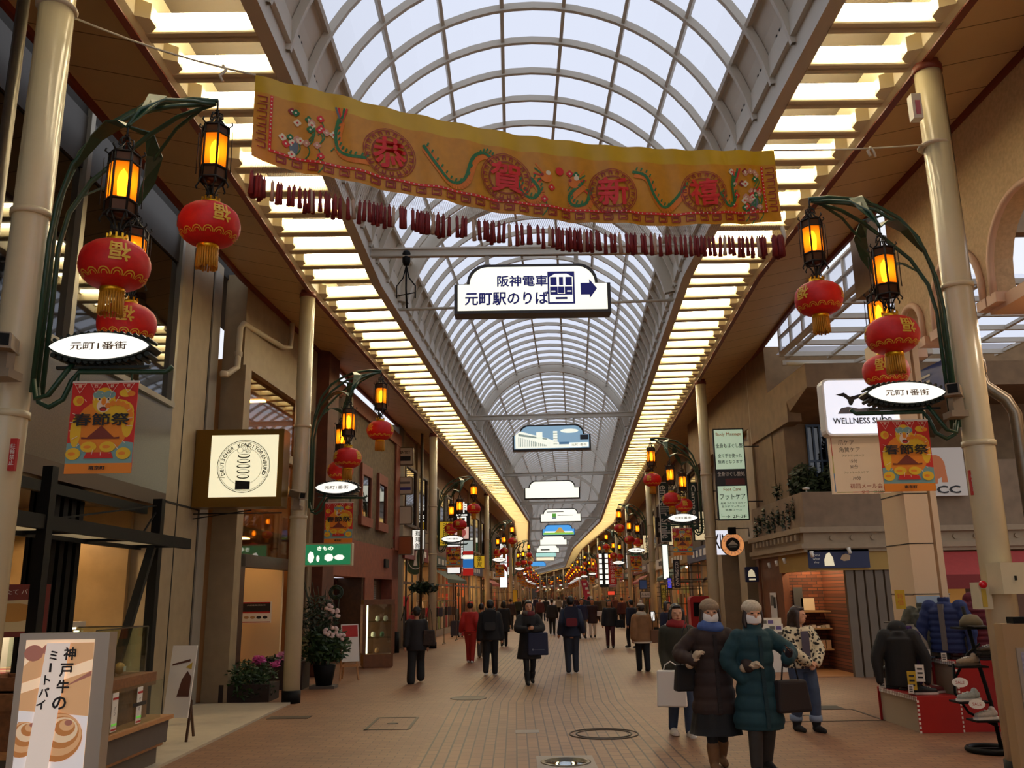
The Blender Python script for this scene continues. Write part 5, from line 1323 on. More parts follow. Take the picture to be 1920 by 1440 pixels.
        tx = ('珈琲館', '洋服店', '宝石', '薬局', '靴かばん', '時計', '喫茶', '眼鏡')[(k + 3 * (sg > 0)) % 8]
        c0.z = (z0 + z1) / 2; mb.text(tx, face(c0, (0, -1, 0)), min(w_, (z1 - z0) / len(tx) * .8), z=.004, vert=True, bold=.01); mb.build('lettering', INK if ci in (0, 2, 6) else PAPER, b_)
    if k % 3 == 1:
        mb = MB(); v = [P(sg * 5.2, y0 + .4, 2.75), P(sg * 5.2, y1 - .4, 2.75), P(sg * 4.55, y1 - .4, 2.35), P(sg * 4.55, y0 + .4, 2.35), P(sg * 4.55, y1 - .4, 2.2), P(sg * 4.55, y0 + .4, 2.2)]
        mb.add(v, [(0, 1, 2, 3), (3, 2, 4, 5)]); mb.build('awning', mat('awning_%d' % (k % 4), ('9c3428', '3a4a3c', 'b89868', '8a3a50')[k % 4], .7), t)
Yl, k = 30.2, 0
while Yl < 285:
    L_ = 5.5 + 2.5 * R.random() if Yl < 120 else 11
    shop(-1, Yl, Yl + L_, k, 'glass fronted shop with a warm yellow interior beside the brown stone building' if k == 0 else None); Yl += L_; k += 1
Yl, k = 29.5, 0
while Yl < 285:
    L_ = 5.5 + 2.5 * R.random() if Yl < 120 else 11
    shop(1, Yl, Yl + L_, k); Yl += L_; k += 1
mb = MB(); mb.bx(-30, 40, 298, 299, 0, 12); struct('wall_end', mb, mat('end_wall_dark', '4a3f34', .8))
# projecting signs of the far shops
def fsign(label, u0, v0, u1, v1, Y, col, emit=0, txt=None, tcol=None, vert=True, frame=IRON, h=None, name='lit_sign', rot=0):
    t, T, w_, h_ = boxsign(name, label, u0, v0, u1, v1, Y, .12, mat('face_%s_%d' % (col, emit * 10), col, .45, emit=emit), frame, .02)
    if txt:
        mb = MB(T)
        if rot: T2 = T @ Matrix.Rotation(-math.pi / 2, 4, 'Z'); mb.text(txt, T2, h or w_ * .4, h_ * .88, z=.012, bold=.01)
        elif vert: mb.text(txt, T, h or min(w_ * .7, h_ / len(txt) * .8), z=.012, vert=True, bold=.01)
        else: mb.text(txt, T, h or h_ * .5, w_ * .8, z=.012, bold=.01)
        mb.build('lettering', tcol or PAPER, t)
    return t, T, w_, h_
t, T, w_, h_ = fsign('black sign with large white characters over a colourful picture, far left', 850, 944, 881, 1012, 40, '120e0c')
mb = MB(T); mb.text('神戸', T, .5, vert=True, dy=.35, z=.012, bold=.02); mb.build('lettering', SIGNW, t)
mb = MB(T); mb.bx(-w_ / 2 + .05, w_ / 2 - .05, -h_ / 2 + .05, -.25, .008, .011, 0); mb.prism(circ(0, -.5, .2, 12), .011, .014, 1); mb.build('picture', [mat('lit_pink_picture', 'f0c8b8', .5, emit=.6), mat('lit_red_picture', 'c86058', .5, emit=.4)], t)
t, T, w_, h_ = fsign('stack of pale, red and blue lit sign panels, far left', 868, 1013, 888, 1079, 45, 'c8d8d4', .5)
mb = MB(T)
for z0, z1, m_ in ((-h_ / 2, -h_ / 2 + .35, 0), (-h_ / 2 + .38, -h_ / 2 + .8, 1), (-h_ / 2 + .82, -h_ / 2 + 1.0, 2), (-h_ / 2 + 1.02, -h_ / 2 + 1.2, 0)): mb.bx(-w_ / 2, w_ / 2, z0, z1, .008, .012, m_)
mb.build('colour_panels', [mat('lit_red', 'b8221c', .5, emit=.5), mat('lit_blue', '2c78c8', .5, emit=.6), LITW], t)
fsign('white lit box sign behind the festival poster of the third left post', 838, 1003, 864, 1076, 35, 'f4f6f4', .8)
t, T, w_, h_ = fsign('tall white lit sign with a red swirl, far left', 936, 1027, 952, 1102, 55, 'ffffff', 1.1)
mb = MB(T); mb.flat([(w_ / 2, 0), (0, .25), (-.1, .1), (w_ / 2, -.35)], .012); mb.build('swirl_print', REDI, t)
t = thing('round_sign', 'dark green round sign seen almost edge on, left of the third left post', 'sign', at(779, 1045, 32.6), .9)
T = face((0, 0, 0)); mb = MB(T); mb.prism(circ(0, 0, .48, 24, .62), -.1, 0); mb.build('disc', mat('sign_dark_green', '123a28', .4), t)
mb = MB(T); ring(mb, 0, 0, .4, .43, .004, 0, T); mb.flat([(-.1, -.3), (.1, -.3), (.05, 0), (.12, .3), (0, .2), (-.12, .3), (-.05, 0)], .004); mb.build('emblem', PAPER, t)
t = thing('windsock_ornament', 'small red ornament on the corner of the brown stone building', 'ornament', at(730, 1000, 29.0))
mb = MB(); mb.tube([(0, 0, .35), (0, -.05, .1), (-.12, -.1, -.25)], [.04, .12, .05], 8); mb.tube([(0, -.05, .1), (.15, -.1, -.2)], [.08, .04], 8); mb.build('body', mat('deep_red', '8a1420', .5), t)
DGRN = '14302a'
fsign('dark green vertical sign reading embellir Smile, right side', 1234, 904, 1260, 1016, 36, DGRN, 0, 'embellir Smile', None, rot=1, h=.36, frame=WHITE)
fsign('dark green vertical sign with slanted white letters, behind the second right post', 1289, 904, 1312, 992, 27.5, DGRN, 0, 'Campellin', None, rot=1, h=.17)
fsign('narrow white lit vertical sign in a dark green frame, right side', 1240, 1020, 1256, 1087, 33, 'fbfff0', 1.0, frame=mat('sign_dark_green'))
fsign('navy vertical sign reading KCS SMILAND, right side', 1262, 1050, 1277, 1102, 31.5, '12142c', 0, 'KCS SMILAND', None, rot=1, h=.12)
fsign('violet blue lit sign below the narrow white sign, right side', 1250, 1083, 1261, 1104, 32, '4a48d0', .7, 'ヘア', None)
fsign('tall red sign with white characters, far right', 1140, 1046, 1157, 1096, 62, 'a01c18', .2, '全品大安売', None)
t, T, w_, h_ = fsign('black ladder sign of paired white lamps, far right', 1123, 1037, 1141, 1101, 66, '14100c', 0)
mb = MB(T)
for k in range(6):
    for x in (-.22, .22): mb.bx(x - .11, x + .11, h_ / 2 - .38 * (k + 1) + .04, h_ / 2 - .38 * k - .06, .01, .03)
mb.build('lamp_panels', SIGNW, t)
fsign('yellow vertical sign with black characters, right side', 1238, 1096, 1251, 1142, 33.5, 'c0a838', .1, '本日特売', INK)
fsign('blue, white and yellow striped hanging flag sign, right side', 1198, 1087, 1214, 1105, 42, '3a5a90', .1)
fsign('orange red lit sign, far right', 1139, 1108, 1153, 1116, 70, 'd84830', .8)
fsign('grey sign panel with dark writing, far right', 1200, 1109, 1220, 1121, 44, 'a09890', .1, '古本市', INK, vert=False)
fsign('yellow vertical flag sign, far left', 961, 1106, 971, 1130, 60, 'd0a020', .1)
fsign('white lit panel low beside the third right post', 1219, 1146, 1229, 1165, 39, 'f4f4f0', .9)
t = thing('red_stand', 'red vending stand with rounded top by the right shops', 'stand', P(4.75, 30.5, 0), -head(30))
mb = MB(); mb.rbx(-.35, .35, 0, 1.55, -.35, .35, .12, 0, face((0, 0, 0))); mb.build('body', mat('vending_red', 'b81418', .35), t)
mb = MB(); mb.bx(-.25, .25, -.36, -.35, .9, 1.35); mb.build('front_panel', BLACK, t)
t = thing('banner_flag', 'pink red nobori flag with white characters on a pole, far right', 'flag')
a, b = at(1089, 1088, 75), at(1108, 1128, 75)
mb = MB(); mb.cyl((a.x - .1, 75, 0), (a.x - .1, 75, a.z + .2), .03, 6); mb.build('pole', PAPER, t)
mb = MB(); mb.add([(a.x, 75, a.z), (a.x + .5, 75, a.z), (b.x, 75, b.z), (b.x - .5, 75, b.z)], [(0, 1, 2, 3)]); mb.build('cloth', mat('pink_red_cloth', 'b8344c', .6), t)
mb = MB()
for k in range(4):
    q = a + (b - a) * (.12 + .2 * k); mb.bx(q.x + .1, q.x + .35, 74.98, 74.99, q.z - .2, q.z - .02)
mb.build('lettering', PAPER, t)
# floor covers
COVER = mat('iron_cover', '4a3c30', .5, .4, noise=.3, nscale=30)
def cover(label, x0, x1, y0, y1, kind, m_=COVER):
    t = thing('manhole_cover', label, 'manhole cover', ((x0 + x1) / 2, (y0 + y1) / 2, 0))
    w, d = (x1 - x0) / 2, (y1 - y0) / 2
    mb = MB()
    if kind == 'frame':
        for q in ((-w, w, -d, -d + .04), (-w, w, d - .04, d), (-w, -w + .04, -d, d), (w - .04, w, -d, d)): mb.bx(q[0], q[1], q[2], q[3], .001, .005)
        mb.lathe([(0, .006), (.06, .005), (.08, .002)], 12)
    elif kind == 'disc': mb.lathe([(w, .001), (w, .006), (w * .9, .006), (w * .88, .004), (0, .004)], 28)
    elif kind == 'ring':
        for r_ in (w, w * .8): mb.tube([(r_ * math.cos(k * .2244), r_ * math.sin(k * .2244), .002) for k in range(28)], .012, 5, 0, False, None, True)
    else: mb.bx(-w, w, -d, d, .001, .006)
    mb.build('cover_plate', m_, t)
    return t
cover('square iron cover frame in the brick paving, left of the centre', -2.0, -1.4, 12.2, 13.4, 'frame')
cover('round iron manhole cover near the centre of the street', -1.12, -.5, 15.4, 16.0, 'disc')
cover('pale ring of a round cover in the right centre of the paving', .65, 1.5, 11.2, 12.0, 'ring')
cover('small worn metal plate at the centre of the paving', -.02, .28, 11.75, 12.0, 'plate', mat('worn_steel', '8a7c6c', .4, .4))
cover('dark cover plate in front of the confectioner', -3.6, -3.0, 13.4, 13.7, 'plate')
cover('dark drain grate beside the red shoe boxes', 4.3, 4.8, 13.6, 14.0, 'plate', mat('drain_black', '1c1814', .6))
cover('rectangular cover frame at the right of the women', 3.2, 4.9, 12.4, 13.6, 'frame')
t = thing('floor_window', 'square floor panel with a round mirror glass window at the bottom centre', 'floor window', (.5, 9.75, 0))
mb = MB(); mb.bx(-.3, .3, -.36, .36, .001, .008); mb.build('plate', mat('worn_steel'), t)
mb = MB(); mb.lathe([(.26, .008), (.26, .014), (.22, .014), (.22, .01)], 28); mb.build('ring', STEEL, t)
mb = MB(); mb.lathe([(.22, .0085), (.22, .0105), (0, .0105)], 28); mb.build('mirror_glass', mat('mirror_glass', 'c8d0d0', .05, 1), t)

# street goods by the left shops
FABR = [mat('sg_%s' % c, c, .6) for c in ('3c3a44', '4a3424', 'b8343a')] + [cl_ for cl_ in (mat('bag_tan2', '8a6a44', .6), mat('bag_dark2', '1c1816', .6))]
for k, (s_, Y, lab) in enumerate(((-4.6, 32.5, 'rack of dark hanging bags before the glass fronted shop, near end'), (-4.5, 35.2, 'rack of brown and black bags before the glass fronted shop, far end'))):
    t = thing('bag_rack', lab, 'rack', P(s_, Y, 0), -head(Y))
    mb = MB(); mb.cyl((-.5, 0, 1.5), (.5, 0, 1.5), .015, 6)
    for x in (-.5, .5): mb.cyl((x, 0, 0), (x, 0, 1.5), .015, 6); mb.bx(x - .02, x + .02, -.3, .3, 0, .03)
    mb.build('rail', STEEL, t)
    for j in range(6):
        mb = MB(); x = -.42 + j * .16; mb.rbx(-.07, .07, -.16, .16, -.05, .05, .03, 0, face((x, 0, 1.1))); mb.tube([(x - .04, 0, 1.25), (x, 0, 1.5), (x + .04, 0, 1.25)], .008, 5); mb.build('hanging_bag', FABR[(j + k) % 5], t)
for k in range(5):
    t = thing('suitcase', 'suitcase standing in the row before the left shops, %s from the left' % ordn(k), 'suitcase', P(-4.35 + .42 * k, 37.5, 0), -head(37), 'suitcases before the left shops')
    mb = MB(); mb.rbx(-.19, .19, .06, .66, -.12, .12, .05, 0, face((0, 0, 0))); mb.build('shell', FABR[(k * 2) % 5], t)
    mb = MB(); mb.tube([(-.08, .0, .66), (-.08, 0, .9), (.08, 0, .9), (.08, 0, .66)], .01, 5); mb.build('handle', STEEL, t)
    mb = MB()
    for x in (-.14, .14): mb.cyl((x, -.08, .03), (x, .08, .03), .03, 8)
    mb.build('wheels', BLACK, t)
t = thing('display_table', 'pale display table with handbags just right of the brown stone building', 'table', P(-4.75, 30.6, 0), -head(30))
mb = MB(); mb.bx(-.35, .35, -.3, .3, .82, .87); mb.bx(-.33, .33, -.28, .28, .4, .44)
for x in (-.32, .32):
    for y in (-.27, .27): mb.bx(x - .02, x + .02, y - .02, y + .02, 0, .82)
mb.build('table', PAPER, t)
for k, (x, m_) in enumerate(((-.15, FABR[2]), (.15, FABR[1]))):
    c = P(-4.75 + x, 30.6, .872); b_ = thing('handbag', '%s handbag on the pale display table' % ('deep red', 'dark brown')[k], 'bag', c)
    mb = MB(); mb.rbx(-.12, .12, 0, .18, -.06, .06, .03, 0, face((0, 0, 0))); mb.build('bag_body', m_, b_)
    mb = MB(); mb.tube([(-.06, 0, .18), (-.04, 0, .28), (.04, 0, .28), (.06, 0, .18)], .01, 6); mb.build('handle', m_, b_)
mb = MB(); leaves(mb, P(-4.4, 29.8, 1.95), (.5, .3, .2), 420, .09); mb.tube([P(-5.1, 29.6, .9), P(-4.9, 29.7, 1.7), P(-4.2, 29.8, 2.1)], .015, 5); o = mb.build('potted_branch', LEAFD); tag(o, 'dark leafy branch reaching out right of the brown stone building', 'plant')
mb = MB(); mb.lathe([(.1, 0), (.1, .62), (.09, .62)], 12, P(-4.9, 27.8, 0)); o = mb.build('umbrella_stand', BLACK); tag(o, 'black umbrella stand between the cabinet and the glass fronted shop', 'stand')
mb = MB(); mb.cyl(P(-4.6, 30.4, 0), P(-4.6, 30.4, 7.3), .05, 10); o = mb.build('drain_pipe', mat('pipe_dark', '4a3c2c', .5)); tag(o, 'dark brown drain pipe left of the third left post', 'pipe')
# ------------------------------------------------------------------ new year banner on its rope between the first posts
PLf, PRt = Vector((-3.7, 6.45, 0)), Vector((4.35, 8.35, 0))
bd = (PRt - PLf).normalized(); bn = Vector((bd.y, -bd.x, 0))
def on_b(u, v):
    d = ray(u, v); k = (PLf - EYE).dot(bn) / d.dot(bn); return EYE + d * k
def curve(pts, x):
    for (a, b), (c, d) in zip(pts, pts[1:]):
        if x <= c or (c, d) == pts[-1]: return b + (d - b) * (x - a) / (c - a)
def curve3(pts):
    q = [on_b(*p) for p in pts]; return [((p - PLf).dot(bd), p.z) for p in q]
TOP = curve3([(479, 141), (563, 161), (636, 178), (731, 204), (839, 227), (968, 252), (1128, 272), (1280, 281), (1450, 283)])
BOT = curve3([(471, 293), (522, 314), (622, 337), (758, 365), (866, 384), (968, 401), (1068, 413), (1236, 424), (1317, 424), (1464, 417)])
TAS = curve3([(471, 325), (522, 345), (650, 372), (812, 402), (968, 422), (1150, 438), (1312, 445), (1462, 445)])
XA0, XA1, XB0, XB1 = TOP[0][0], TOP[-1][0], BOT[0][0], BOT[-1][0]
BL, BH = XA1 - XA0, 1.0
def cloth(a, b, off=0.0):               # a along 0..1, b down 0..1
    xt, xb = XA0 + (XA1 - XA0) * a, XB0 + (XB1 - XB0) * a
    zt, zb = curve(TOP, xt), curve(BOT, xb)
    x, z = xt + (xb - xt) * b, zt + (zb - zt) * b
    w = .02 * math.sin(a * 37 + 2 * b) * b + .012 * math.sin(a * 90 - 3 * b) + .03 * b * math.sin(a * 9)
    p = PLf + bd * x + bn * (w + off); p.z = z
    return p
Hm = TOP[4][1] - BOT[4][1]
AS = Hm / BL                            # height in units of a
YEL = mat('banner_yellow_satin', 'c9a00c', .45, noise=.12, nscale=3)
GLD = mat('banner_gold_brocade', 'c8860e', .5, noise=.12, nscale=14)
BRED, BGRN, BORG, BPNK, BWHT, BBLU, BDRD = [mat(n, c, .55) for n, c in (('embroidery_red', 'cf1a18'), ('embroidery_green', '1c6a36'), ('embroidery_orange', 'd8720e'), ('embroidery_pink', 'c88f78'), ('embroidery_white', 'ded0b0'), ('embroidery_blue', '5a6670'), ('embroidery_dark_red', '8f1a14'))]
BM = [BRED, BGRN, BORG, BPNK, BWHT, BBLU, BDRD]
t = thing('banner', 'long yellow new year banner with red characters and dragons strung across the street', 'banner')
def sheet(mb, a0, a1, b0, b1, na, nb, off=0, mi=0):
    vs = [cloth(a0 + (a1 - a0) * i / na, b0 + (b1 - b0) * j / nb, off) for i in range(na + 1) for j in range(nb + 1)]
    fs = [(i * (nb + 1) + j, (i + 1) * (nb + 1) + j, (i + 1) * (nb + 1) + j + 1, i * (nb + 1) + j + 1) for i in range(na) for j in range(nb)]
    return mb.add(vs, fs, mi, True)
mb = MB(); sheet(mb, 0, 1, .2, 1, 400, 20); mb.build('brocade_field', GLD, t)
mb = MB(); sheet(mb, 0, 1, 0, .2, 400, 4); mb.build('yellow_heading', YEL, t)
mb = MB(); sheet(mb, 0, 1, .02, .99, 60, 6, -.012); mb.build('red_lining', BDRD, t)
def poly_on(mb, pts, off, mi):          # pts in (a, b)
    mb.add([cloth(a, b, off) for a, b in pts], [tuple(range(len(pts)))], mi)
def disc_on(mb, a, b, r, off, mi, n=14, ry=None):
    poly_on(mb, [(a + r * AS * math.cos(2 * math.pi * k / n), b + (ry or r) * math.sin(2 * math.pi * k / n)) for k in range(n)], off, mi)
def ring_on(mb, a, b, r0, r1, off, mi, n=36, k0=0, k1=None):
    for k in range(k0, k1 or n):
        q = [2 * math.pi * k / n, 2 * math.pi * (k + 1) / n]
        poly_on(mb, [(a + r * AS * math.cos(w), b + r * math.sin(w)) for r, w in ((r0, q[0]), (r1, q[0]), (r1, q[1]), (r0, q[1]))], off, mi)
def stroke(mb, pts, w, off, mi):
    for (p, q) in zip(pts, pts[1:]):
        d = Vector(((q[0] - p[0]) / AS, q[1] - p[1])); 
        if d.length < 1e-6: continue
        d.normalize(); nx, ny = -d.y * w / 2, d.x * w / 2
        poly_on(mb, [(p[0] + nx * AS, p[1] + ny), (p[0] - nx * AS, p[1] - ny), (q[0] - nx * AS, q[1] - ny), (q[0] + nx * AS, q[1] + ny)], off, mi)
CEN = [(.236, .56), (.45, .57), (.655, .6), (.838, .58)]
for (a, b), ch in zip(CEN, '恭賀新禧'):
    mb = MB()
    for r in (.29, .27, .2, .188): ring_on(mb, a, b, r - .008, r, .012, 6)
    for k in range(18):
        w = 2 * math.pi * k / 18
        for r0, r1, da in ((.215, .255, 0), (.215, .255, .14)): stroke(mb, [(a + r0 * AS * math.cos(w + da), b + r0 * math.sin(w + da)), (a + r1 * AS * math.cos(w + da), b + r1 * math.sin(w + da))], .012, .012, 6)
        stroke(mb, [(a + .255 * AS * math.cos(w), b + .255 * math.sin(w)), (a + .255 * AS * math.cos(w + .14), b + .255 * math.sin(w + .14))], .012, .012, 6)
    mb.build('medallion', BM, t)
    vs, fs = text_geo(ch, .025)
    x0, x1 = min(p.x for p in vs), max(p.x for p in vs); y0, y1 = min(p.y for p in vs), max(p.y for p in vs)
    mb = MB(); mb.add([cloth(a + (p.x - (x0 + x1) / 2) / (y1 - y0) * .36 * AS, b - (p.y - (y0 + y1) / 2) / (y1 - y0) * .36, .022) for p in vs], fs, 0); mb.build('character', BM, t)
mb = MB()
def smooth(pts, n=6):
    out = []
    for i in range(len(pts) - 1):
        p0, p1, p2, p3 = pts[max(i - 1, 0)], pts[i], pts[i + 1], pts[min(i + 2, len(pts) - 1)]
        for k in range(n):
            u = k / n
            out.append(tuple(.5 * (2 * p1[j] + (p2[j] - p0[j]) * u + (2 * p0[j] - 5 * p1[j] + 4 * p2[j] - p3[j]) * u * u + (3 * p1[j] - p0[j] - 3 * p2[j] + p3[j]) * u ** 3) for j in (0, 1)))
    return out + [pts[-1]]
DR = [[(.15, .32), (.145, .5), (.15, .68), (.17, .74), (.2, .72)], [(.3, .4), (.325, .62), (.35, .78), (.375, .72), (.39, .45), (.41, .34), (.425, .38)], [(.475, .6), (.485, .76), (.505, .8), (.515, .7), (.5, .55)],
      [(.615, .62), (.605, .8), (.58, .82), (.575, .7), (.6, .55)], [(.7, .36), (.725, .42), (.74, .66), (.76, .8), (.785, .68), (.805, .52)], [(.875, .62), (.89, .8), (.905, .74), (.905, .52), (.91, .38)]]
for d in DR:
    q = smooth(d); stroke(mb, q, .085, .008, 2); stroke(mb, [(a - .012 * AS * 2, b - .03) for a, b in q], .035, .011, 1)
    for k in range(1, len(q) - 1, 2): stroke(mb, [(q[k][0], q[k][1] - .05), (q[k][0] + .003, q[k][1] - .09)], .018, .012, 1)
for a, b in ((.525, .5), (.58, .52)):   # the two heads facing each other
    disc_on(mb, a, b, .07, .012, 2); disc_on(mb, a + .004, b - .05, .03, .014, 4); disc_on(mb, a - .008, b - .02, .018, .015, 6)
    for k in range(6): stroke(mb, [(a, b), (a + (.02 if a > .55 else -.02) * (1 + .1 * k), b - .16 + .06 * k)], .016, .01, (2, 1, 0)[k % 3])
disc_on(mb, .552, .4, .05, .012, 0)
for a, b in ((.15, .24), (.91, .34)):
    for k in range(5): stroke(mb, [(a, b + .1), (a - .01 + .005 * k, b - .08)], .022, .01, (5, 0, 2, 1, 0)[k])
mb.build('dragon_embroidery', BM, t)
mb = MB()
for _ in range(64):
    a = R.choice([R.uniform(.05, .14), R.uniform(.05, .14), R.uniform(.92, .96), R.uniform(.9, .96), R.uniform(.17, .9)]); b = R.uniform(.3, .82)
    if any(abs(a - c[0]) < .3 * AS and abs(b - c[1]) < .3 for c in CEN): continue
    c = R.choice([0, 3, 3, 4, 1, 6])
    for k in range(4): disc_on(mb, a + .02 * AS * math.cos(k * 1.57), b + .02 * math.sin(k * 1.57), .022, .009 + .0004 * k, c, 8)
    disc_on(mb, a, b, .012, .012, 4 if c != 4 else 0, 8)
    if R.random() < .5: stroke(mb, smooth([(a, b), (a + .006, b + .1), (a - .004, b + .2)], 3), .012, .007, 1)
for a in (.07, .945): disc_on(mb, a, .72, .05, .008, 5, 8, .1)
mb.build('flower_embroidery', BM, t)
mb = MB()
stroke(mb, [(.028 + .944 * k / 120, .855) for k in range(121)], .03, .009, 0)
for a in (.03, .97): stroke(mb, [(a, .22 + .634 * k / 12) for k in range(13)], .03, .009, 0)
for k in range(110): disc_on(mb, .03 + .94 * k / 109, .855, .0085, .012, 4, 6)
for a in (.03, .97):
    for k in range(14): disc_on(mb, a, .24 + .6 * k / 13, .0085, .012, 4, 6)
mb.build('beaded_border', BM, t)
mb = MB()
for k in range(34):
    a = .05 + .027 * k
    for r in (.05, .03):
        q = [(a - r * AS, .92 - r * .7), (a + r * AS, .92 - r * .7), (a + r * AS, .92 + r * .7), (a - r * AS, .92 + r * .7), (a - r * AS, .92 - r * .7)]; stroke(mb, q[:4] if r < .04 else q, .012, .009, 6)
for a in (.014, .985):
    for k in range(7): stroke(mb, [(a - .05 * AS, .25 + .09 * k), (a + .05 * AS, .25 + .09 * k), (a + .05 * AS, .31 + .09 * k), (a - .03 * AS, .31 + .09 * k)], .012, .009, 6)
mb.build('fret_border', BM, t)
# fringe: net and tassels
NET = mat('fringe_net', '8a6a5c', .6)
mb = MB()
def tas(a):
    x = XB0 + (XB1 - XB0) * a; return x, curve(BOT, x), curve(TAS, x)
N = 260
for k in range(N):
    for d in (-2, 2):
        a0, a1 = k / N, min(1, max(0, (k + d) / N)); x0, zb, _ = tas(a0); x1, _, zt = tas(a1)
        p, q = PLf + bd * x0, PLf + bd * x1; p.z, q.z = zb, zt + .005
        mb.beam(p, q, .0016, .0016)
mb.build('fringe_net', NET, t)
mb = MB(); mb.lathe([(.0, .02), (.006, .015), (.006, 0), (.013, -.01), (.012, -.09), (.017, -.19), (.0, -.19)], 7)
TS = mb.build('tassel', mat('tassel_red', '7c1416', .65, noise=.3, nscale=20), t)
TSP = mat('tassel_pale', 'b89a84', .65)
me2 = TS.data.copy(); me2.materials.clear(); me2.materials.append(TSP)
for k in range(100):
    a = (k + .5 + R.uniform(-.3, .3)) / 100; x, _, z = tas(a)
    p = PLf + bd * x; p.z = z
    o = TS if k == 0 else TS.copy()
    if k: COL.objects.link(o)
    o.parent = t; o.location = p + bn * R.uniform(-.02, .02); o.rotation_euler = (R.uniform(-.05, .05), R.uniform(-.06, .06), 0); o.scale = (1.25, 1.25, R.uniform(.9, 1.08))
    if k % 7 == 3: o.data = me2
mb = MB()
for q in range(70):
    a = R.choice([R.uniform(0, 1), R.uniform(0, .02), R.uniform(.985, 1.0)]); x, _, z = tas(a); p = PLf + bd * x + bn * R.uniform(-.04, .03); p.z = z
    mb.lathe([(.0, .02), (.006, .015), (.006, 0), (.014, -.01), (.014, -.09), (.019, -.19 - .02 * R.random()), (.0, -.19)], 6, p)
o = mb.build('tassel_cluster', mat('tassel_red'), t); o['kind'] = 'stuff'
# the rope
ROPE = mat('white_rope', 'cfc4ae', .8)
t = thing('rope', 'white rope tying the new year banner to the first posts on both sides', 'rope')
mb = MB(); a, b = on_b(125, 28), cloth(0, 0); mb.tube([a + (b - a) * k / 6 - Vector((0, 0, .05 * math.sin(math.pi * k / 6))) for k in range(7)], .009, 6)
mb.lathe([(.155, -.02), (.165, 0), (.155, .02)], 18, (-3.75, 6.4, a.z + .02))
q = on_b(418, 122); mb.tube([q, q + Vector((.03, 0, -.05)), q + Vector((-.02, 0, -.1)), q + Vector((.01, 0, -.16))], .014, 6); mb.build('left_rope', ROPE, t)
mb = MB(); a, b = cloth(1, 0), on_b(1740, 271); mb.tube([a + (b - a) * k / 6 - Vector((0, 0, .02 * math.sin(math.pi * k / 6))) for k in range(7)], .009, 6)
mb.lathe([(.15, -.015), (.16, 0), (.15, .015)], 18, (4.45, 8.4, b.z))
q = on_b(1632, 276); mb.tube([q, q + Vector((-.03, 0, -.04)), q + Vector((-.01, 0, -.1))], .016, 6); mb.tube([q, q + Vector((.03, 0, -.05)), q + Vector((.04, 0, -.11))], .012, 6)
q = on_b(1466, 425); mb.tube([q, q + Vector((.02, 0, -.1)), q + Vector((-.01, 0, -.2))], .02, 6); mb.build('right_rope', ROPE, t)
# ------------------------------------------------------------------ people
SKIN = mat('skin', 'b9805c', .55); SKIN2 = mat('skin_light', 'cc9672', .55)
def remesh(o, vox, it=4):
    m = o.modifiers.new('r', 'REMESH'); m.mode = 'VOXEL'; m.voxel_size = vox; m.adaptivity = 0
    s_ = o.modifiers.new('s', 'SMOOTH'); s_.iterations = it; s_.factor = .5
    bpy.context.view_layer.update()
    me = bpy.data.meshes.new_from_object(o.evaluated_get(bpy.context.evaluated_depsgraph_get()))
    o.modifiers.clear(); old = o.data; o.data = me; bpy.data.meshes.remove(old)
    me.polygons.foreach_set('use_smooth', [True] * len(me.polygons)); me.update()
    return o
def rings(mb, rs, n=20):                # rs: (x, y, z, rx, ry)
    vs, fs = [], []
    for x, y, z, rx, ry in rs:
        for k in range(n):
            a = 2 * math.pi * k / n; vs.append((x + rx * math.cos(a), y + ry * math.sin(a), z))
    for i in range(len(rs) - 1):
        for k in range(n): fs.append((i * n + k, i * n + (k + 1) % n, (i + 1) * n + (k + 1) % n, (i + 1) * n + k))
    fs.append(tuple(range(n - 1, -1, -1))); fs.append(tuple((len(rs) - 1) * n + k for k in range(n)))
    return mb.add(vs, fs, 0, True)
def limb(mb, pts, rs, n=12, sub=4, q=0, qa=.08):
    P_ = [Vector(p) for p in pts]; out, ro = [], []
    L_ = 0
    for i in range(len(P_) - 1):
        for k in range(sub):
            u = k / sub; out.append(P_[i].lerp(P_[i + 1], u)); ro.append(rs[i] + (rs[i + 1] - rs[i]) * u)
    out.append(P_[-1]); ro.append(rs[-1])
    sm = [out[0]] + [(out[i - 1] + out[i] * 2 + out[i + 1]) / 4 for i in range(1, len(out) - 1)] + [out[-1]]
    if q: ro = [r * (1 - qa * (i % 2)) for i, r in enumerate(ro)]
    mb.tube(sm, ro, n); mb.ell(sm[0], (ro[0],) * 3, 10, 6); mb.ell(sm[-1], (ro[-1],) * 3, 10, 6)
def ik(a, b, l1, l2, hint):
    a, b = Vector(a), Vector(b); d = b - a; D = min(d.length, (l1 + l2) * .999); dn = d.normalized()
    x = (l1 * l1 - l2 * l2 + D * D) / (2 * D); y = math.sqrt(max(l1 * l1 - x * x, 0))
    h = Vector(hint); h = (h - dn * h.dot(dn)).normalized()
    return a + dn * x + h * y
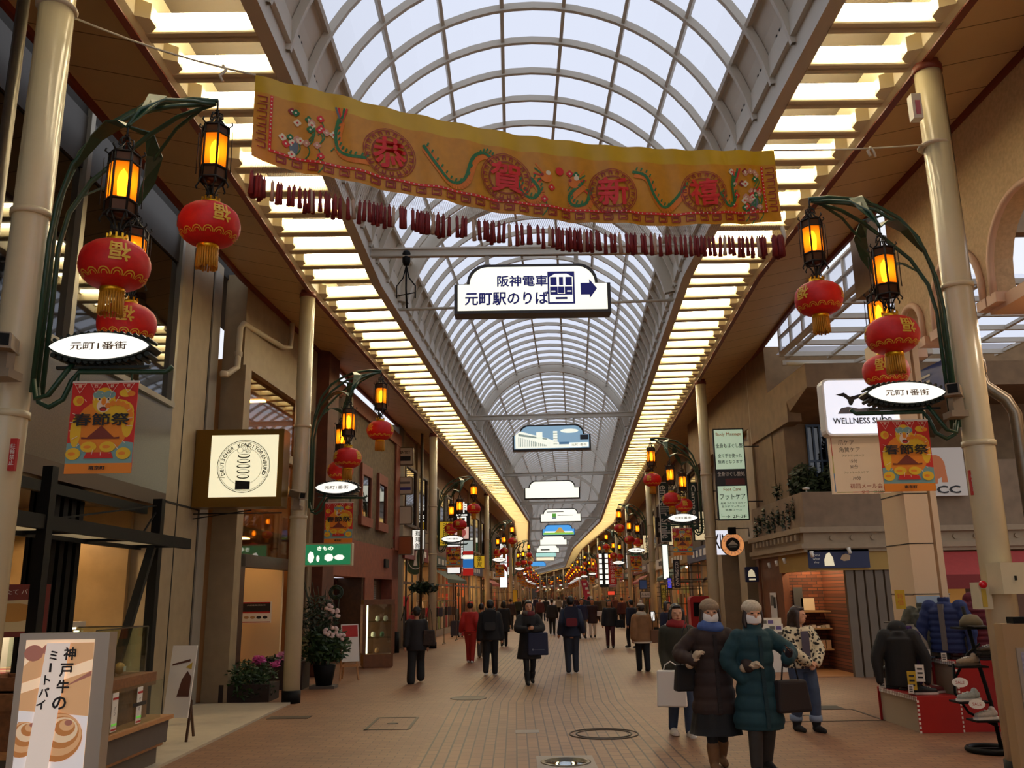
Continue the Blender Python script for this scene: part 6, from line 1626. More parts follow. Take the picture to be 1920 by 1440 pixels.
def hand(mb, w, d, palm, size, curl=.5):
    d = Vector(d).normalized(); palm = Vector(palm); palm = (palm - d * palm.dot(d)).normalized(); s_ = d.cross(palm)
    k = size
    limb(mb, [w, w + d * .25 * k, w + d * .5 * k], [.13 * k, .2 * k, .21 * k], 10, 2)
    for i, (off, ln) in enumerate(((-.18, .38), (-.06, .44), (.06, .42), (.17, .34))):
        b = w + d * .5 * k + s_ * off * k * 1.15
        p = [b]; dd = d.copy()
        for j in range(3):
            dd = (dd + palm * curl * (.35 + .25 * j)).normalized(); p.append(p[-1] + dd * ln * k / 3 * (1.1 - .1 * j))
        mb.tube(p, [.05 * k, .048 * k, .045 * k, .038 * k], 7); mb.ell(p[-1], (.038 * k,) * 3, 7, 5)
    b = w + d * .16 * k - s_ * .16 * k
    p = [b, b + (d * .6 - s_ * .7 + palm * .3).normalized() * .2 * k, b + (d * .6 - s_ * .7 + palm * .3).normalized() * .2 * k + (d + palm * .6).normalized() * .18 * k]
    mb.tube(p, [.07 * k, .058 * k, .045 * k], 7); mb.ell(p[-1], (.045 * k,) * 3, 7, 5)
def person(label, loc, rot, h, det=1, skin=SKIN, feet=((-.08, -.14, .0), (.08, .16, .03)), wrists=None, elbow=(0, 1, -.3), hdir=None, palm=None, curl=.5, turn=0, coat=None, legs=None, skirt=None, shoes=None, boots=None, hair=None, hat=None, scarf=None, mask=False, glove=None, inner=None, grp=None, lean=0, belt=None, toes=(0, 0), stoop=0):
    t = thing('person', label, 'person', loc, rot, grp)
    vb, vc = ((.03, .03), (.013, .016), (.0065, .011))[det]
    hz, hw = .5 * h, .052 * h
    sz, sw = .8 * h, .1 * h
    ly = -stoop
    def TL(z): return ly * max(0, (z - hz)) / (sz - hz)          # forward lean of the trunk
    sh = [Vector((sg * sw, TL(sz), sz)) for sg in (-1, 1)]
    hp = [Vector((sg * hw, 0, hz)) for sg in (-1, 1)]
    if wrists is None: wrists = [(-.15 * h, -.05, .47 * h), (.15 * h, .06, .47 * h)]
    wr = [Vector(w) for w in wrists]
    el = [ik(sh[i], wr[i], .172 * h, .15 * h, (elbow[0] * (-1, 1)[i], elbow[1], elbow[2])) for i in (0, 1)]
    for i in (0, 1):
        lim = .318 * h
        if (wr[i] - sh[i]).length > lim: wr[i] = sh[i] + (wr[i] - sh[i]).normalized() * lim
    ft = [Vector(f) for f in feet]
    an = [Vector((f.x, f.y + .02, f.z + .045 * h)) for f in ft]
    kn = [ik(hp[i], an[i], .235 * h, .228 * h, (0, -1, .1)) for i in (0, 1)]
    hc = Vector((0, TL(sz) - .012 * h + (-.25 * stoop), .928 * h - .2 * stoop))
    hr = Matrix.Translation(hc) @ Matrix.Rotation(turn, 4, 'Z')
    mb = MB()
    hr = hr @ Matrix.Scale(1.07, 4); mb.ell((0, 0, 0), (.045 * h, .055 * h, .066 * h), 18, 12, 0, hr); mb.ell((0, -.014 * h, -.03 * h), (.036 * h, .042 * h, .04 * h), 14, 8, 0, hr)
    mb.ell((0, -.058 * h, -.008 * h), (.0075 * h, .011 * h, .014 * h), 8, 6, 0, hr)
    for q in (-1, 1): mb.ell((q * .046 * h, .004 * h, -.005 * h), (.006 * h, .012 * h, .018 * h), 8, 6, 0, hr); mb.ell((q * .02 * h, -.047 * h, .012 * h), (.012 * h, .008 * h, .006 * h), 8, 5, 0, hr)
    limb(mb, [(0, TL(sz) + .005, .80 * h), hc + Vector((0, .012 * h, -.03 * h))], [.034 * h, .031 * h])
    rings(mb, [(0, 0, .45 * h, .06 * h, .05 * h), (0, 0, .5 * h, .085 * h, .055 * h), (0, TL(.6 * h), .6 * h, .08 * h, .058 * h), (0, TL(.72 * h), .72 * h, .095 * h, .064 * h), (0, TL(.775 * h), .775 * h, .09 * h, .055 * h), (0, TL(.815 * h), .815 * h, .05 * h, .04 * h)])
    for i in (0, 1):
        limb(mb, [sh[i], el[i], wr[i]], [.034 * h, .026 * h, .018 * h])
        dd = hdir[i] if hdir else (wr[i] - el[i]); pp = palm[i] if palm else ((1, 0, 0), (-1, 0, 0))[i]
        if det: hand(mb, wr[i], dd, pp, .1 * h, curl)
        else: mb.ell(wr[i] + Vector(dd).normalized() * .05 * h, (.02 * h, .02 * h, .045 * h), 8, 6)
        limb(mb, [hp[i], kn[i], an[i]], [.05 * h, .034 * h, .024 * h])
        limb(mb, [an[i] + Vector((0, .01, -.02 * h)), ft[i] + Vector((0, -.05, .03))], [.02 * h, .014 * h])
    remesh(mb.build('body', skin, t), vb)
    if glove:
        for i in (0, 1):
            if glove[i] is None: continue
            mb = MB(); dd = hdir[i] if hdir else (wr[i] - el[i]); pp = palm[i] if palm else ((1, 0, 0), (-1, 0, 0))[i]
            hand(mb, wr[i] - Vector(dd).normalized() * .008, dd, pp, .115 * h, curl); limb(mb, [wr[i] - Vector(dd).normalized() * .05, wr[i]], [.027 * h, .024 * h]); remesh(mb.build('glove', glove[i], t), .006, 3)
    if det and turn is not None:
        for q in (-1, 1):
            mb = MB(); mb.ell((q * .019 * h, -.0505 * h, .006 * h), (.0085 * h, .004 * h, .0035 * h), 10, 6, 0, hr); mb.build('eye', mat('eye_dark', '1c120c', .2), t)
        if not mask: mb = MB(); mb.ell((0, -.0545 * h, -.034 * h), (.013 * h, .004 * h, .004 * h), 10, 6, 0, hr); mb.build('mouth', mat('lip', '9c4a40', .5), t)
    if legs:
        mb = MB(); e = legs.get('bulk', .012)
        for i in (0, 1):
            end = an[i] + Vector((0, 0, legs.get('end', -.01)))
            limb(mb, [hp[i] + Vector((0, 0, .02)), kn[i], end], [.056 * h + e, .038 * h + e, .026 * h + e * legs.get('hemw', 1.3)], 14)
        rings(mb, [(0, 0, .47 * h, .1 * h, .075 * h), (0, 0, .53 * h, .1 * h, .075 * h), (0, 0, .58 * h, .088 * h, .066 * h)])
        remesh(mb.build('trousers', legs['m'], t), vc, 3)
        if legs.get('cuff'):
            for i in (0, 1): mb = MB(); c_ = an[i] + Vector((0, 0, legs['end'])); mb.lathe([(.026 * h + e * 1.5, -.02), (.026 * h + e * 1.8, 0), (.026 * h + e * 1.8, .05), (.026 * h + e * 1.4, .055)], 14, c_); mb.build('cuff', legs['cuff'], t)
    if skirt:
        z0, z1, fl = skirt['hem'] * h, .58 * h, skirt.get('flare', 1.3)
        mb = MB(); n = 40; vs = []; fs = []
        for j in range(9):
            u = j / 8; z = z1 + (z0 - z1) * u; r = .085 * h + (.085 * h * (fl - 1) + .02) * u
            for k in range(n):
                a = 2 * math.pi * k / n; q = r * (1 + .05 * u * math.sin(a * 9)); vs.append((q * math.cos(a), q * .8 * math.sin(a), z))
        for j in range(8):
            for k in range(n): fs.append((j * n + k, j * n + (k + 1) % n, (j + 1) * n + (k + 1) % n, (j + 1) * n + k))
        fs.append(tuple(range(n))); fs.append(tuple(8 * n + k for k in range(n - 1, -1, -1)))
        mb.add(vs, fs, 0, True); mb.build('skirt', skirt['m'], t)
    if coat:
        e, z0, fl, q = coat.get('bulk', .025), coat['hem'] * h, coat.get('flare', 1.15), coat.get('q', 0)
        prof_ = [(.834, .045, .042), (.822, .07, .054), (.805, .092, .062), (.775, .103, .067), (.72, .1, .071), (.62, .094, .07), (.55, .1, .078), (.5, .106, .082), (.3, .106 * fl, .082 * fl)]
        def rad(z):
            z /= h
            for (a, b, c), (d, e_, f) in zip(prof_, prof_[1:]):
                if z >= d: u = (a - z) / (a - d); return (b + (e_ - b) * u) * h, (c + (f - c) * u) * h
            return prof_[-1][1] * h, prof_[-1][2] * h
        rs = []; zt = .832 * h; n = int((zt - z0) / .02)
        for j in range(n + 1):
            z = z0 + (zt - z0) * j / n; rx, ry = rad(z)
            k = 1 - (.07 * abs(math.cos(math.pi * z / q)) ** 6 if q else 0)
            rs.append((0, TL(z), z, (rx + e) * k, (ry + e) * k))
        mb = MB(); rings(mb, rs, 28)
        for i in (0, 1):
            sl = wr[i] - (wr[i] - el[i]).normalized() * .01
            limb(mb, [sh[i] + Vector((0, 0, -.012)), el[i], sl], [.036 * h + e * .7, .034 * h + e * .9, .024 * h + e * coat.get('cuffw', .8)], 14, 5, q)
        if coat.get('collar'): mb.lathe([(.05 * h, .8 * h), (.06 * h, .84 * h), (.056 * h, .872 * h), (.044 * h, .868 * h)], 16, (0, TL(sz), 0))
        if coat.get('hood'): mb.ell((0, TL(sz) + .075 * h, .84 * h), (.075 * h, .05 * h, .055 * h), 14, 8)
        remesh(mb.build(coat.get('name', 'coat'), coat['m'], t), vc, 2 if q else 4)
        if coat.get('open'):
            zo = z0 + .01; mb = MB()
            for j in range(14):
                za, zb_ = z0 + (sz - z0) * j / 14, z0 + (sz - z0) * (j + 1) / 14
                ya, yb = TL(za) - rad(za)[1] - e - .006, TL(zb_) - rad(zb_)[1] - e - .006; w = coat['open']
                mb.quad((-w, ya, za), (w, ya, za), (w, yb, zb_), (-w, yb, zb_))
            mb.build('shirt_front', inner, t)
        if coat.get('trim'): mb = MB(); rx, ry = rad(z0); mb.tube([((rx + e) * math.cos(k * .3142), (ry + e) * math.sin(k * .3142), z0 + .005) for k in range(20)], .02, 6, 0, False, None, True); mb.build('hem_trim', coat['trim'], t)
        if det == 2 and coat.get('zip'):
            mb = MB()
            for j in range(20):
                za, zb_ = z0 + .02 + (sz - z0 - .02) * j / 20, z0 + .02 + (sz - z0 - .02) * (j + 1) / 20
                ya, yb = TL(za) - rad(za)[1] - e - .004, TL(zb_) - rad(zb_)[1] - e - .004
                mb.bx(-.008, .03, min(ya, yb) - .006, max(ya, yb) + .012, za, zb_)
            mb.build('zip_placket', coat['zip'], t)
    if belt: mb = MB(); mb.lathe([(.115 * h, -.025), (.12 * h, 0), (.115 * h, .025)], 24, (0, 0, .53 * h), 0, None, True, .78); mb.build('belt', belt, t)
    for i in (0, 1):
        f = ft[i]; ta = toes[i]
        F_ = Matrix.Translation(f) @ Matrix.Rotation(ta, 4, 'Z')
        m_ = (boots or shoes)['m']
        mb = MB(); lift = f.z
        limb(mb, [(0, .045, .035 + 0), (0, -.06, .032 - lift * .3), (0, -.15, .026 - lift * .5)], [.04, .042, .03], 12, 3)
        if boots:
            a_ = F_.inverted() @ an[i]; k_ = F_.inverted() @ kn[i]; u = min(1, (boots['top'] * h - .045 * h) / (.23 * h))
            limb(mb, [(0, .03, .045), a_, a_.lerp(k_, u)], [.042, .034 * h * .95, .04 * h], 14)
        mb.T = None
        mb2 = MB(F_); mb2.add(mb.v, mb.f, 0, True); o_ = remesh(mb2.build('boot' if boots else 'shoe', m_, t), max(vc * .8, .009), 3)
        if shoes and shoes.get('sole') and det:
            mb = MB(F_); mb.prism(rrect(-.042, .042, -.185, .075, .04), max(.001 - f.z, -.01), .018); mb.build('sole', shoes['sole'], o_ and t)
    if hair:
        mb = MB(); st = hair.get('s', 'short')
        mb.ell((0, .014 * h, .014 * h), (.051 * h, .056 * h, .064 * h), 16, 10, 0, hr)
        if st in ('bob', 'long'):
            L_ = .07 if st == 'bob' else .17
            mb.ell((0, .03 * h, -.03 * h), (.05 * h, .036 * h, .06 * h), 14, 8, 0, hr)
            for q in (-1, 1): limb(mb, [hr @ Vector((q * .043 * h, -.006 * h, .02 * h)), hr @ Vector((q * .05 * h, -.002 * h, -.04 * h)), hr @ Vector((q * .047 * h, -.012 * h, -L_ * h))], [.018 * h, .02 * h, .012 * h])
            if st == 'long': limb(mb, [hr @ Vector((0, .045 * h, 0)), hr @ Vector((0, .055 * h, -.08 * h)), hr @ Vector((0, .06 * h, -.15 * h))], [.045 * h, .045 * h, .03 * h])
        mb.ell((0, -.032 * h, .05 * h), (.036 * h, .02 * h, .016 * h), 12, 6, 0, hr)
        remesh(mb.build('hair', hair['m'], t), vc, 3)
    if hat:
        mb = MB(); st = hat.get('s', 'beanie')
        if st == 'beanie': mb.ell((0, .008 * h, .034 * h), (.058 * h, .064 * h, .052 * h), 18, 10, 0, hr); mb.lathe([(.05 * h, .0), (.059 * h, .002), (.06 * h, .02 * h), (.055 * h, .028 * h)], 20, (0, .005 * h, .024 * h), 0, hr, True, 1.06)
        elif st == 'cap': mb.ell((0, .004 * h, .034 * h), (.053 * h, .06 * h, .044 * h), 18, 10, 0, hr); limb(mb, [hr @ Vector((0, -.05 * h, .03 * h)), hr @ Vector((0, -.1 * h, .022 * h))], [.03 * h, .012 * h])
        else: mb.ell((0, .004 * h, .034 * h), (.052 * h, .06 * h, .05 * h), 18, 10, 0, hr); mb.lathe([(.05 * h, .03 * h), (.085 * h, .024 * h), (.085 * h, .03 * h), (.05 * h, .04 * h)], 20, (0, 0, 0), 0, hr)
        remesh(mb.build('hat', hat['m'], t), vc * .9, 3)
        if hat.get('pom'): mb = MB(); mb.ell((0, .01 * h, .1 * h), (.024 * h,) * 3, 12, 8, 0, hr); mb.build('pompom', hat['pom'], t)
        if hat.get('band'): mb = MB(); mb.lathe([(.056 * h, 0), (.0625 * h, .004), (.0625 * h, .024 * h), (.056 * h, .028 * h)], 20, (0, .005 * h, .02 * h), 0, hr, True, 1.06); mb.build('hat_band', hat['band'], t)
    if scarf:
        mb = MB(); c_ = Vector((0, TL(sz) - .005, .838 * h - .2 * stoop))
        for zz, r_, rr_ in ((0, .05, .03), (.02, .044, .026)): mb.tube([c_ + Vector((r_ * h * 1.15 * math.cos(k * .3927), r_ * h * math.sin(k * .3927), zz * h + .01 * math.sin(k * .8))) for k in range(16)], rr_ * h, 10, 0, False, None, True)
        if scarf.get('tail'): limb(mb, [c_ + Vector((.03 * h, -.06 * h, 0)), c_ + Vector((.035 * h, -.1 * h, -.06 * h)), c_ + Vector((.03 * h, -.105 * h, -.14 * h))], [.026 * h, .032 * h, .03 * h])
        remesh(mb.build('scarf', scarf['m'], t), max(.012, vc), 2)
        if scarf.get('m2'):
            mb = MB(); mb.tube([c_ + Vector((.05 * h * 1.2 * math.cos(k), .053 * h * math.sin(k), .012 * h)) for k in (3.6, 3.9, 4.2, 4.5)], .031 * h, 10); mb.build('scarf_stripe', scarf['m2'], t)
    if mask:
        mb = MB(); vs = []; fs = []
        for j in range(7):
            v = -.052 + .052 * j / 6 + .0
            for k in range(11):
                a = math.radians(-62 + 124 * k / 10); pu = 1 + .12 * math.sin(math.pi * j / 6)
                vs.append((.047 * h * pu * math.sin(a) , -.0595 * h * pu * math.cos(a) * (1 - .12 * (j / 6)) + .004 * h, v * h + .002 * h))
        for j in range(6):
            for k in range(10): fs.append((j * 11 + k, j * 11 + k + 1, (j + 1) * 11 + k + 1, (j + 1) * 11 + k))
        mb.add(vs, fs, 0, True, hr); mb.build('face_mask', mat('mask_white', 'e6e0d8', .7), t)
    J = {'wr': [t_ for t_ in wr], 'el': el, 'sh': sh, 'T': Matrix.Translation(Vector(loc)) @ Matrix.Rotation(rot, 4, 'Z')}
    return t, J
def bag(name, label, p, rot, w, hgt, d, m_, strap=None, taper=.85, cat='bag', txt=None, hand_z=None):
    t = thing(name, label, cat, p, rot)
    mb = MB(); mb.add([(-w / 2, -d / 2, 0), (w / 2, -d / 2, 0), (w / 2, d / 2, 0), (-w / 2, d / 2, 0), (-w / 2 * taper, -d / 3, hgt), (w / 2 * taper, -d / 3, hgt), (w / 2 * taper, d / 3, hgt), (-w / 2 * taper, d / 3, hgt)],
                   [(0, 3, 2, 1), (4, 5, 6, 7), (0, 1, 5, 4), (1, 2, 6, 5), (2, 3, 7, 6), (3, 0, 4, 7)])
    o = mb.build('bag_body', m_, t); b_ = o.modifiers.new('b', 'BEVEL'); b_.width = min(w, d) * .2; b_.segments = 3
    if strap:
        mb = MB(); mb.tube([(-w * .25, 0, hgt * .97), (-w * .18, 0, hgt + strap * .6), (0, 0, hgt + strap), (w * .18, 0, hgt + strap * .6), (w * .25, 0, hgt * .97)], .008, 6); mb.build('handle', mat('strap_dark', '1c1512', .6) if m_ not in (PAPER,) else m_, t)
    if txt: mb = MB(); mb.text(txt, face((0, -d / 2 * .9, hgt * .25)), hgt * .07, w * .6, z=.004); mb.build('lettering', mat('soft_white_print', 'a8a8b0', .6), t)
    return t
def cl(name, c, **k): return mat('cloth_' + name, c, .8, **k)
BLK, TEAL, BRN, OLV = cl('black', '14110f', noise=.3), cl('teal', '123a40', noise=.2, nscale=6), cl('dark_brown', '35221a', noise=.2, nscale=6), cl('olive', '2c2a1a', noise=.2)
JEAN, DGRY, NAVY, TANC, REDC = cl('denim', '3c4c66', noise=.3, nscale=7), cl('dark_grey', '3c352e', noise=.2), cl('navy', '1a2236', noise=.2), cl('tan', '8a5f36', noise=.2), cl('red', 'a81a10', noise=.15)
HAIRB, HAIRK = mat('hair_brown', '2e1c12', .5), mat('hair_black', '120d0a', .45)
KNITB, KNITW = cl('knit_beige', '9c8468', noise=.25, nscale=60), cl('knit_cream', 'c9baa0', noise=.25, nscale=60)
SUEDE, WHT = cl('suede', '7d5632', noise=.2), cl('white', 'd8d0c4')
# -- the two women arm in arm
W1 = on_z(1350, 1437); W2 = on_z(1432, 1446)
w1h = at(1325, 1122, W1.y).z / 1.0; w2h = at(1398, 1124, W2.y).z
t, J = person('person in a long brown quilted coat, black skirt, white mask and blue scarf', (W1.x - .03, W1.y - .09, 0), .0, w1h - .03, 2, SKIN2, feet=((-.06, -.1, 0), (.07, .14, .02)), wrists=((-.235, -.19, 1.03), (.27, -.37, .98)), elbow=(1, .6, -.6), hdir=((.5, -.4, .75), (.8, -.5, .25)), palm=((1, -.2, 0), (0, -.3, -1)), curl=.9,
       coat=dict(m=BRN, hem=.32, flare=1.25, q=.13, bulk=.03, collar=1, zip=cl('brown_placket', '261812')), skirt=dict(m=BLK, hem=.2, flare=1.75), legs=dict(m=BLK, bulk=.002), boots=dict(m=SUEDE, top=.14), hair=dict(m=HAIRB, s='bob'), hat=dict(m=KNITB), scarf=dict(m=cl('periwinkle', '46609c', noise=.2)), mask=True, glove=(cl('beige_glove', 'b8a284'), cl('beige_glove', 'b8a284')))
bag('shoulder_bag', 'black shoulder bag on the arm of the woman in the brown coat', (W1.x - .27, W1.y - .02, .72), .2, .3, .26, .12, BLK, .42)
t, J = person('person in a teal green knee length down coat, cream knit hat and white mask', (W2.x - .02, W2.y - .05, 0), .12, w2h - .03, 2, SKIN2, feet=((-.08, -.08, 0), (.1, .12, .02)), wrists=((-.15, -.06, .86), (.25, -.2, 1.05)), elbow=(1.2, .4, -.6), hdir=((.4, -.1, -.9), (.1, -.5, .8)), palm=((1, 0, 0), (-1, -.3, 0)), curl=.9,
       coat=dict(m=TEAL, hem=.25, flare=1.3, q=.14, bulk=.035, collar=1, zip=cl('teal_placket', '0e2c32')), legs=dict(m=DGRY, bulk=.014), shoes=dict(m=BLK, sole=BLK), hair=dict(m=HAIRB, s='bob'), hat=dict(m=KNITW), mask=True, glove=(None, cl('dark_glove', '20141a')))
bag('handbag', 'dark brown handbag on the forearm of the woman in the teal coat', (W2.x + .29, W2.y - .12, .55), .3, .38, .3, .16, cl('bag_brown', '20130f'), .24)
# -- girl in the patterned cardigan
CARD = mat('cardigan_pattern', 'cdbf9c', .85); nt = CARD.node_tree
vo = nt.nodes.new('ShaderNodeTexVoronoi'); vo.inputs['Scale'].default_value = 22; tc_ = nt.nodes.new('ShaderNodeTexCoord'); nt.links.new(tc_.outputs['Object'], vo.inputs['Vector'])
rp_ = nt.nodes.new('ShaderNodeMapRange'); rp_.inputs['From Min'].default_value = .38; rp_.inputs['From Max'].default_value = .44; nt.links.new(vo.outputs['Distance'], rp_.inputs['Value'])
mx_ = nt.nodes.new('ShaderNodeMix'); mx_.data_type = 'RGBA'; mx_.inputs['A'].default_value = lin('1c1814'); mx_.inputs['B'].default_value = lin('cdbf9c'); nt.links.new(rp_.outputs['Result'], mx_.inputs['Factor']); nt.links.new(mx_.outputs['Result'], nt.nodes['Principled BSDF'].inputs['Base Color'])
W3 = on_z(1525, 1372); h3 = at(1505, 1137, W3.y).z
t, J = person('person with long brown hair in a cream and black patterned cardigan and rolled jeans', (W3.x - .06, W3.y + .05, 0), .25, h3, 2, SKIN2, feet=((-.09, .06, .0), (.1, -.08, 0)), wrists=((-.02, -.2, .83), (.09, -.2, .82)), elbow=(1.3, .3, -.3), hdir=((.8, -.3, -.25), (-.7, -.3, -.35)), palm=((.1, 0, -1), (-.1, .2, -1)), curl=.7, turn=.75,
       coat=dict(m=CARD, hem=.5, flare=1.1, bulk=.03, cuffw=.9, name='cardigan', open=.055), inner=cl('grey_shirt', '4c4450'), legs=dict(m=JEAN, bulk=.022, end=.07, hemw=1.1, cuff=cl('pale_denim', '7c8ca0')), boots=dict(m=BLK, top=.08), hair=dict(m=HAIRB, s='long'))
# -- woman with the white bag, behind
W4 = on_z(1292, 1382); h4 = at(1288, 1133, W4.y).z
t, J = person('person with dark hair in an olive coat and red scarf, behind the woman in brown', (W4.x - .06, W4.y + .1, 0), .05, h4, 2, SKIN2, feet=((-.08, .12, .02), (.09, -.04, 0)), wrists=((-.17, -.1, .78), (.2, .05, .75)), palm=((1, 0, 0), (-1, 0, 0)), curl=1.0,
       coat=dict(m=OLV, hem=.42, flare=1.1, bulk=.03, collar=1), legs=dict(m=JEAN, bulk=.012), shoes=dict(m=WHT, sole=WHT), hair=dict(m=HAIRK, s='bob'), scarf=dict(m=cl('scarlet', '8a1418', noise=.2)))
bag('tote_bag', 'large white tote bag held by the woman in the olive coat', (W4.x - .2, W4.y - .12, .36), -.25, .36, .42, .1, PAPER, .1, .92)
# -- middle distance
def put(u, vf, vt): 
    p = on_z(u, vf); return p, at(u, vt, p.y).z
AWAY = math.pi
p, h = put(1207, 1258, 1141)
t, J = person('person in a tan coat, pompom hat and cream scarf walking away', p, AWAY + .1, max(h, 1.45), 1, feet=((-.07, .1, .0), (.07, -.1, .0)), coat=dict(m=TANC, hem=.42, flare=1.35, bulk=.05, trim=KNITW), legs=dict(m=BLK, bulk=.02), shoes=dict(m=BLK), hair=dict(m=HAIRK), hat=dict(m=KNITW, pom=KNITW, band=cl('hat_band', '4a3c30')), scarf=dict(m=KNITW))
bag('shoulder_bag', 'brown shoulder bag at the side of the woman in the tan coat', (p.x + .3, p.y - .02, .6), .3, .3, .28, .1, cl('bag_tan', '6a4426'), .42)
p, h = put(1073, 1262, 1118)
t, J = person('person in a navy jacket and dark jeans with a backpack walking away', p, AWAY, h, 1, feet=((-.09, -.05, 0), (.08, .03, 0)), wrists=((-.26, .02, .88), (.26, .02, .85)), coat=dict(m=NAVY, hem=.47, bulk=.03, collar=1), legs=dict(m=cl('dark_denim', '222630'), bulk=.014), shoes=dict(m=BLK, sole=WHT), hair=dict(m=HAIRK))
def backpack(label, p, rot, m_, m2, txt=False):
    t = thing('backpack', label, 'backpack', p, rot)
    mb = MB(); mb.rbx(-.15, .15, -.22, .22, 0, .14, .06, 0, face((0, 0, 0))); o = mb.build('pack', m_, t); b_ = o.modifiers.new('b', 'BEVEL'); b_.width = .02; b_.segments = 2
    mb = MB(); mb.rbx(-.12, .12, -.2, -.03, .14, .18, .04, 0, face((0, 0, 0))); mb.build('front_pocket', m2, t)
    for q in (-1, 1): mb = MB(); mb.tube([(q * .09, .0, .2), (q * .1, .12, .26), (q * .11, .24, .15)], .014, 6); mb.build('strap', m_, t)
backpack('dark blue and red backpack on the man in the navy jacket', (p.x, p.y - .14, 1.2), 0, cl('pack_blue', '16182c'), cl('pack_red', '6a1820'))
p, h = put(993, 1283, 1126)
t, J = person('person in a black coat and red grey scarf holding a phone in both hands', p, .1, h, 1, SKIN2, feet=((-.05, -.12, 0), (.07, .14, .03)), wrists=((-.06, -.26, 1.03), (.07, -.26, 1.03)), elbow=(1.2, .4, -.6), hdir=((.6, -.4, .3), (-.6, -.4, .3)), palm=((.2, .3, 1), (-.2, .3, 1)), curl=.7,
       coat=dict(m=BLK, hem=.3, flare=1.3, bulk=.03), legs=dict(m=BLK, bulk=.002), boots=dict(m=BLK, top=.13), hair=dict(m=HAIRK, s='bob'), scarf=dict(m=cl('wine_scarf', '6a1a1e', noise=.4, nscale=12), m2=cl('grey_scarf', '5a5248')))
mb = MB(); mb.rbx(-.035, .035, -.07, .07, 0, .01, .01, 0, fr((p.x, p.y - .36, 1.11), (1, 0, 0), (0, .5, 1))); o = mb.build('phone', BLACK); tag(o, 'dark phone in the hands of the woman in the red grey scarf', 'phone')
bag('shopping_bag', 'large navy paper shopping bag on the arm of the woman in the red scarf', (p.x + .17, p.y - .2, .55), .15, .4, .42, .12, cl('paper_navy', '1c2038'), .16, .98, txt='Samantha'.replace('Samantha', 'S~~~~~'))
p, h = put(920, 1266, 1125)
t, J = person('person in a black jacket and black trousers walking away left of the centre', p, AWAY, h, 1, feet=((-.09, -.12, 0), (.1, .12, .04)), coat=dict(m=BLK, hem=.46, bulk=.05, hood=1), legs=dict(m=BLK, bulk=.018), shoes=dict(m=BLK, sole=WHT), hair=dict(m=HAIRK))
backpack('black backpack with a pale strap on the man in the black jacket', (p.x, p.y - .16, 1.15), 0, cl('pack_black', '0e0d0d'), cl('pack_grey', '2c2a28'))
p, h = put(882, 1243, 1128)
t, J = person('person in a bright red jacket, red trousers and red cap walking away', p, AWAY - .15, h, 1, feet=((-.06, .05, 0), (.06, -.08, 0)), wrists=((-.24, .05, .8), (.26, -.02, .78)), coat=dict(m=REDC, hem=.5, bulk=.022), legs=dict(m=cl('orange_red', '9a1f12', noise=.1), bulk=.012), belt=BLK, shoes=dict(m=WHT), hair=dict(m=HAIRK), hat=dict(m=cl('orange_cap', 'c23a18'), s='cap'), glove=(WHT, WHT))
p, h = put(899, 1235, 1132)
person('person in grey trousers and dark jacket between the red and the black walkers', (p.x + .05, p.y + .3, 0), AWAY, h, 1, feet=((-.06, .05, 0), (.06, -.05, 0)), coat=dict(m=BLK, hem=.5, bulk=.02), legs=dict(m=cl('grey_trouser', '5a5248'), bulk=.014), shoes=dict(m=SUEDE), hair=dict(m=HAIRK))
p, h = put(780, 1281, 1138)
t, J = person('person in a black jacket, wide black trousers and black brimmed hat walking away at left', p, AWAY + .1, h, 1, feet=((-.09, -.14, .05), (.1, .12, 0)), stoop=.06, coat=dict(m=cl('black_wool', '1a1412', noise=.2), hem=.42, bulk=.035), legs=dict(m=BLK, bulk=.03, hemw=1.6), shoes=dict(m=BLK), hair=dict(m=HAIRK), hat=dict(m=BLK, s='brim'))
bag('shoulder_bag', 'patterned dark shoulder bag with white marks on the old man in black', (p.x + .26, p.y - .05, .72), .1, .26, .3, .1, cl('bag_brown2', '3a281c', noise=.6, nscale=20), .5)
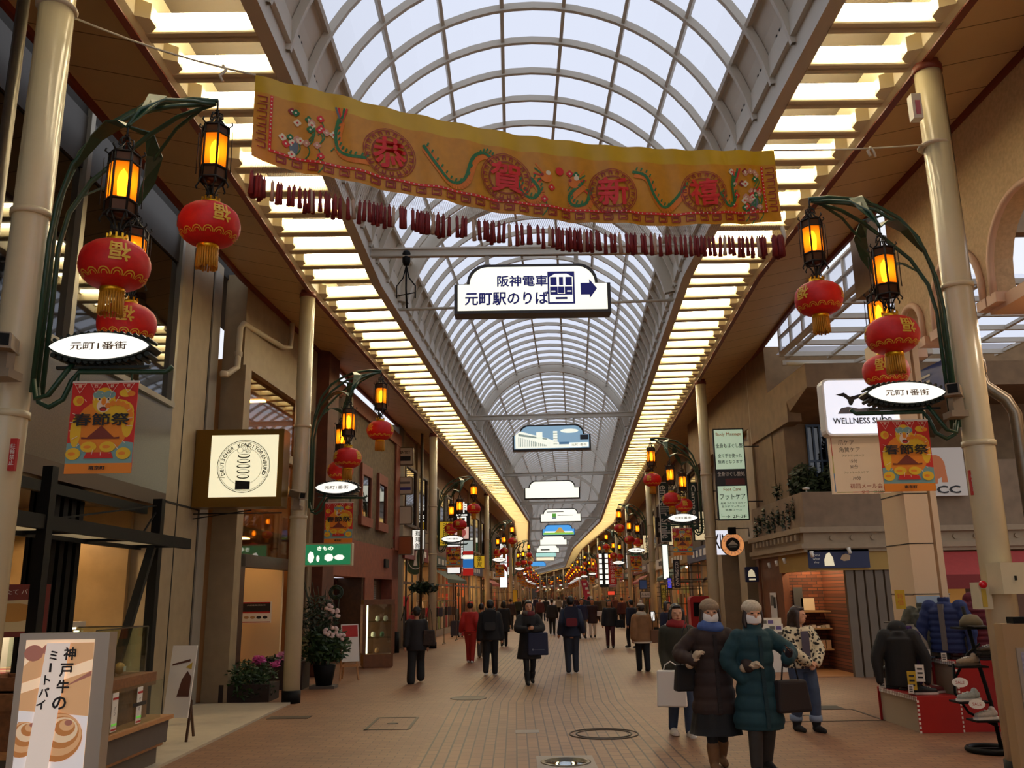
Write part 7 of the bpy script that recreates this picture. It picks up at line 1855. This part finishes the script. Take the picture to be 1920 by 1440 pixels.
# -- farther people, one by one
FAR = [(945, 1212, 1133, 'black', BLK, BLK, AWAY, 'in a black knee length coat just right of the black jacket walker', 'skirt'), (1092, 1197, 1122, 'blue', cl('cobalt', '1c2448'), cl('grey_trouser', '5a5248'), 0, 'in a cobalt blue jacket and grey trousers facing the camera', ''),
       (1112, 1195, 1127, 'plum', cl('plum', '2c1418'), WHT, 0, 'in a plum coat with pale legs and dark boots', 'boots'), (1145, 1215, 1127, 'purple', cl('dark_slate', '1c1e20'), cl('wine_trouser', '4a2024'), 0, 'in a dark jacket and wine coloured trousers', ''),
       (1168, 1178, 1128, 'maroon', cl('maroon', '401414'), BLK, AWAY, 'in a long maroon coat walking away', ''), (1187, 1215, 1127, 'navy', NAVY, BLK, AWAY + .5, 'in a navy coat half hidden behind the tan coat', ''),
       (1256, 1250, 1130, 'indigo', cl('indigo', '181a30'), BLK, .6, 'in an indigo down jacket looking down at the right', ''), (1036, 1190, 1125, 'charcoal', cl('charcoal', '1e1c1a'), BLK, AWAY, 'in a charcoal coat walking away right of the scarf woman', ''),
       (1013, 1172, 1127, 'crimson', cl('crimson', '4a1a1c'), BLK, 0, 'in a crimson top far behind the scarf woman', ''), (1024, 1165, 1127, 'ink', BLK, NAVY, AWAY, 'in ink black far behind near the street centre', ''),
       (1122, 1168, 1128, 'umber', cl('umber', '35281c'), BLK, 0, 'in an umber coat far off between the plum and wine walkers', ''), (1132, 1162, 1130, 'fawn', cl('fawn', '6a5a44'), NAVY, 0, 'in a fawn jacket far off in the crowd', ''),
       (1105, 1162, 1128, 'slate', cl('slate', '2a3038'), BLK, AWAY, 'in a slate coat far off behind the plum walker', ''), (1155, 1160, 1129, 'rust', cl('rust', '5c2c1c'), BLK, 0, 'in a rust brown jacket far off right', ''),
       (1062, 1160, 1127, 'grey', cl('mid_grey', '4a4642'), BLK, AWAY, 'in a mid grey coat far off left of the navy backpack', ''), (1080, 1156, 1128, 'wine', cl('wine', '3a1218'), BLK, 0, 'in a wine red coat far off at the vanishing point', ''),
       (972, 1166, 1129, 'moss', cl('moss', '262a1c'), BLK, 0, 'in a moss green jacket far off left of the scarf woman', ''), (958, 1180, 1130, 'sable', BRN, BLK, AWAY, 'in a sable brown coat walking away far left', ''),
       (1048, 1156, 1128, 'cream', cl('cream_coat', '8a7c68'), BLK, AWAY, 'in a cream coat far off near the street centre', ''), (1096, 1154, 1129, 'steel', cl('steel', '30343c'), NAVY, AWAY, 'in a steel grey coat in the farthest crowd', ''),
       (1182, 1170, 1128, 'olive', OLV, BLK, 0, 'in an olive jacket far off right of the maroon coat', ''), (985, 1156, 1130, 'black', BLK, BLK, 0, 'in a black parka in the farthest crowd at left', ''),
       (1140, 1156, 1130, 'teal', TEAL, BLK, AWAY, 'in a dark teal coat in the farthest crowd at right', ''), (1005, 1152, 1130, 'violet', cl('violet', '2c2038'), BLK, AWAY, 'in a violet coat in the farthest crowd left of centre', '')]
for k, (u, vf, vt, nm, c1, c2, rt_, lab, opt) in enumerate(FAR):
    p, h = put(u, vf, vt); h = min(max(h, 1.48), 1.72); d_ = 1 if k < 8 else 0
    sw_ = .1 if k % 2 else -.1
    person('person ' + lab, p, rt_ + R.uniform(-.2, .2), h, d_ if p.y < 37 else 0, feet=((-.08, sw_, 0), (.08, -sw_, .02)), coat=dict(m=c1, hem=(.32 if opt == 'skirt' else .36 if opt == 'boots' else .45), flare=1.15, bulk=.03), legs=dict(m=c2, bulk=.012),
           **(dict(boots=dict(m=BLK, top=.22)) if opt == 'boots' else dict(shoes=dict(m=BLK))), hair=dict(m=HAIRK, s='bob' if k % 3 == 0 else 'short'), grp='people farther along the street')
p, h = put(1112, 1195, 1127)
bag('handbag', 'green handbag beside the walker in the plum coat', (p.x - .3, p.y - .05, .75), 0, .3, .22, .1, cl('bag_green', '0f4a32'), .2)
bag('handbag', 'white shoulder bag of the walker in the plum coat', (p.x + .3, p.y - .05, .8), 0, .26, .2, .1, WHT, .3)
p, h = put(1145, 1215, 1127)
bag('handbag', 'black handbag of the walker in wine coloured trousers', (p.x + .32, p.y, .62), 0, .3, .24, .12, BLK, .22)
p, h = put(1256, 1250, 1130)
bag('shopping_bag', 'white paper shopping bag of the person in the indigo jacket', (p.x + .02, p.y - .3, .62), .2, .3, .36, .1, PAPER, .14, .98)
# ------------------------------------------------------------------ goods: left food counter
t = thing('light_box_sign', 'standing lit sign for beef meat pies with brush written characters, lower left corner', 'sign', (-2.86, 5.85, 0), .04)
T = face((0, 0, 0))
mb = MB(); mb.bx(-.28, .28, -.06, .06, .06, 1.5); mb.bx(-.25, .25, -.15, .15, 0, .06); mb.build('frame', mat('frame_silver', 'a89a88', .4, .3), t)
mb = MB(T); mb.bx(-.235, .19, .2, 1.46, .06, .064, 0); o_ = mb.build('lit_picture', mat('lit_bread', 'e8c8a4', .5, emit=.55), t)
PASTRY = [mat(n, c, .5, emit=.3) for n, c in (('lit_crust', 'c07c40'), ('lit_crust_pale', 'e0ac78'), ('lit_glaze', 'f0d0a8'), ('lit_dark_bun', 'a86a58'), ('lit_white_cloth', 'f4ece8'), ('lit_band', 'f6e4d4'))]
mb = MB(T)
mb.flat([(-.235, .66), (.19, .7), (.19, 1.0), (-.235, 1.04)], .0652, 4); mb.flat([(-.235, .2), (.19, .2), (.19, .7), (-.235, .66)], .0652, 4)
mb.flat([(-.235, 1.2), (.19, 1.34), (.19, 1.44), (-.1, 1.44), (-.235, 1.3)], .0654, 1); mb.flat([(-.235, 1.04), (.19, 1.0), (.19, 1.27), (-.235, 1.14)], .0656, 1); mb.flat([(.02, 1.17), (.19, 1.24), (.19, 1.27)], .0658, 3)
mb.flat(circ(-.18, 1.38, .06, 12, .05), .066, 3); mb.flat(circ(-.1, 1.4, .03, 12), .0662, 3)
for x, y, r in ((-.2, .87, .11), (.02, .88, .15)):
    for j, (k, c) in enumerate(((1, 0), (.9, 1), (.72, 0), (.6, 2), (.42, 0), (.3, 1), (.16, 3))): mb.flat([(max(-.235, min(.19, p_[0])), p_[1]) for p_ in circ(x + .01 * j, y + .014 * j, r * k, 24, r * k * (.95 - .04 * j))], .067 + .0005 * j + (.004 if x > 0 else 0), c)
mb.flat([(-.16, .66), (-.02, .66), (.045, 1.44), (-.1, 1.44)], .0765, 5)
mb.build('picture_print', PASTRY, t)
mb = MB(T)
for k, ch in enumerate('神戸牛の'): mb.text(ch, T, .08, None, dx=.05 - .012 * k, dy=1.375 - .098 * k, z=.079, bold=.03)
mb.build('lettering', INK, t)
mb = MB(T)
for k, ch in enumerate('ミ|トパイ'):
    x_ = -.05 - .012 * k
    if ch == '|': mb.bx(x_ - .007, x_ + .007, 1.265, 1.32, .078, .08)
    else: mb.text(ch, T, .058, None, dx=x_, dy=1.365 - .073 * k, z=.079, bold=.03)
mb.build('lettering', INK, t)
t = thing('counter', 'grey stepped sales counter with light wood edges beside the lit pie sign', 'counter')
CG = mat('counter_grey', '5c5248', .6, noise=.1)
mb = MB(); mb.bx(-5.0, -3.8, 7.7, 9.9, 0.03, .2, 0); mb.bx(-5.0, -3.72, 7.6, 9.95, .24, .46, 0); mb.build('body', CG, t)
mb = MB(); mb.bx(-5.0, -3.68, 7.55, 10.0, .46, .5); mb.bx(-5.0, -3.76, 7.65, 9.95, .2, .24); mb.build('wood_edge', WOODL, t)
mb = MB(); mb.bx(-4.9, -3.9, 7.7, 9.8, .5, .92); mb.bx(-4.95, -3.84, 7.65, 9.85, .82, .95); mb.build('wood_front', WOODM, t)
mb = MB(); mb.bx(-3.74, -3.73, 7.7, 9.75, .5, .88); o = mb.build('glass_guard', CLEAR); tag(o, 'low glass guard along the front of the wooden food counter', 'glass')
t2 = thing('glass_case', 'clear glass case standing on the wooden food counter', 'glass case')
mb = MB(); mb.bx(-3.95, -3.94, 8.6, 9.8, .96, 1.42); mb.bx(-4.7, -3.95, 9.79, 9.8, .96, 1.42); mb.build('panes', CLEAR, t2)
mb = MB()
for a, b in (((-3.95, 8.6, .96), (-3.95, 8.6, 1.42)), ((-3.95, 9.8, .96), (-3.95, 9.8, 1.42)), ((-3.95, 8.6, 1.42), (-3.95, 9.8, 1.42)), ((-4.7, 9.8, 1.42), (-3.95, 9.8, 1.42))): mb.beam(a, b, .012, .012)
mb.build('rim', STEEL, t2)
for k, y in enumerate((7.95, 8.6, 9.15)):
    t = thing('price_card', 'tall white price card with red bands, %s' % ('nearest the lit pie sign', 'middle one on the counter', 'farthest one on the counter')[k], 'price card', (-3.72, y, .69), 0, 'price cards on the counter')
    T = face((0, 0, 0), (1, 0, 0)); mb = MB(T); mb.bx(-.06, .06, -.17, .17, 0, .006); mb.build('card', PAPER, t)
    mb = MB(T); mb.bx(-.055, .055, .11, .13, .006, .009, 0); mb.bx(-.055, .055, -.16, -.145, .006, .009, 0); mb.bx(-.055, .055, -.12, -.1, .006, .009, 1); mb.build('bands', [REDI, mat('green_emblem')], t)
    mb = MB(T); mb.text(('肉パイ', 'パン', 'ケーキ')[k], T, .04, vert=True, z=.008, dy=.01); mb.build('lettering', INK, t)
for k, (x, y, w, d, h) in enumerate(((-4.3, 8.0, .5, .5, .12), (-4.3, 8.9, .55, .7, .12))):
    t = thing('crate', 'open wooden bread crate on the counter, %s' % ('near one', 'far one')[k], 'crate', (x, y, .955))
    mb = MB()
    for q in ((-w / 2, w / 2, -d / 2, -d / 2 + .02), (-w / 2, w / 2, d / 2 - .02, d / 2), (-w / 2, -w / 2 + .02, -d / 2, d / 2), (w / 2 - .02, w / 2, -d / 2, d / 2)): mb.bx(q[0], q[1], q[2], q[3], 0, h)
    mb.bx(-w / 2, w / 2, -d / 2, d / 2, 0, .015); mb.build('boards', WOODM, t)
t = thing('bread_stand', 'slatted wooden stand on the counter beside the lit pie sign', 'stand', (-3.98, 7.85, .955))
mb = MB()
for k in range(6): mb.bx(-.14 + k * .05, -.105 + k * .05, -.02, .02, 0, .28)
mb.bx(-.17, .17, -.04, .04, .28, .32); mb.build('slats', WOODL, t)
for k in range(5):
    t = thing('bread_loaf', 'golden wrapped bread on the counter behind the crates, %s from the left' % ordn(k), 'bread', (-4.55 + .12 * k, 9.45 - .05 * (k % 2), .955), .4 * k, 'wrapped breads')
    mb = MB(); mb.ell((0, 0, .06), (.08, .05, .06), 12, 8); mb.build('loaf', mat('bread_%d' % (k % 2), ('c89440', 'a86a38')[k % 2], .5), t)
    mb = MB(); mb.bx(-.03, .03, -.055, -.05, .03, .08); mb.build('label', PAPER, t)
t = thing('easel_board', 'white menu board with a woman\'s hair and coat print leaning beside the stone pier', 'board', (-4.1, 11.3, 0.0), -.15)
mb = MB(); T = fr((0, 0, .72), (1, 0, 0), (0, -1, .15)); mb.bx(-.16, .16, -.42, .42, 0, .02, 0, T); mb.build('board', PAPER, t)
mb = MB(T); mb.flat([(-.02, -.18), (.14, -.18), (.14, .05), (.08, .12), (.02, .02)], .024, 0); mb.flat([(-.13, .2), (.1, .26), (.1, .23), (-.13, .18)], .024, 0); mb.flat([(.05, .16), (.13, .22), (.13, .14)], .025, 1); mb.build('print', [mat('hair_print', '5c3424', .6), mat('yellow_label')], t)
mb = MB()
for x in (-.14, .14): mb.beam((x, -.04, 0.03), (x, .03, .5), .025, .025)
mb.beam((0, .4, 0.03), (0, .1, 1.0), .025, .025); mb.build('stand', WOODD, t)
# inside the food shop
t = thing('showcase', 'white lit refrigerated showcase at the back of the left food shop', 'showcase', (-6.4, 11.6, 0))
mb = MB(); mb.bx(-.5, .5, -.9, .9, .03, .7); mb.bx(-.5, .5, -.9, .9, 1.35, 1.42); mb.bx(-.5, -.45, -.9, .9, .7, 1.35); mb.build('body', mat('showcase_white', 'd8d0c0', .4), t)
mb = MB(); mb.bx(.46, .48, -.88, .88, .7, 1.35); mb.build('glass_front', CLEAR, t)
mb = MB(); mb.bx(-.4, .4, -.85, .85, 1.32, 1.345); mb.bx(.4, .44, .78, .86, .2, 1.3); mb.build('light_tube', mat('cabinet_light'), t)
mb = MB()
for k in range(10): mb.bx(-.3, .2, -.8 + k * .16, -.68 + k * .16, .75, .86, k % 3)
mb.build('cakes', [mat('goods_%s' % c, c, .6) for c in ('8a4a30', 'c8b08a', '9a2c28')], t)
t = thing('bread_shelf', 'wooden bread shelf with yellow and white breads at the far left of the food shop', 'shelf', (-6.3, 8.8, 0))
mb = MB()
for z in (.5, .9, 1.2, 1.5, 1.8): mb.bx(-.7, .7, -.25, .25, z, z + .03)
for x in (-.7, .7): mb.bx(x - .03, x + .03, -.25, .25, .03, 2.0)
mb.build('shelf_boards', WOODM, t)
mb = MB()
for z in (.53, .93, 1.23, 1.53):
    for k in range(7): mb.ell((-.6 + k * .2, -.05, z + .06), (.085, .12, .06), 10, 6, (k + int(z * 10)) % 3)
mb.build('breads', [mat('bread_0'), mat('bread_1'), mat('bread_pale', 'e0d0a0', .6)], t)
t = thing('lit_letters', 'white lit letters CH over the bread shelf, mirrored', 'sign', (-6.35, 9.6, 2.35))
mb = MB(); T = face((0, 0, 0)); mb.bx(-.34, .34, -.2, .2, -.04, 0, 0, T); mb.build('board', BLACK, t)
mb = MB(T); mb.text('CH', T, .3, .56, mirror=True, z=.01, bold=.03); mb.build('letters', SIGNW, t)  # letters drawn mirror-reversed on the board
t = thing('wall_poster', 'brown framed poster of sliced bread between the black uprights of the food shop', 'poster', (-5.5, 9.9, 1.6))
T = face((0, 0, 0), (.5, -1, 0)); mb = MB(T); mb.bx(-.36, .36, -.28, .28, 0, .03); mb.build('frame', mat('poster_brown'), t)
mb = MB(T); mb.flat([(-.3, -.22), (.3, -.22), (.3, .12), (-.3, .1)], .032, 0); mb.flat(circ(.02, -.02, .24, 14, .1), .034, 1); mb.flat(circ(-.18, -.08, .1, 12, .12), .036, 2); mb.build('print', [mat('bread_pale'), mat('bread_0'), mat('lit_crust_pale')], t)
mb = MB(T); mb.text('焼きたて パン', T, .06, .4, dy=.2, z=.033); mb.build('lettering', PAPER, t)
mb = MB(); mb.lathe([(.16, 0), (.14, .05), (.05, .1), (.02, .12), (.01, .5)], 18, (-5.9, 11.6, 2.25)); o = mb.build('pendant_lamp', mat('pendant_white', 'f4ecd8', .4, emit=1.0)); tag(o, 'white pendant lamp in the left food shop behind the ribbed pier', 'lamp')
for k, (x, y, z, c) in enumerate(((-6.2, 11.0, 1.45, 'b0487a'), (-6.2, 11.5, 1.45, 'c8a060'), (-6.2, 12.0, 1.45, 'c05070'))):
    mb = MB(); mb.lathe([(.08, 0), (.1, .08), (.07, .2), (.02, .24)], 12, (x, y, z)); o = mb.build('gift_package', mat('gift_%s' % c, c, .5)); tag(o, 'wrapped gift on top of the white showcase, %s' % ('pink one nearest', 'tan one in the middle', 'rose one farthest')[k], 'gift')
# ------------------------------------------------------------------ goods: right clothing and shoe display
REDB = mat('display_red', 'a81a16', .5, noise=.08, nscale=5); BOXI = mat('box_inside', 'a8977c', .6)
def dbox(label, x0, x1, y0, y1, h):
    t = thing('display_box', label, 'display box', ((x0 + x1) / 2, (y0 + y1) / 2, 0))
    w, d = (x1 - x0) / 2, (y1 - y0) / 2
    mb = MB(); mb.bx(-w, w, -d, -d + .02, 0, h); mb.bx(-w, w, d - .02, d, 0, h); mb.bx(-w, w, -d, d, h, h + .02); mb.build('red_panels', REDB, t)
    mb = MB(); mb.bx(-w + .03, -w + .05, -d + .02, d - .02, 0, h); mb.build('pale_side', BOXI, t)
    mb = MB()
    for k in range(int(2 * d / .05)): mb.bx(-w - .004, -w, -d + k * .05, -d + k * .05 + .028, h - .03, h - .005); mb.bx(-w - .004, -w, -d + k * .05, -d + k * .05 + .028, h, h + .02)
    for k in range(int(h / .05)): mb.bx(-w - .004, -w + .02, -d - .004, -d, k * .05, k * .05 + .028)
    mb.build('checker_edge', PAPER, t)
    return t
dbox('low red display box with checkered edges, nearer to the street', 4.86, 5.38, 11.3, 12.5, .4)
dbox('tall red display box with checkered edges, behind the low one', 5.4, 6.15, 11.35, 12.0, .8)
def shoe(label, p, rot, c, sole='d8d0c4', boot=False, grp='shoes on display', s=1.0):
    t = thing('boot' if boot else 'shoe', label, 'boot' if boot else 'shoe', p, rot, grp); t.scale = (s,) * 3
    mb = MB(); limb(mb, [(0, .09, .06), (0, -.02, .05), (0, -.13, .04)], [.045, .043, .032], 12, 3)
    if boot: limb(mb, [(0, .08, .06), (0, .09, .24)], [.045, .048], 12, 2)
    else: limb(mb, [(0, .08, .06), (0, .07, .1)], [.042, .038], 12, 2)
    remesh(mb.build('upper', mat('shoe_%s' % c, c, .5, noise=.3, nscale=25), t), .008, 2)
    mb = MB(); mb.prism(rrect(-.043, .043, -.17, .14, .04), 0, .025); mb.build('sole', mat('sole_%s' % sole, sole, .6), t)
    if not boot:
        mb = MB()
        for k in range(3): mb.cyl((-.025, -.01 - .03 * k, .094 - .006 * k), (.025, -.01 - .03 * k, .094 - .006 * k), .005, 5)
        mb.build('laces', PAPER, t)
for k, (x, y, z, r, c, so, b, lab) in enumerate(((4.98, 12.2, .425, 1.2, '1c1816', '100e0c', True, 'black boot at the far end of the low red box'), (5.1, 12.0, .425, 1.3, '4a3a2a', '2a2018', True, 'brown boot beside the black boot on the low red box'), (5.05, 11.5, .425, 1.5, '202c30', 'e0d8cc', False, 'dark teal sneaker at the near end of the low red box'), (5.22, 11.62, .425, 1.9, '6a2a30', 'c0b8b0', False, 'grey and maroon sneaker at the near end of the low red box'),
        (5.55, 11.85, .825, 1.2, '5a3424', '2a1c14', False, 'reddish brown shoe at the back of the tall red box'), (5.62, 11.6, .825, 1.4, '3a2418', '1c140e', False, 'dark brown shoe in the middle of the tall red box'), (5.75, 11.5, .825, .9, '241a14', '14100c', True, 'dark boot on the tall red box'), (5.9, 11.45, .825, .6, '2c2824', '1c1814', True, 'dark ankle boot with fur lining on the tall red box'))):
    shoe(lab, (x, y, z), r, c, so, b)
for k, (u, v, Y, w, h, c, lab) in enumerate(((1654, 1280, 11.9, .08, .12, 'e9e4d6', 'white price card at the left end of the low red box'), (1710, 1276, 11.35, .1, .22, 'c8a41c', 'yellow sale card among the shoes on the low red box'), (1725, 1262, 11.35, .1, .2, 'e9e4d6', 'tall white printed card behind the yellow sale card'), (1708, 1292, 11.28, .06, .1, 'e0dccf', 'small white card before the teal sneaker'), (1738, 1226, 11.5, .08, .11, 'ece8dc', 'white price card in the middle of the tall red box'), (1770, 1232, 11.34, .06, .1, 'e6e2d4', 'white price card at the near end of the tall red box'))):
    p = at(u, v, Y); t = thing('price_card', lab, 'price card', p, 0, 'cards on the red boxes')
    T = face((0, 0, 0), (-.4, -1, 0)); mb = MB(T); mb.bx(-w / 2, w / 2, -h / 2, h / 2, 0, .005); mb.build('card', mat('card_%s' % c, c, .6), t)
    mb = MB(T)
    for j in range(3): mb.bx(-w * .3, w * .3, -h * .3 + j * h * .25, -h * .3 + j * h * .25 + h * .1, .005, .007)
    mb.build('print', INK, t)
def garment(label, p, rot, m_, w=.21, L_=.68, q=0, hood=False, arm=.12, puff=.03, inner=None, grp=None):
    t = thing('jacket', label, 'jacket', p, rot, grp)       # p = neck point
    rs = []; n = 30
    for j in range(n + 1):
        u = j / n; z = -L_ + L_ * u
        rx = w * (1.0 - .05 * math.sin(u * 3.1)) if u < .85 else w * (1 - (u - .85) / .15 * .7)
        k = 1 - (.1 * abs(math.cos(math.pi * z / q)) ** 5 if q else 0)
        rs.append((0, 0, z, rx * k, (.1 + puff) * k if u < .9 else (.1 + puff) * .75))
    mb = MB(); rings(mb, rs, 24)
    for sg in (-1, 1): limb(mb, [(sg * w * .8, 0, -.06), (sg * (w + arm * .7), -.03, -.32), (sg * (w + arm * .6), -.08, -.6)], [.075 + puff * .5, .065 + puff * .4, .045], 12, 5, q, .12)
    if hood: mb.ell((0, .07, .03), (.12, .09, .1), 14, 8)
    else: mb.lathe([(.06, -.04), (.075, .03), (.07, .07), (.055, .06)], 14)
    remesh(mb.build('shell', m_, t), .011, 2)
    if inner: mb = MB(); mb.bx(-.03, .03, -.1 - puff - .02, -.06, -L_ + .03, -.02); mb.build('lining', inner, t)
    return t
CAMO = mat('camo_cloth', '3a3c34', .8, noise=.6, nscale=12, col2='5c5a4c'); BLUP = cl('blue_puffer', '1c2c5c', noise=.1); MAR = cl('maroon_puffer', '5c1020', noise=.1)
garment('black ski jacket with red trim hanging at the street end of the clothing display', (4.82, 11.55, 1.18), -.3, BLK, .2, .66, 0, True)
garment('purple jacket hanging beside the black ski jacket', (5.08, 11.9, 1.16), -1.2, cl('purple', '3a1f5c'), .14, .55)
garment('pale grey jacket hanging beside the purple jacket', (5.2, 12.0, 1.18), -1.2, cl('pale_grey', '8a867c'), .12, .55)
garment('grey camouflage jacket on the display rail', (5.35, 11.95, 1.45), -.7, CAMO, .19, .6)
t = garment('blue quilted down jacket on a hand shaped display form', (5.52, 11.7, 1.52), -.75, BLUP, .23, .62, .075, False, .1, .045, cl('grey_lining', '6a6460'))
garment('maroon quilted down jacket right of the blue one', (5.86, 11.6, 1.52), -.2, MAR, .21, .66, .07, True, .08, .045)
garment('red hanging garment at the back of the display rail', (5.6, 12.25, 1.5), .4, cl('bright_red', '94141c'), .16, .5)
garment('pink red garment partly behind the first right post', (6.05, 11.0, 1.25), 0, cl('pink_red', 'a82038'), .16, .6)
t = thing('clothes_rail', 'thin steel clothes rail carrying the display jackets', 'rail')
mb = MB(); mb.cyl((4.75, 11.75, 1.28), (5.4, 12.2, 1.28), .01, 6); mb.cyl((5.15, 12.0, 1.62), (5.9, 12.3, 1.62), .01, 6); mb.cyl((5.4, 12.2, 0), (5.4, 12.2, 1.6), .015, 8); mb.cyl((5.9, 12.35, 0), (5.9, 12.35, 1.62), .015, 8); mb.cyl((5.2, 12.15, .0), (5.6, 12.15, .0), .015, 8); mb.build('tubes', STEEL, t)
p = at(1688, 1124, 11.8); t = thing('price_card', 'yellow sale card on the clothes rail beside the shutters', 'price card', p)
T = face((0, 0, 0), (-.3, -1, 0)); mb = MB(T); mb.bx(-.06, .06, -.12, .12, 0, .005); mb.build('card', mat('card_c8a41c', 'c8a41c', .6), t)
mb = MB(T); mb.text('特価', T, .07, vert=True, z=.008); mb.build('lettering', mat('orange_ink'), t)
t = thing('shoe_rack', 'black wire shoe rack with a round base at the right edge', 'rack', (5.02, 10.0, 0))
mb = MB(); mb.tube([(.22 * math.cos(k * .3927), .22 * math.sin(k * .3927), .03) for k in range(16)], .03, 8, 0, False, None, True); mb.beam((-.2, 0, .03), (.2, 0, .03), .05, .03); mb.build('base_ring', BLACK, t)
mb = MB(); mb.tube([(.12, 0, .03), (.08, .02, .5), (.0, .03, .95), (-.08, .04, 1.5)], .022, 8); mb.tube([(-.28, 0, .9), (-.3, 0, .6), (-.18, 0, .4), (.12, 0, .25)], .014, 6); mb.tube([(-.28, 0, .75), (-.1, .02, 1.0), (.05, .03, 1.1)], .014, 6); mb.build('stem', BLACK, t)
SH = ((.0, .33, 'white running shoe on the lowest shelf of the wire rack', 'c8c4bc', 'e8e4dc'), (-.16, .52, 'pale mint running shoe on the second shelf of the wire rack', 'a8b0aa', 'e0dcd4'), (-.12, .88, 'beige lace up shoe on the third shelf of the wire rack', '9a8870', '5c5044'), (.12, 1.0, 'dark shoe on the right shelf of the wire rack', '2a221e', '181410'))
for x, z, lab, c, so in SH:
    mb = MB(); mb.bx(x - .16, x + .16, -.12, .12, z - .02, z); mb.beam((x, .0, z - .01), (.1 - .13 * z, .02, z - .01), .02, .02); mb.build('shelf', BLACK, t)
    shoe(lab, (5.02 + x, 9.98, z + .002), -1.35, c, so, False, 'shoes on the wire rack', .95)
mb = MB(); mb.bx(-.2, .12, -.14, .14, 1.26, 1.28); mb.build('shelf', BLACK, t)
t2 = thing('cap', 'olive cap and dark hat on the top shelf of the wire rack', 'cap', (4.98, 9.98, 1.285))
mb = MB(); mb.lathe([(.12, 0), (.115, .06), (.07, .12), (0, .135)], 16); mb.build('crown', mat('cap_olive', '5c523c', .8), t2)
mb = MB(); mb.add([(-.1, -.08, .01), (.1, -.08, .01), (.07, -.2, -.0), (-.07, -.2, -.0), (-.1, -.08, .02), (.1, -.08, .02), (.07, -.2, .01), (-.07, -.2, .01)], [(0, 3, 2, 1), (4, 5, 6, 7), (0, 1, 5, 4), (1, 2, 6, 5), (2, 3, 7, 6), (3, 0, 4, 7)]); mb.build('brim', mat('cap_dark', '2a241c', .8), t2)
for k, (x, z) in enumerate(((-.3, .72), (-.15, .5))):
    t2 = thing('sale_tag', 'small white round SALE tag on the wire rack, %s' % ('upper', 'lower')[k], 'tag', (5.02 + x, 9.86, z)); T = face((0, 0, 0), (-.3, -1, .2)); mb = MB(T); mb.prism(circ(0, 0, .08, 16, .05), 0, .004); mb.build('disc', PAPER, t2); mb = MB(T); mb.text('SALE', T, .03, z=.006); mb.build('lettering', REDI, t2)
t = thing('notice_board', 'beige standing notice board with a pale blossom poster at the right edge', 'board', (4.2, 7.2, 0), 0)
mb = MB(); mb.bx(-.4, .6, -.06, .06, .1, 1.42); mb.bx(-.42, .62, -.2, .2, 0, .12); mb.build('board', mat('board_beige', 'a8865c', .6), t)
mb = MB(); T = face((.12, -.06, .82)); mb.bx(-.44, .44, -.48, .42, 0, .015, 0, T); mb.build('poster_frame', mat('frame_silver'), t)
mb = MB(); mb.bx(-.41, .41, -.45, .39, .015, .018, 0, T); mb.build('poster', mat('blossom_poster', 'b4a8b0', .5, noise=.3, nscale=40, col2='8c8494'), t)
mb = MB(T)
for k in range(70): x, y = R.uniform(-.4, .4), -.43 + .4 * R.random() ** 1.5; mb.flat(circ(x, y, .012, 6), .019 + .0001 * k, k % 3)
mb.build('blossom_print', [mat('violet_ink'), REDI, PAPER], t)
mb = MB(T); mb.text('福', T, .14, dx=-.1, dy=.26, z=.03, bold=.02); mb.text('招', T, .14, dx=.08, dy=.26, z=.03, bold=.02); mb.build('lettering', mat('wine_scarf'), t)
mb = MB(); mb.bx(-.3, -.1, -.05, .05, 1.42, 1.47); mb.build('clamp', BLACK, t)
